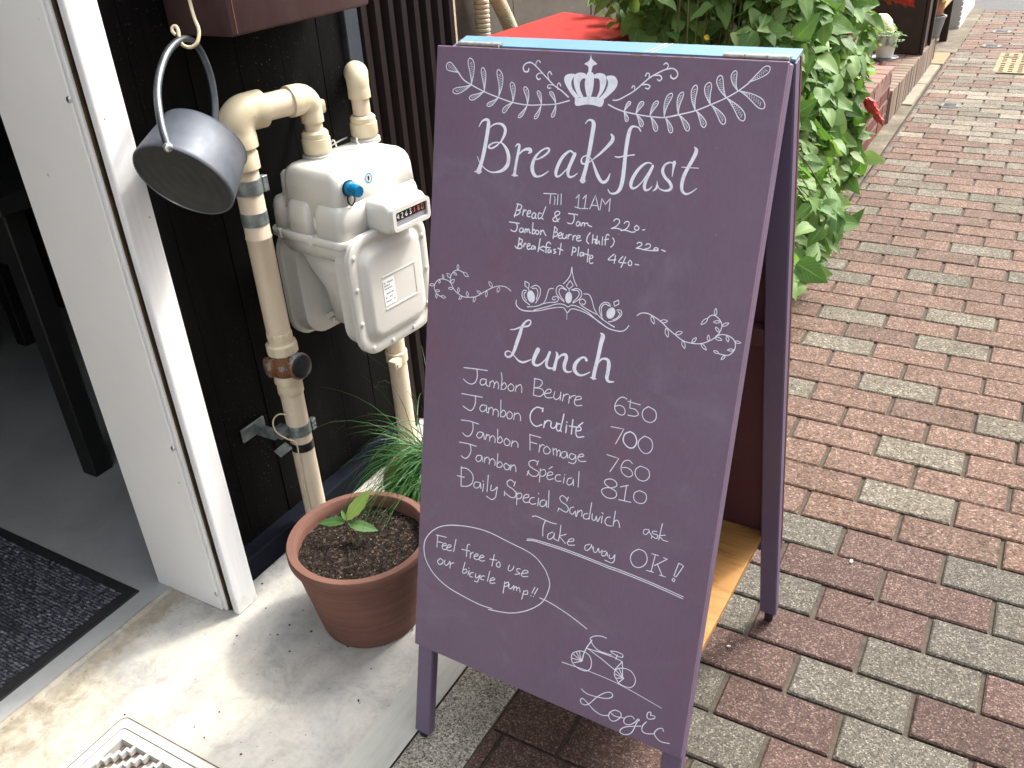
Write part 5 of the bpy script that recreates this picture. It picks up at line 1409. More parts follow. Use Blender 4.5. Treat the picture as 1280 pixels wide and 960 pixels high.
# elbow run over to the meter
mL = Vector((-1.17306-.068*.11447, -0.12058-.068*.99343, 0)); mR = Vector((-1.1664, -0.0629, 0))
ez = 0.938
def arc(p0, d0, d1, r_, n=8):
    d0 = Vector(d0).normalized(); d1 = Vector(d1).normalized(); p0 = Vector(p0)
    return [p0 + d0*r_*math.sin(a) + d1*r_*(1-math.cos(a)) for a in [math.pi/2*k/n for k in range(n+1)]]
hd = Vector((mL.x-px, mL.y-py, 0)); Lh = hd.length; hd.normalize(); g0 = Vector(G0)
def elbow(name, p_in, d0, d1, r_, R1, ln, parent, base, mat=None, R2=None):
    R2 = R2 or R1; q_ = R2/R1
    """fitting: straight socket, quarter bend, straight socket, with raised rims"""
    d0 = Vector(d0).normalized(); d1 = Vector(d1).normalized(); p_in = Vector(p_in)
    c = arc(p_in, d0, d1, r_); end = c[-1]
    P = [p_in-d0*ln, p_in-d0*(ln-.0005), p_in-d0*(ln*.35), p_in-d0*(ln*.3)] + c + [end+d1*(ln*.3), end+d1*(ln*.35), end+d1*(ln-.0005), end+d1*ln]
    n_c = len(c); rr_ = [R1*.93, R1*1.0, R1*1.0, R1*.985] + [R1*.985*(1+(q_-1)*i/(n_c-1)) for i in range(n_c)] + [R2*.985, R2*1.0, R2*1.0, R2*.93]
    bm = NB(); tube(bm, [p-Vector(base) for p in P], rr_, 26); fixn(bm); return obj(name, bm, mat or fit, parent, smooth=True)
Z_ = Vector((0, 0, 1))
elbow('elbow', (px, py, ez-.026), Z_, hd, .026, .0325, .030, gp, G0)
e2 = mL-hd*.021; elbow('elbow', (e2.x, e2.y, ez), hd, -Z_, .021, .0278, .024, gp, G0, R2=.0208)
bm = NB(); tube(bm, [Vector((px, py, ez))+hd*.03-g0, Vector((px, py, ez))+hd*(Lh-.03)-g0], .0235, 24); obj('cross_pipe', bm, pip, gp, smooth=True)
vt(G0, gp, 'neck_pipe', fit, px, py, [(.0285, .845), (.0285, .872), (.0262, .876), (.0262, .900)])
vt(G0, gp, 'drop_pipe', pip, mL.x, mL.y, [(.0166, .868), (.0166, .905)])

# ================================================================ GAS METER
MC = (-1.17306, -0.12058, 0.0); MROT = math.atan2(-0.11447, 0.99343)
gm = thing('gas_meter', 'pale grey cast gas meter with counter window and blue knob on the black wall', 'gas meter', MC, MROT)
mm = MAT['meter']
def mb(x0, x1, y0, y1, z0, z1, name, mat=mm, bev=0.01, seg=3, parent=gm):
    bm = NB(); box(bm, x0, x1, y0, y1, z0, z1, bev=bev, seg=seg); return obj(name, bm, mat, parent, smooth=True)
# upper case: slightly tapered rounded casting
def lofth(name, levels, mat=mm, parent=gm, n=6):
    """levels: (x0,x1,y0,y1,r,z)"""
    bm = NB(); rings = []
    for x0, x1, y0, y1, r_, z in levels:
        rings.append([bm.verts.new(((x0+x1)/2+u, (y0+y1)/2+v, z)) for u, v in rrect(x1-x0, y1-y0, r_, n)])
    N = len(rings[0])
    for a, b_ in zip(rings, rings[1:]):
        for k in range(N): bm.faces.new((a[k], a[(k+1) % N], b_[(k+1) % N], b_[k]))
    bm.faces.new(rings[0][::-1]); bm.faces.new(rings[-1]); fixn(bm); return obj(name, bm, mat, parent, smooth='all')
uc = lofth('upper_case', [(-.036, .118, -.142, .070, .016, .740), (-.034, .115, -.139, .067, .016, .798), (-.032, .112, -.137, .065, .016, .812), (-.028, .107, -.133, .061, .017, .8215), (-.021, .099, -.126, .055, .016, .8275), (-.012, .090, -.118, .047, .014, .8295)])
lofth('upper_back_rib', [(-.050, -.034, -.132, .056, .006, .745), (-.048, -.034, -.130, .054, .006, .806), (-.045, -.035, -.124, .048, .005, .812)])
# lobed skirt
for x0, x1 in ((-.066, -.034), (-.024, .040), (.051, .124)):
    lofth('lobe', [(x0, x1, -.153, .070, .014, .700), (x0+.001, x1-.001, -.151, .068, .014, .748), (x0+.003, x1-.003, -.148, .065, .012, .759), (x0+.007, x1-.007, -.143, .06, .009, .7655), (x0+.013, x1-.013, -.134, .05, .003, .768)])
lofth('core', [(-.060, .116, -.140, .060, .012, .690), (-.060, .116, -.140, .060, .012, .746)])
lofth('seam_flange', [(-.074, .131, -.158, .080, .022, .692), (-.076, .133, -.160, .082, .024, .694), (-.076, .133, -.160, .082, .024, .7045), (-.074, .131, -.158, .080, .022, .7065)])
for x, y in ((-.040, -.1600), (.046, -.1600), (.110, -.150)): mb(x-.005, x+.005, y-.003, y+.006, .6905, .710, 'flange_clip', bev=.0015, seg=1)
lofth('skirt', [(-.068, .124, -.152, .072, .022, .6925), (-.066, .122, -.150, .070, .022, .676), (-.05, .112, -.143, .063, .022, .660)])
lofth('chamber', [(-.040, .105, -.135, .055, .03, .662), (-.030, .095, -.125, .045, .03, .620), (-.018, .078, -.108, .030, .03, .575), (-.010, .070, -.10, .02, .028, .50)])
# front dish and cover (faces the street)
def dish(name, sgn, x0, yc, zc, w_, h_, parent=gm):
    f3 = lambda u, v, d: Vector((x0+sgn*d, yc+u, zc+v))
    bm = NB(); loft(bm, [(w_*.93, h_*.93, .050, -.042), (w_*.95, h_*.95, .050, -.012), (w_*.97, h_*.97, .048, -.008), (w_, h_, .046, -.007), (w_, h_, .046, -.001)], f3, 8); fixn(bm)
    a = obj(name+'_dish', bm, mm, parent, smooth=True)
    bm = NB(); loft(bm, [(w_-.001, h_-.001, .046, -.0008), (w_, h_, .046, .0004), (w_, h_, .046, .0035), (w_-.003, h_-.003, .044, .0048), (w_-.028, h_-.028, .036, .0052), (w_-.034, h_-.036, .034, .0035), (w_-.046, h_-.052, .030, .0030), (w_-.062, h_-.070, .024, .0125), (w_-.070, h_-.078, .022, .0150), (w_-.080, h_-.088, .018, .0158)], f3, 8, cap0=False); fixn(bm)
    c = obj(name+'_cover', bm, mm, parent, smooth='all')
    return c, f3
fc, ff = dish('front', 1, .137, -.056, .592, .212, .240)
rc, fr_ = dish('rear', -1, -.066, -.052, .580, .206, .232)
bm = NB()
for x0, x1, zz in ((-.10, -.02, .505), (-.085, .0, .490), (-.06, .04, .476)): tube(bm, [(-.018, x0, zz), (-.016, x1, zz)], .005, 10)
obj('rear_rib', bm, mm, gm, smooth=True)
for (u, v) in ((-.093, .088), (-.096, .025), (-.096, -.045), (-.075, -.104), (-.022, -.110), (.040, -.108), (.090, -.075), (.097, .0), (.094, .070), (.062, .108)):
    M = Matrix.Translation(ff(u, v, .0045)) @ Matrix.Rotation(R(90), 4, 'Y')
    bm = NB(); rg = lathe(bm, [(.0046, 0), (.0046, .0022), (.0030, .0042)], 10, M=M); capring(bm, rg[-1]); fixn(bm); obj('screw', bm, mm, gm, smooth=True)
# moulded label frame on the cover and sticker
lx = .137+.0160
def cb_(u0, u1, v0, v1, name, mat, d0, d1): 
    bm = NB(); box(bm, lx+d0, lx+d1, -.056+u0, -.056+u1, .592+v0, .592+v1, bev=0); return obj(name, bm, mat, gm)
cb_(-.040, .052, -.036, -.0335, 'label_frame_bar', mm, -.001, .0012); cb_(-.040, .052, .030, .0322, 'label_frame_bar', mm, -.001, .0008); cb_(.050, .052, -.033, .030, 'label_frame_bar', mm, -.001, .0006)
st = cb_(-.040, -.008, -.028, .024, 'sticker', MAT['white'], -.0004, .0004)
bm = NB(); r_ = random.Random(9)
for k, v in enumerate((.018, .012, .006, -.004, -.012, -.020)):
    u = -.037
    while u < -.013:
        l_ = r_.uniform(.0015, .006)
        if r_.random() < .75: box(bm, lx+.00045, lx+.0006, -.056+u, -.056+min(u+l_, -.011), .592+v-.0015, .592+v+.0012)
        u += l_+.0012
obj('sticker_print', bm, MAT['greyprint'], st)
# counter housing
rg_ = lofth('counter_housing', [(.10, .176, -.080, .022, .010, .708), (.10, .182, -.083, .025, .012, .716), (.10, .182, -.083, .025, .012, .750), (.10, .177, -.080, .022, .012, .7600), (.10, .166, -.072, .015, .010, .7655)])
f4 = lambda u, v, d: Vector((.182+d, -.029+u, .7335+v))
bm = NB()
def rring(bm, w0, h0, r0, w1, h1, r1, d0, d1, d2):
    a = [bm.verts.new(f4(u, v, d0)) for u, v in rrect(w0, h0, r0)]; b_ = [bm.verts.new(f4(u, v, d1)) for u, v in rrect(w0, h0, r0)]
    c = [bm.verts.new(f4(u, v, d1)) for u, v in rrect(w1, h1, r1)]; e = [bm.verts.new(f4(u, v, d2)) for u, v in rrect(w1, h1, r1)]
    N = len(a)
    for k in range(N):
        q = (k+1) % N
        for s_, t_ in ((a, b_), (b_, c), (c, e)): bm.faces.new((s_[k], s_[q], t_[q], t_[k]))
rring(bm, .102, .044, .010, .086, .028, .004, -.004, .0050, .0005); fixn(bm); obj('counter_bezel', bm, mm, rg_, smooth=True)
bm = NB(); box(bm, .1815, .1828, -.072, .014, .7190, .7480); obj('counter_window', bm, MAT['greyplastic'], rg_)
bm = NB(); box(bm, .1822, .1833, -.070, .012, .7305, .7465); obj('digit_strip', bm, MAT['blackplastic'], rg_)
DIG = {'0': [(0,0),(1,0),(1,2),(0,2),(0,0)], '1': [(.5,0),(.5,2),(.2,1.6)], '2': [(0,1.7),(.5,2),(1,1.6),(0,0),(1,0)], '3': [(0,2),(1,2),(.4,1.1),(1,.6),(.5,0),(0,.2)], '4': [(.8,0),(.8,2),(0,.7),(1,.7)], '6': [(.9,1.9),(.2,1.2),(0,.5),(.5,0),(1,.5),(.5,1.1),(.1,.8)], '8': [(.5,1.1),(0,1.5),(.5,2),(1,1.5),(0,.5),(.5,0),(1,.5),(.5,1.1)]}
def digits(s, y0, name, mat, step):
    bm = NB()
    for k, ch in enumerate(s):
        P = [Vector((.1838, y0+k*step+u*.0050, .7338+v*.0047)) for u, v in DIG[ch]]
        for a, b_ in zip(P, P[1:]):
            d = (b_-a).normalized(); n_ = Vector((0, -d.z, d.y))*.0008
            bm.faces.new([bm.verts.new(p) for p in (a-n_, b_-n_, b_+n_, a+n_)])
    for f in bm.faces:
        if f.normal.x < 0: f.normal_flip()
    fixn(bm); obj(name, bm, mat, rg_)
digits('4263', -.066, 'counter_digits', MAT['white'], .0112); digits('180', -.021, 'counter_red_digits', MAT['redprint'], .0112)
# knob with strap, blue ring mark, hooks on the top
along((.110, -.112, .798), (1, -.12, -.05), [(.0145, 0), (.0150, .003), (.0150, .008), (.0125, .010)], 24, 'knob_seat', mm, gm)
bm = NB(); M = Matrix.Translation((.120, -.1132, .7975)) @ Vector((1, -.12, -.05)).to_track_quat('Z', 'Y').to_matrix().to_4x4()
prof = [(.0132, 0), (.0135, .003), (.0128, .006), (.0115, .008), (.0112, .026), (.0098, .0285)]; n = 24; rings = []
for r2, z in prof:
    rings.append([bm.verts.new(M @ Vector(((r2*(.94 if (k % 2 and .007 < z < .027) else 1))*math.cos(2*math.pi*k/n), (r2*(.94 if (k % 2 and .007 < z < .027) else 1))*math.sin(2*math.pi*k/n), z))) for k in range(n)])
for a, b_ in zip(rings, rings[1:]):
    for k in range(n): bm.faces.new((a[k], a[(k+1) % n], b_[(k+1) % n], b_[k]))
bm.faces.new(rings[-1]); fixn(bm); obj('blue_knob', bm, MAT['blueknob'], gm, smooth=True)
bm = NB(); tube(bm, [(.1195+.001*math.cos(a), -.1135+.0142*math.cos(a), .7975+.0142*math.sin(a)) for a in [2*math.pi*k/24 for k in range(25)]], .0014, 6, cap=False)
tube(bm, crom([(.121, -.120, .786), (.122, -.1225, .776), (.1215, -.1145, .766), (.1225, -.106, .774), (.121, -.106, .787)], 5), .0016, 6); obj('knob_strap', bm, MAT['blackplastic'], gm, smooth='all')
bm = NB()
a = [bm.verts.new((.1148+.0002, -.058+.0095*math.cos(t), .800+.0095*math.sin(t))) for t in [2*math.pi*k/28 for k in range(28)]]; b_ = [bm.verts.new((.1150, -.058+.0068*math.cos(t), .800+.0068*math.sin(t))) for t in [2*math.pi*k/28 for k in range(28)]]
for k in range(28): bm.faces.new((a[k], a[(k+1) % 28], b_[(k+1) % 28], b_[k]))
for v in bm.verts: v.co.x += .0022*(.800-v.co.z)/.06 + .0004
fixn(bm); obj('blue_ring_mark', bm, MAT['bluering'], gm)
bm = NB(); tube(bm, [(.1153, -.058, .7965), (.1153, -.058, .8035)], .0016, 6); obj('ring_dot', bm, MAT['rustgap'], gm)
# nuts on the two ports
for yy, nm in ((-.0680, 'left'), (.0581, 'right')):
    vt((0, 0, 0), gm, 'port_flange', MAT['meterflange'], 0, yy, [(.0300, .826), (.0295, .834), (.0245, .8345), (.0245, .839)])
    vt((0, 0, 0), gm, 'union_nut', fit, 0, yy, [(.0250, .8385), (.0268, .841), (.0268, .864), (.0250, .8645), (.0250, .874), (.0215, .878), (.018, .878)], 14)
bm = NB(); tube(bm, crom([(-.020, -.020, .832), (-.020, .0, .836), (-.022, .030, .838)], 4), .0016, 6); tube(bm, crom([(.018, -.030, .8325), (.030, -.010, .8325), (.028, .012, .833), (.018, .018, .835), (.0175, .018, .844)], 5), .0018, 6); tube(bm, crom([(-.010, -.028, .832), (-.008, -.024, .845), (-.002, -.022, .846), (0, -.020, .832)], 5), .0016, 6)
obj('seal_wire', bm, mm, gm, smooth='all')
# outlet pipe: up from the right port, turns back to the wall; separate pipe below
op = thing('outlet_pipe', 'short beige pipe bending from the right port of the meter into the wall', 'gas pipe', (mR.x, mR.y, 0.88))
ob = (mR.x, mR.y, .88)
vt(ob, op, 'stub_pipe', pip, mR.x, mR.y, [(.0172, -.001), (.0172, .045)])
for o in list(op.children): pass
d_in = Vector((-0.66, 0.75, -0.16)).normalized()
elbow('elbow', (mR.x, mR.y, .932), Z_, d_in, .023, .0215, .022, op, ob, R2=.0235)
bm = NB(); tube(bm, [Vector((mR.x, mR.y, .957))+d_in*.03-Vector(ob), Vector((mR.x, mR.y, .957))+d_in*.205-Vector(ob)], .0172, 20); obj('wall_pipe', bm, pip, op, smooth=True)
bm = NB(); box(bm, -.090, -.074, -.048, -.014, .0, .028, bev=.006); obj('wall_lug', bm, fit, op, smooth=True)
bm = NB(); box(bm, -.128, -.078, -.040, -.030, .004, .024, bev=.002, seg=1); obj('lug_arm', bm, fit, op)
lp = thing('lower_gas_pipe', 'beige pipe rising from the grass pot to behind the gas meter', 'gas pipe', (-1.222, 0.008, 0))
L0 = (-1.222, 0.008, 0)
vt(L0, lp, 'pipe', pip, L0[0], L0[1], [(.0225, 0), (.0225, .70)])
vt(L0, lp, 'pipe_clip', fit, L0[0], L0[1], [(.0228, .283), (.0262, .285), (.0262, .309), (.0228, .311)])
bm = NB(); box(bm, .008, .030, -.045, -.018, .283, .305, bev=.003, seg=2); tube(bm, [(.030, -.036, .294), (.034, -.036, .294)], .005, 10); obj('clip_lug', bm, fit, lp, smooth=True)

# ================================================================ PAN ON A HOOK
PB = Vector((-1.1500, -0.5478, 0.9005)); PAX = Vector((-0.1543, 0.8387, 0.5223)).normalized()
PB = CAM + (Vector((-1.1668, -0.5181, 0.8805))-CAM)*0.965
K = 0.965
pan = thing('metal_pan', 'dull galvanised round pan with a tall hoop handle hanging tipped from a cream hook', 'pan', PB)
q = PAX.to_track_quat('Z', 'Y').to_matrix().to_4x4()
bm = NB(); r0, Lp = .0812*K, .0850*K
rg = lathe(bm, [(r0*.955, .0005), (r0*.985, 0.0), (r0*1.0, .002), (r0*.995, .006), (r0*.930, Lp*.55), (r0*.86, Lp*.96), (r0*.872, Lp), (r0*.86, Lp*1.01), (r0*.845, Lp*.99), (r0*.90, Lp*.5), (r0*.97, .006)], 64, M=q)
fixn(bm); obj('pan_body', bm, MAT['pan'], pan, smooth=True)
bm = NB(); rg = lathe(bm, [(r0*.957, .0012), (r0*.93, .0030), (r0*.6, .0034), (r0*.3, .0036), (r0*.05, .0036)], 64, M=q); capring(bm, rg[-1]); fixn(bm); obj('pan_base', bm, MAT['panbase'], pan, smooth='all')
HN = [[-1.0952, -0.5875, 0.9593], [-1.1169, -0.5715, 0.9902], [-1.1503, -0.5351, 1.0301], [-1.1755, -0.4849, 1.065], [-1.1892, -0.4369, 1.0782], [-1.193, -0.4083, 1.0639], [-1.1869, -0.4012, 1.0289], [-1.1809, -0.4057, 0.9929], [-1.1727, -0.4224, 0.953], [-1.1628, -0.454, 0.8974]]
HN = [Vector(p)-PB for p in HN]
bm = NB(); tube(bm, crom([tuple(p) for p in HN], 6), .0058, 12); obj('hoop_handle', bm, MAT['handle'], pan, smooth='all')
bm = NB(); bmesh.ops.create_uvsphere(bm, u_segments=12, v_segments=8, radius=.0072)
for v in bm.verts: v.co = v.co+HN[0]
obj('handle_weld', bm, MAT['metal'], pan, smooth='all')
HK = [[-1.2407,-0.3604,1.1236],[-1.229,-0.3693,1.0999],[-1.2192,-0.3741,1.084],[-1.216,-0.3789,1.0739],[-1.2164,-0.3866,1.0631],[-1.2218,-0.3931,1.0583],[-1.2285,-0.3969,1.0587],[-1.2254,-0.4094,1.0654],[-1.231,-0.406,1.0755],[-1.234,-0.4025,1.0833],[-1.2388,-0.4009,1.0901],[-1.243,-0.404,1.0893],[-1.2421,-0.4072,1.0838],[-1.236,-0.4072,1.0783]]
HK = [CAM+(Vector(p)-CAM)*K for p in HK]
top = HK[0]; pre = [top+Vector((-.004, .002, .52)), top+Vector((-.012, .006, .3)), top+Vector((-.006, .004, .06))]
hb = Vector((top.x, top.y, 1.6))
hk = thing('wire_hook', 'cream painted wire hook holding up the pan', 'hook', hb)
bm = NB(); tube(bm, crom([tuple(p-hb) for p in pre+HK], 5), .0028, 10); obj('wire', bm, MAT['hookcream'], hk, smooth='all')
bm = NB(); tube(bm, [(-1.305-hb.x, .0, pre[0].z-hb.z), (pre[0].x-hb.x+.02, .0, pre[0].z-hb.z)], .006, 10); obj('wall_peg', bm, MAT['handle'], hk, smooth=True)

# ================================================================ FLOWER POTS
def pot(name, label, x, y, r_, h, rb, mat, soilz, rimw=.017):
    t = thing(name, label, 'flower pot', (x, y, 0.0))
    prof = [(rb*.96, 0.0), (rb, .003)]
    for k in range(1, 20):
        s = k/20; prof.append((rb+(r_*.93-rb)*s**.92 + .0003*math.sin(s*50), .003+(h*.84)*s))
    prof += [(r_*.955, h*.865), (r_*.985, h*.885), (r_, h*.91), (r_, h*.985), (r_*.985, h), (r_-rimw*.85, h), (r_-rimw, h*.985), (r_-rimw*1.05, h*.9), (r_*.80, h*.4)]
    bm = NB(); rg = lathe(bm, prof, 72, wob=.004); capring(bm, rg[0], True); fixn(bm); obj('clay_pot', bm, mat, t, smooth=True)
    bm = NB(); n, nr = 60, 16; rows = []
    for i in range(nr+1):
        rr_ = (r_-rimw*1.0)*i/nr
        rows.append([bm.verts.new((rr_*math.cos(2*math.pi*k/n), rr_*math.sin(2*math.pi*k/n), soilz + .006*noise.noise(Vector((rr_*30*math.cos(2*math.pi*k/n), rr_*30*math.sin(2*math.pi*k/n), 3.1)))+.0025*noise.noise(Vector((rr_*110*math.cos(2*math.pi*k/n), rr_*110*math.sin(2*math.pi*k/n), 1))))) for k in range(n)] if i else [bm.verts.new((0, 0, soilz))])
    for k in range(n): bm.faces.new((rows[0][0], rows[1][k], rows[1][(k+1) % n]))
    for a, b_ in zip(rows[1:], rows[2:]):
        for k in range(n): bm.faces.new((a[k], b_[k], b_[(k+1) % n], a[(k+1) % n]))
    fixn(bm); obj('soil', bm, MAT['soil'], t, smooth='all', kind='stuff')
    V = []; F = []; MI = []; rr2 = random.Random(int(x*1000))
    for q_ in range(1500):
        a = rr2.uniform(0, 6.283); rad = (r_-rimw*1.1)*math.sqrt(rr2.random()); s = rr2.uniform(.0008, .0022); b0 = len(V); pale = rr2.random() < .05
        X_, Y_ = rad*math.cos(a), rad*math.sin(a); Zs = soilz+.006*noise.noise(Vector((X_*30, Y_*30, 3.1)))+.001
        for dx, dy, dz in ((1, 0, 0), (-.5, .87, 0), (-.5, -.87, 0), (.1, .1, 1.1)): V.append((X_+dx*s*rr2.uniform(.6, 1.2), Y_+dy*s*rr2.uniform(.6, 1.2), Zs-s*.3+dz*s))
        for f in ((0, 1, 3), (1, 2, 3), (2, 0, 3)): F.append(tuple(b0+k for k in f)); MI.append(1 if pale else 0)
    pydata('soil_crumbs', V, F, [MAT['soilcrumb'], MAT['perlite']], t, kind='stuff', mi=MI)
    return t
def leafmesh(name, L, W, fold, droop, tipp=.6, serr=0.0, curl=0.0, mat=None):
    V = []; UV = []; F = []; n = 9; cols = (-1, -.5, 0, .5, 1)
    for i in range(n+1):
        s = i/n; wv = W*(math.sin(math.pi*s**tipp)**.85)*(1-.12*s) if 0 < s < 1 else 0.0004
        z = -droop*L*s*s; x = L*s*(1-.12*droop)
        for c in cols:
            e = 1+serr*(1 if i % 2 else -1)*(abs(c) == 1)
            V.append((x, c*wv*.5*e, z+abs(c)*wv*fold*.5+curl*wv*(c*c)*math.sin(s*9)*.4)); UV.append((s, .5+c*.5))
    for i in range(n):
        for c in range(4):
            a = i*5+c; F.append((a, a+1, a+6, a+5))
    me = bpy.data.meshes.new(name); me.from_pydata(V, [], F)
    uvl = me.uv_layers.new(name='UVMap')
    for lp_ in me.loops: uvl.data[lp_.index].uv = UV[lp_.vertex_index]
    me.polygons.foreach_set('use_smooth', [True]*len(F)); me.materials.append(mat); me.update(); return me
P1 = (-0.9765, -0.4700)
p1 = pot('flower_pot', 'large brown terracotta pot with bare soil and one three-leaved seedling beside the sign', P1[0], P1[1], .1385, .200, .098, MAT['terra'], .172)
# seedling
sdl = thing('seedling', 'small green seedling with three leaves growing in the terracotta pot', 'seedling', (P1[0]+.012, P1[1]+.005, .172))
base = Vector((P1[0]+.012, P1[1]+.005, .172))
tipv = Vector((-.016, .018, .043))
bm = NB(); tube(bm, crom([(0, 0, -.003), (-.004, .004, .016), (-.011, .011, .032), tuple(tipv)], 5), [.0017]*15+[.0012], 8); obj('stem', bm, MAT['stem'], sdl, smooth='all')
def vleaf(parent, me, p, d, up, sc_):
    d = Vector(d).normalized(); up = Vector(up); y = up.cross(d).normalized(); z = d.cross(y)
    M = Matrix((( d.x, y.x, z.x), (d.y, y.y, z.y), (d.z, y.z, z.z))).to_4x4()
    o = bpy.data.objects.new('leaf', me); COL.objects.link(o); o.parent = parent
    o.matrix_local = Matrix.Translation(Vector(p)) @ M @ Matrix.Diagonal((sc_, sc_, sc_, 1)); return o
sl1 = leafmesh('seedling_leaf', 1, .42, .25, .12, .8, .04, .1, MAT['seedleaf']); sl2 = leafmesh('spotted_leaf', 1, .40, .2, .05, .85, .05, .1, MAT['spotleaf'])
for ch in list(sdl.children): bpy.data.objects.remove(ch)
sdl.location = (-.9985, -.4689, .172); b0 = Vector((-.9985, -.4689, .172))
P = [Vector(p)-b0 for p in ((-.9985, -.4689, .168), (-1.0005, -.4685, .190), (-1.0055, -.4680, .208), (-1.0077, -.4673, .2235))]
bm = NB(); tube(bm, crom([tuple(p) for p in P], 5), .0016, 8); obj('stem', bm, MAT['stem'], sdl, smooth='all')
for mesh, s, e in ((sl1, (-1.0065, -.4675, .2190), (-1.0534, -.4950, .2229)), (sl2, (-1.0060, -.4660, .2210), (-.9789, -.4167, .2712)), (sl1, (-1.0040, -.4670, .2130), (-.950, -.4443, .2045))):
    d = Vector(e)-Vector(s); c2 = (CAM-Vector(s)).normalized()*.6+Vector((0, 0, 1)); d_ = d.normalized(); upv = (c2-d_*c2.dot(d_)).normalized()
    vleaf(sdl, mesh, Vector(s)-b0, d, upv, d.length*1.02)
d = Vector((-1.0181, -.4627, .2387))-Vector((-1.0077, -.4673, .223)); vleaf(sdl, sl2, Vector((-1.0077, -.4673, .2225))-b0, d, Vector((.6, -.5, .6)), d.length*1.1)

# grass pot
P2_ = (-0.985, -0.195)
p2 = pot('flower_pot', 'smaller terracotta pot of trailing grass hidden between the first pot and the sign', P2_[0], P2_[1], .118, .165, .085, MAT['terra'], .138, .014)
gr = thing('grass_plant', 'clump of long thin drooping green grass growing in the rear pot', 'grass plant', (P2_[0], P2_[1], .14))
rg2 = random.Random(21); V = []; F = []; UV = []
def blade(p, d, L, w, droop, tw):
    global V, F
    n = 9; pos = Vector(p); d = Vector(d).normalized(); b0 = len(V); side = d.cross(Vector((math.cos(tw), math.sin(tw), .2))).normalized()
    for i in range(n+1):
        s = i/n; ww = w*(1-s**2.2)+.0002
        V.append(tuple(pos-side*ww)); V.append(tuple(pos+side*ww)); UV.append((s, 0.1)); UV.append((s, .3))
        pos = pos+d*(L/n); d = (d+Vector((0, 0, -1))*droop/n+Vector((rg2.uniform(-.05, .05), rg2.uniform(-.05, .05), 0))).normalized()
        if pos.z < -.125: pos.z = -.125
    for i in range(n): a = b0+2*i; F.append((a, a+1, a+3, a+2))
for k in range(820):
    a = rg2.gauss(R(222), R(48)); r_ = rg2.uniform(0, .055); p = (r_*math.cos(a*1.7), r_*math.sin(a*1.7), 0)
    el = rg2.uniform(.5, 1.35); d = (math.cos(a)*math.cos(el), math.sin(a)*math.cos(el), math.sin(el))
    blade(p, d, rg2.uniform(.14, .29), rg2.uniform(.0008, .0015), rg2.uniform(2.2, 4.4), rg2.uniform(0, 6))
for k in range(60):   # over the right side, hanging in front of the sign's left edge
    a = rg2.gauss(R(262), R(14)); el = rg2.uniform(.5, 1.2); d = (math.cos(a)*math.cos(el), math.sin(a)*math.cos(el), math.sin(el))
    blade((rg2.uniform(-.03, .03), rg2.uniform(-.05, 0), 0), d, rg2.uniform(.2, .34), rg2.uniform(.0009, .0016), rg2.uniform(2.4, 4.2), rg2.uniform(0, 6))
for k in range(14):   # a few long wiry ones
    a = rg2.gauss(R(150), R(50)); d = (math.cos(a)*.25, math.sin(a)*.25, 1)
    blade((rg2.uniform(-.03, .03), rg2.uniform(-.03, .03), 0), d, rg2.uniform(.26, .38), .0009, rg2.uniform(1.4, 3.2), rg2.uniform(0, 6))
me = bpy.data.meshes.new('grass_blades'); me.from_pydata(V, [], F); uvl = me.uv_layers.new(name='UVMap')
for lp_ in me.loops: uvl.data[lp_.index].uv = UV[lp_.vertex_index]
me.materials.append(MAT['blade']); o = bpy.data.objects.new('grass_blades', me); COL.objects.link(o); o.parent = gr; o['kind'] = 'stuff'

# ================================================================ BEHIND THE SIGN
bw = thing('neighbour_wall', 'weathered grey-brown board wall of the next building behind the bush', 'wall', (-2.0, 2.5, 0))
for k in range(9):
    bm = NB(); box(bm, -.03, .0+.002*(k % 2), -2.0+k*.75+.003, -1.25+k*.75-.003, 0, 1.02, bev=.002, seg=1); obj('board', bm, MAT['oldwall'], bw)
bm = NB(); box(bm, -.03, .035, -2.0, 4.75, 1.025, 1.13, bev=.004, seg=1); obj('beam', bm, MAT['corr'], bw)
bm = NB(); box(bm, -.03, .0, -2.0, 4.75, 1.135, 2.6); obj('upper_wall', bm, MAT['oldwall'], bw)
pl = thing('plaster_corner', 'patch of peeling cream plaster on the corner beside the corrugated panel', 'wall', (-1.46, 0.56, 0))
bm = NB(); box(bm, -.10, .06, -.055, .075, 0, 2.6, bev=.01, seg=2)
bmesh.ops.subdivide_edges(bm, edges=[e for e in bm.edges if e.calc_length() > .5], cuts=60)
for v in bm.verts: v.co += Vector((noise.noise(v.co*9), noise.noise(v.co*9+Vector((5, 0, 0))), 0))*.012
fixn(bm); obj('plaster', bm, MAT['plaster'], pl, smooth=True)
def conduit(name, label, pts, r_):
    t = thing(name, label, 'conduit', pts[0], 0, 'corrugated cream conduits on the back wall')
    P = crom(pts, 110); P = [Vector(p)-Vector(pts[0]) for p in P]; bm = NB()
    tube(bm, P, [r_*(1.0 if (i % 4) < 3 else .86) for i in range(len(P))], 14); obj('hose', bm, MAT['conduit'], t, smooth=True)
conduit('conduit', 'straight vertical cream ribbed conduit beside the peeling plaster', [(-1.93, 1.640, 1.5), (-1.93, 1.640, .95), (-1.93, 1.632, .5), (-1.93, 1.63, .1)], .030)
conduit('conduit', 'slanting cream ribbed conduit running down towards the red cabinet', [(-1.93, 1.60, 1.35), (-1.93, 1.67, .98), (-1.92, 1.82, .74), (-1.90, 1.98, .45)], .030)

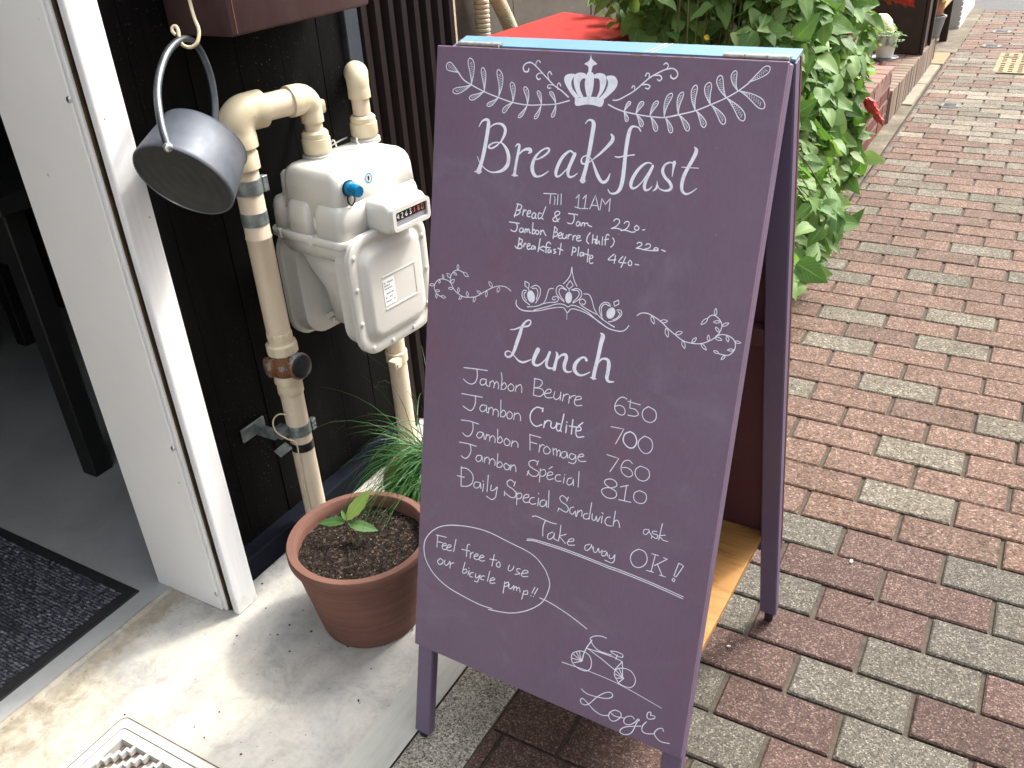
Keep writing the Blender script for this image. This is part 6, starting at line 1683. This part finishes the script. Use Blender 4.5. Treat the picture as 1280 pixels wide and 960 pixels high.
cab = thing('red_cabinet', 'bright red metal cabinet with sloping flat top standing behind the menu board', 'cabinet', (-1.595, 1.60, 0), R(-2))
bm = NB(); v = [bm.verts.new(p) for p in ((-.19, -.40, 0), (.175, -.40, 0), (.175, .41, 0), (-.19, .41, 0), (-.19, -.40, .745), (.175, -.40, .712), (.175, .41, .712), (-.19, .41, .745))]
for f in ((0, 3, 2, 1), (4, 5, 6, 7), (0, 1, 5, 4), (1, 2, 6, 5), (2, 3, 7, 6), (3, 0, 4, 7)): bm.faces.new([v[k] for k in f])
fixn(bm); bmesh.ops.bevel(bm, geom=bm.edges[:], offset=.004, segments=2, affect='EDGES'); obj('body', bm, MAT['redcab'], cab, smooth=True)
bm = NB(); v = [bm.verts.new(p) for p in ((-.20, -.41, .748), (.185, -.41, .714), (.185, .42, .714), (-.20, .42, .748), (-.20, -.41, .760), (.185, -.41, .726), (.185, .42, .726), (-.20, .42, .760))]
for f in ((0, 3, 2, 1), (4, 5, 6, 7), (0, 1, 5, 4), (1, 2, 6, 5), (2, 3, 7, 6), (3, 0, 4, 7)): bm.faces.new([v[k] for k in f])
fixn(bm); bmesh.ops.bevel(bm, geom=bm.edges[:], offset=.002, segments=1, affect='EDGES'); obj('lid', bm, MAT['redcab'], cab, smooth=True)
bm = NB(); box(bm, .174, .183, -.36, .37, .05, .675, bev=.003, seg=1); o = obj('door', bm, MAT['redcab'], cab, smooth=True)
bm = NB(); box(bm, .183, .195, .26, .29, .36, .46, bev=.003, seg=1); obj('handle', bm, MAT['handle'], o)

# ================================================================ BRICK PLANTER
pln = thing('brick_planter', 'dark red brick planter wall with brick coping along the path under the bush', 'planter', (-0.72, 1.0, 0))
r3 = random.Random(4)
def bricks_face(x, y0, y1, z0, courses, bh, bl, mat, parent, depth=.09, name='brick', off=1.0, mort=True):
    cache = {}
    for c in range(courses):
        z = z0+c*bh; y = y0-(bl*.5 if c % 2 else 0)
        while y < y1:
            a, b_ = max(y, y0), min(y+bl, y1)
            if b_-a > .02:
                L = b_-a-.008; bm = NB(); key = round(L, 3)
                if key not in cache:
                    box(bm, -depth, 0, -L/2, L/2, 0, bh-.009, bev=.003, seg=1); me = bpy.data.meshes.new(name); bm.to_mesh(me); me.materials.append(mat); cache[key] = me
                bm.free()
                inst(name, cache[key], (x+.72+r3.uniform(-.0015, .0015), (a+b_)/2-1.0, z+.005), (0, 0, r3.uniform(-.006, .006)), (1, 1, 1), parent)
            y += bl
bricks_face(-.712, 1.0, 3.62, -.01, 3, .070, .215, MAT['brick'], pln)
bricks_face(-.712, 1.0, 3.62, .20, 1, .068, .215, MAT['brickcap'], pln, .115)
bm = NB(); box(bm, -.10, .0045, 0.0, 2.618, -.02, .262); obj('mortar_bed', bm, MAT['mortar'], pln)
# coping bricks laid across
cache = None
bm = NB(); box(bm, -.115, .115, -.050, .050, 0, .030, bev=.003, seg=1); cop = bpy.data.meshes.new('coping_brick'); bm.to_mesh(cop); bm.free(); cop.materials.append(MAT['brickcap'])
y = 1.05
while y < 3.60: inst('coping_brick', cop, (-.105, y-1.0, .263), (0, r3.uniform(-.01, .01), r3.uniform(-.01, .01)), (1, .97, 1), pln); y += .105
bm = NB(); box(bm, -.55, -.22, .05, 2.55, 0, .25); obj('soil_fill', bm, MAT['soil'], pln)
pl2 = thing('low_brick_planter', 'lower brick ledge with upright tan bricks running on from the red planter', 'planter', (-0.70, 3.64, 0))
bm = NB(); box(bm, -.085, 0, -.0325, .0325, 0, .168, bev=.003, seg=1); sol = bpy.data.meshes.new('soldier_brick'); bm.to_mesh(sol); bm.free(); sol.materials.append(MAT['bricktan'])
y = 3.66
while y < 5.25: inst('soldier_brick', sol, (r3.uniform(-.002, .002), y-3.64, .0), (0, 0, r3.uniform(-.01, .01)), (1, 1, 1), pl2); y += .073
bm = NB(); box(bm, -.07, -.006, -.02, 1.60, -.02, .160); obj('mortar_bed', bm, MAT['mortar'], pl2)
bm = NB(); box(bm, -.12, .12, -.050, .050, 0, .012, bev=.003, seg=1); lt = bpy.data.meshes.new('ledge_brick'); bm.to_mesh(lt); bm.free(); lt.materials.append(MAT['brickcap'])
y = 3.68
while y < 5.22: inst('ledge_brick', lt, (-.205, y-3.64, .158), (0, 0, r3.uniform(-.01, .01)), (1, .97, 1), pl2); y += .107
bm = NB(); box(bm, -.42, -.088, -.02, 1.60, 0, .157); obj('fill', bm, MAT['mortar'], pl2)
pl3 = thing('brick_block', 'short raised dark brick block at the end of the planter under the white pot', 'planter', (-0.95, 3.75, 0))
bm = NB(); box(bm, -.20, .135, -.12, .22, 0, .262); obj('core', bm, MAT['mortar'], pl3)
for c in range(4):
    for k in range(2):
        y0 = -.12+(k*.17) ; bm = NB(); box(bm, .136, .150, y0+.004, y0+.166, .004+c*.066, .062+c*.066, bev=.003, seg=1); obj('brick', bm, MAT['brick'], pl3)
for k in range(3): bm = NB(); box(bm, -.20, .152, -.12+k*.113+.003, -.12+k*.113+.110, .2625, .290, bev=.003, seg=1); obj('coping_brick', bm, MAT['brickcap'], pl3)

# ---- bush
bush = thing('flowering_bush', 'big leafy green bush with red shrimp-like flowers spilling over the brick planter', 'bush', (-0.95, 2.0, 0.2))
BO = Vector((-0.95, 2.0, 0.2)); r4 = random.Random(12)
LM = [leafmesh('leaf', 1, r4.uniform(.60, .74), r4.uniform(.1, .45), r4.uniform(.05, .45), r4.uniform(.60, .72), .03, r4.uniform(0, .25), MAT['leaf']) for k in range(8)]
tips = [Vector(tuple(int(a)/1000 for a in s.split(','))) for s in BUSH.split()]
leaves = []
bm = NB()
for tp in tips:
    yb = min(max(tp.y+r4.uniform(-.25, .35), 1.15), 3.3); rt_ = Vector((r4.uniform(-1.05, -.86), yb, .24))
    if tp.x < -1.1: rt_.x = -1.0
    rise = Vector((rt_.x*.5+tp.x*.5, rt_.y*.5+tp.y*.5, max(rt_.z, tp.z)+.14+.1*r4.random()))
    tube(bm, [Vector(p)-BO for p in crom([tuple(rt_), tuple(rise), tuple(tp)], 5)], [.0030, .0029, .0028, .0027, .0026, .0024, .0022, .0020, .0018, .0015, .0012], 6)
    axis = (tp-rise).normalized()*.5+Vector((r4.uniform(-.4, .7), r4.uniform(-.9, .2), r4.uniform(.2, .9))); axis.normalize()
    s = axis.orthogonal().normalized(); nl = r4.choice((4, 5, 6, 7)); a0 = r4.uniform(0, 6.28)
    for k in range(nl):
        a = a0+k*math.pi*.5+(math.pi*.25 if k >= 4 else 0); lat = s*math.cos(a)+axis.cross(s)*math.sin(a)
        el = r4.uniform(-.1, .5) if k < 4 else r4.uniform(.5, 1.1)
        d = (lat*math.cos(el)+axis*math.sin(el)); d.z -= r4.uniform(.1, .55); d.normalize()
        size = r4.uniform(.066, .105)*(1 if k < 4 else .65); pp = tp-axis*r4.uniform(0, .03)+d*.006
        leaves.append((pp, d, (axis+Vector((0, 0, .5))).normalized(), size, r4.randrange(8)))
    for k in range(4):   # loose leaves in front of the tuft, towards the street and the light
        pp = tp+Vector((r4.uniform(-.07, .01), r4.uniform(-.10, .0), r4.uniform(-.05, .05))); a = r4.uniform(R(200), R(380))
        d = Vector((math.cos(a), math.sin(a), r4.uniform(-.9, .1))).normalized(); leaves.append((pp, d, Vector((.3, -.2, 1)).normalized(), r4.uniform(.055, .092), r4.randrange(8)))
    # leaves further down the stem
    for k in range(8):
        t_ = r4.uniform(.2, .95); pp = rise*(1-t_)+tp*t_+Vector((0, 0, -.01)); a = r4.uniform(0, 6.28)
        d = Vector((math.cos(a), math.sin(a), r4.uniform(-.5, .2))).normalized(); leaves.append((pp, d, Vector((0, 0, 1)), r4.uniform(.05, .09), r4.randrange(8)))
fixn(bm); obj('stems', bm, MAT['stem'], bush, smooth='all', kind='stuff')
for k in range(420):     # inner filling leaves
    tp = tips[r4.randrange(len(tips))]; pp = tp+Vector((r4.uniform(-.22, -.04), r4.uniform(.02, .25), r4.uniform(-.20, .05)))
    if pp.z < .28 and pp.x < -.70: continue
    if pp.z < .03: continue
    a = r4.uniform(0, 6.28); leaves.append((pp, Vector((math.cos(a), math.sin(a), r4.uniform(-.6, .2))).normalized(), Vector((0, 0, 1)), r4.uniform(.06, .10), r4.randrange(8)))
for k in range(260):
    pp = Vector((r4.uniform(-1.32, -.80), r4.uniform(1.45, 2.7), r4.uniform(.42, .92))); a = r4.uniform(R(190), R(390))
    leaves.append((pp, Vector((math.cos(a), math.sin(a), r4.uniform(-.7, .2))).normalized(), Vector((.2, -.3, 1)).normalized(), r4.uniform(.06, .10), r4.randrange(8)))
def mleaf(pp, d, up, s):
    y = up.cross(d)
    if y.length < .01: y = Vector((0, 1, 0))
    y.normalize(); z = d.cross(y)
    return Matrix.Translation(pp-BO) @ Matrix(((d.x, y.x, z.x), (d.y, y.y, z.y), (d.z, y.z, z.z))).to_4x4() @ Matrix.Diagonal((s, s, s, 1))
leaves = [l for l in leaves if l[0].z > .03 and not (l[0].x < -1.30 and l[0].z < .78 and 1.15 < l[0].y < 2.05)]
leaves.sort(key=lambda l: (l[0]-CAM).length/l[3])
for pp, d, up, s, mi_ in leaves[:300]:
    o = bpy.data.objects.new('leaf', LM[mi_]); COL.objects.link(o); o.parent = bush; o.matrix_local = mleaf(pp, d, up, s)
V = []; F = []; UV = []
for pp, d, up, s, mi_ in leaves[300:]:
    me = LM[mi_]; M = mleaf(pp, d, up, s); b0 = len(V)
    for v in me.vertices: V.append(tuple(M @ v.co))
    for p in me.polygons:
        F.append(tuple(b0+k for k in p.vertices))
    for i in range(10):
        for c in (-1, -.5, 0, .5, 1): UV.append((i/9, .5+c*.5))
me = bpy.data.meshes.new('leaf_mass'); me.from_pydata(V, [], F); uvl = me.uv_layers.new(name='UVMap')
for lp_ in me.loops: uvl.data[lp_.index].uv = UV[lp_.vertex_index]
me.polygons.foreach_set('use_smooth', [True]*len(F)); me.materials.append(MAT['leaf']); me.update()
o = bpy.data.objects.new('leaf_mass', me); COL.objects.link(o); o.parent = bush; o['kind'] = 'stuff'
# red bract spikes
def bract(p0, p1, w_):
    p0, p1 = Vector(p0), Vector(p1); ax = (p1-p0); L = ax.length; ax.normalize(); s = ax.orthogonal().normalized(); t_ = ax.cross(s); V = []; F = []
    n = 9
    for i in range(n):
        for k in range(4):
            a = k*math.pi/2+i*.6; c = p0-BO+ax*L*i/n; rr_ = w_*(1-.4*i/n)*r4.uniform(.75, 1.2); out = s*math.cos(a)+t_*math.sin(a); sd = ax.cross(out); b0 = len(V)
            for q_ in (c+sd*rr_*.3, c-sd*rr_*.3, c+out*rr_*.7+ax*L*.13-sd*rr_*.5, c+out*rr_*1.15+ax*L*.34, c+out*rr_*.7+ax*L*.13+sd*rr_*.5): V.append(tuple(q_))
            F += [(b0, b0+1, b0+2), (b0, b0+2, b0+4), (b0+4, b0+2, b0+3)]
    o = pydata('flower_spike', V, F, MAT['redbract'], bush)
bract((-.625, 2.38, .405), (-.600, 2.60, .275), .022); bract((-.70, 2.06, .735), (-.665, 2.12, .675), .017); bract((-.73, 2.05, .74), (-.72, 2.09, .69), .014)
bract((-.640, 2.45, .800), (-.560, 2.60, .745), .036)
for p in ((-.95, 1.35, .795), (-.70, 2.30, .55), (-.66, 2.55, .50), (-.80, 1.9, .74), (-.68, 2.1, .30)):
    bm = NB(); bmesh.ops.create_icosphere(bm, subdivisions=1, radius=.010)
    for v in bm.verts: v.co = v.co*(1+.4*noise.noise(v.co*90))+Vector(p)-BO
    obj('yellow_flower', bm, MAT['yellow'], bush)
# weeds in the gutter
V = []; F = []; r5 = random.Random(8)
for k in range(420):
    y = r5.gauss(2.35, .35); x = -.70+r5.uniform(-.01, .05)*(1 if y > 1.9 else 1.5); z = r5.uniform(.0, .035); a = r5.uniform(0, 6.28); s = r5.uniform(.004, .011); b0 = len(V)
    for u, v in ((0, 0), (.5, .35), (1, 0), (.5, -.35)): V.append((x+s*(u*math.cos(a)-v*math.sin(a)), y+s*(u*math.sin(a)+v*math.cos(a)), z+s*.4*u))
    F.append((b0, b0+1, b0+2, b0+3))
me = bpy.data.meshes.new('weeds'); me.from_pydata(V, [], F); uvl = me.uv_layers.new(name='UVMap'); me.materials.append(MAT['paleplant'])
o = bpy.data.objects.new('weeds', me); COL.objects.link(o); o['kind'] = 'stuff'; tag(o, 'fine yellow-green weeds growing in the gutter at the foot of the brick planter', 'weeds')
V = []; F = []
for k in range(90):
    x, y = r5.gauss(-.60, .05), r5.gauss(1.75, .25); a = r5.uniform(0, 6.28); s = r5.uniform(.006, .014); b0 = len(V)
    for u, v, z in ((0, 0, 0), (.5, .3, .4), (1, 0, .1), (.5, -.3, .3)): V.append((x+s*(u*math.cos(a)-v*math.sin(a)), y+s*(u*math.sin(a)+v*math.cos(a)), .004+s*z))
    F.append((b0, b0+1, b0+2, b0+3))
pydata('leaf_litter', V, F, MAT['bamboo'], kind='stuff')

# ---- things beyond the bush
WPO = (-0.79, 3.80, .2905)
wp_ = thing('white_pot', 'small white plastic pot with trailing greenery standing on a dark saucer', 'flower pot', WPO)
bm = NB(); rg = lathe(bm, [(.040, .012), (.042, .014), (.056, .115), (.060, .117), (.060, .126), (.054, .126), (.050, .10)], 28); capring(bm, rg[0], True); capring(bm, rg[-1]); fixn(bm); obj('pot', bm, MAT['whiteplastic'], wp_, smooth=True)
bm = NB(); rg = lathe(bm, [(.050, 0), (.066, .003), (.072, .012), (.069, .012), (.060, .005)], 28); capring(bm, rg[0], True); capring(bm, rg[-1]); fixn(bm); o = tag(obj('saucer', bm, MAT['greyplastic'], smooth=True), 'dark grey plastic saucer under the small white pot', 'saucer'); o.location = WPO
def tuft(parent, name, n, r_, h, size, mat, seed, z0=0.1, droop=.3):
    rr_ = random.Random(seed); V = []; F = []; UV = []
    for k in range(n):
        a = rr_.uniform(0, 6.28); q_ = math.sqrt(rr_.random())*r_; c = Vector((q_*math.cos(a), q_*math.sin(a), z0+rr_.uniform(0, h)*(1-.5*q_/r_)-droop*q_)); b0 = len(V)
        a2 = rr_.uniform(0, 6.28); d = Vector((math.cos(a2), math.sin(a2), rr_.uniform(-.5, .6))).normalized(); s = d.cross(Vector((0, 0, 1))).normalized(); L = size*rr_.uniform(.6, 1.2)
        for u, v in ((0, 0), (.35, .28), (.7, .22), (1, 0), (.7, -.22), (.35, -.28)): V.append(tuple(c+d*L*u+s*L*v+Vector((0, 0, -L*u*u*.3)))); UV.append((u, .5+v))
        F.append(tuple(range(b0, b0+6)))
    me = bpy.data.meshes.new(name); me.from_pydata(V, [], F); uvl = me.uv_layers.new(name='UVMap')
    for lp_ in me.loops: uvl.data[lp_.index].uv = UV[lp_.vertex_index]
    me.materials.append(mat); o = bpy.data.objects.new(name, me); COL.objects.link(o); o.parent = parent; o['kind'] = 'stuff'
tuft(wp_, 'foliage', 130, .085, .10, .035, MAT['leaf'], 3, .10)
cbv = thing('stone_vase', 'rounded cream stone vase partly hidden behind the white pot', 'vase', (-.86, 4.02, .2905))
bm = NB(); rg = lathe(bm, [(.03, 0), (.055, .02), (.072, .07), (.070, .12), (.05, .165), (.030, .185), (.024, .19)], 28); capring(bm, rg[0], True); capring(bm, rg[-1]); fixn(bm); obj('body', bm, MAT['creamball'], cbv, smooth=True)
bx = thing('brown_planter_box', 'tall dark brown wooden box standing on the low brick ledge beyond the bush', 'planter box', (-.86, 4.80, .1705))
bm = NB(); box(bm, -.18, .145, -.19, .16, .0, .60, bev=.004, seg=1); obj('panel', bm, MAT['darkwood'], bx)
bm = NB(); box(bm, .147, .165, -.20, -.16, .0, .604, bev=.003, seg=1); obj('corner_post', bm, MAT['darkwood'], bx)
bm = NB(); box(bm, .147, .165, .13, .17, .0, .604, bev=.003, seg=1); obj('corner_post', bm, MAT['darkwood'], bx)
bm = NB(); box(bm, -.19, .17, -.20, .17, .605, .63, bev=.003, seg=1); obj('rim', bm, MAT['darkwood'], bx)
gb = thing('grey_bucket', 'grey plastic bucket standing behind the dark brown box', 'bucket', (-.745, 5.24, .1705))
bm = NB(); rg = lathe(bm, [(.060, 0), (.062, .003), (.082, .118), (.088, .120), (.088, .130), (.078, .130), (.07, .1)], 28); capring(bm, rg[0], True); capring(bm, rg[-1]); fixn(bm); obj('bucket', bm, MAT['greyplastic'], gb, smooth=True)
tp_ = thing('flower_pot', 'pale orange terracotta pot with yellow-green plant set above the grey bucket', 'flower pot', (-.745, 5.24, .3055))
bm = NB(); rg = lathe(bm, [(.055, 0), (.058, .003), (.072, .095), (.083, .097), (.083, .130), (.074, .130), (.068, .10)], 28); capring(bm, rg[0], True); capring(bm, rg[-1]); fixn(bm); obj('clay_pot', bm, MAT['terra2'], tp_, smooth=True)
tuft(tp_, 'foliage', 160, .10, .09, .045, MAT['paleplant'], 5, .12)
ws = thing('wooden_stand', 'orange-brown slatted wooden plant stand with a dark leg beyond the brown box', 'stand', (-.74, 5.75, 0.0))
for k in range(3): bm = NB(); box(bm, -.24+k*.10, -.165+k*.10, -.42, .35, .300, .320, bev=.003, seg=1); obj('slat', bm, MAT['midwood'], ws)
for yy in (-.40, .30):
    bm = NB(); box(bm, -.02, .03, yy, yy+.05, .004, .298, bev=.003, seg=1); obj('leg', bm, MAT['darkwood'], ws)
    bm = NB(); box(bm, -.24, -.19, yy, yy+.05, .004, .298, bev=.003, seg=1); obj('leg', bm, MAT['darkwood'], ws)
bf = thing('bamboo_fence', 'grey weathered bamboo screen between the wooden stand and the white wall', 'fence', (-.76, 6.35, 0))
for k in range(6): 
    bm = NB(); tube(bm, [(-.02+.012*k*0, -.12+k*.045, .0), (-.02, -.12+k*.045, .75)], .017, 10); obj('cane', bm, MAT['bamboo'], bf, smooth=True)
for z in (.15, .38, .60): bm = NB(); box(bm, -.0, .012, -.14, .13, z, z+.03, bev=.002, seg=1); obj('rail', bm, MAT['bamboo'], bf)
wt = thing('white_slatted_wall', 'white painted wall with fine slanting siding lines beyond the plants', 'wall', (-.70, 6.62, 0))
bm = NB(); box(bm, -.30, 0, .0, 1.2, .0, 2.2); obj('wall_body', bm, MAT['whitewall'], wt)
for k in range(26): 
    z = .05+k*.036; bm = NB(); M = Matrix.Translation((.004, .6, z)) @ Matrix.Rotation(R(8), 4, 'X'); box(bm, -.004, .006, -.60, .60, -.013, .013, M=M); obj('siding_strip', bm, MAT['whitewall'], wt)
fw_ = thing('far_building', 'plain weathered building wall further up the left side of the street', 'building', (-1.2, 9.0, 0))
bm = NB(); box(bm, -3, .0, -1.05, 14, 0, 4.5); obj('wall', bm, MAT['oldwall'], fw_)
bm = NB(); box(bm, -.02, .08, -1.0, 14, 2.4, 2.5); obj('ledge', bm, MAT['whitewall'], fw_)
op_ = thing('opposite_building', 'plain rendered building front across the street', 'building', (4.2, 0, 0))
bm = NB(); box(bm, 0, 3, -9, 7.5, 0, 6.2); obj('wall', bm, MAT['render'], op_)
for k in range(5):
    bm = NB(); box(bm, -.03, .0, -7.4+k*3, -6.0+k*3, 3.4, 4.7); o = obj('window', bm, MAT['whitewall'], op_)
    bm = NB(); box(bm, -.035, -.0305, -7.32+k*3, -6.08+k*3, 3.48, 4.62); obj('pane', bm, MAT['navy'], o)
up_ = thing('upper_storey', 'plain upper storey above the shop', 'building', (-1.6, 0, 2.72))
bm = NB(); box(bm, -3.0, .295, -9, 8.0, 0, 3.4); obj('wall', bm, MAT['render'], up_)
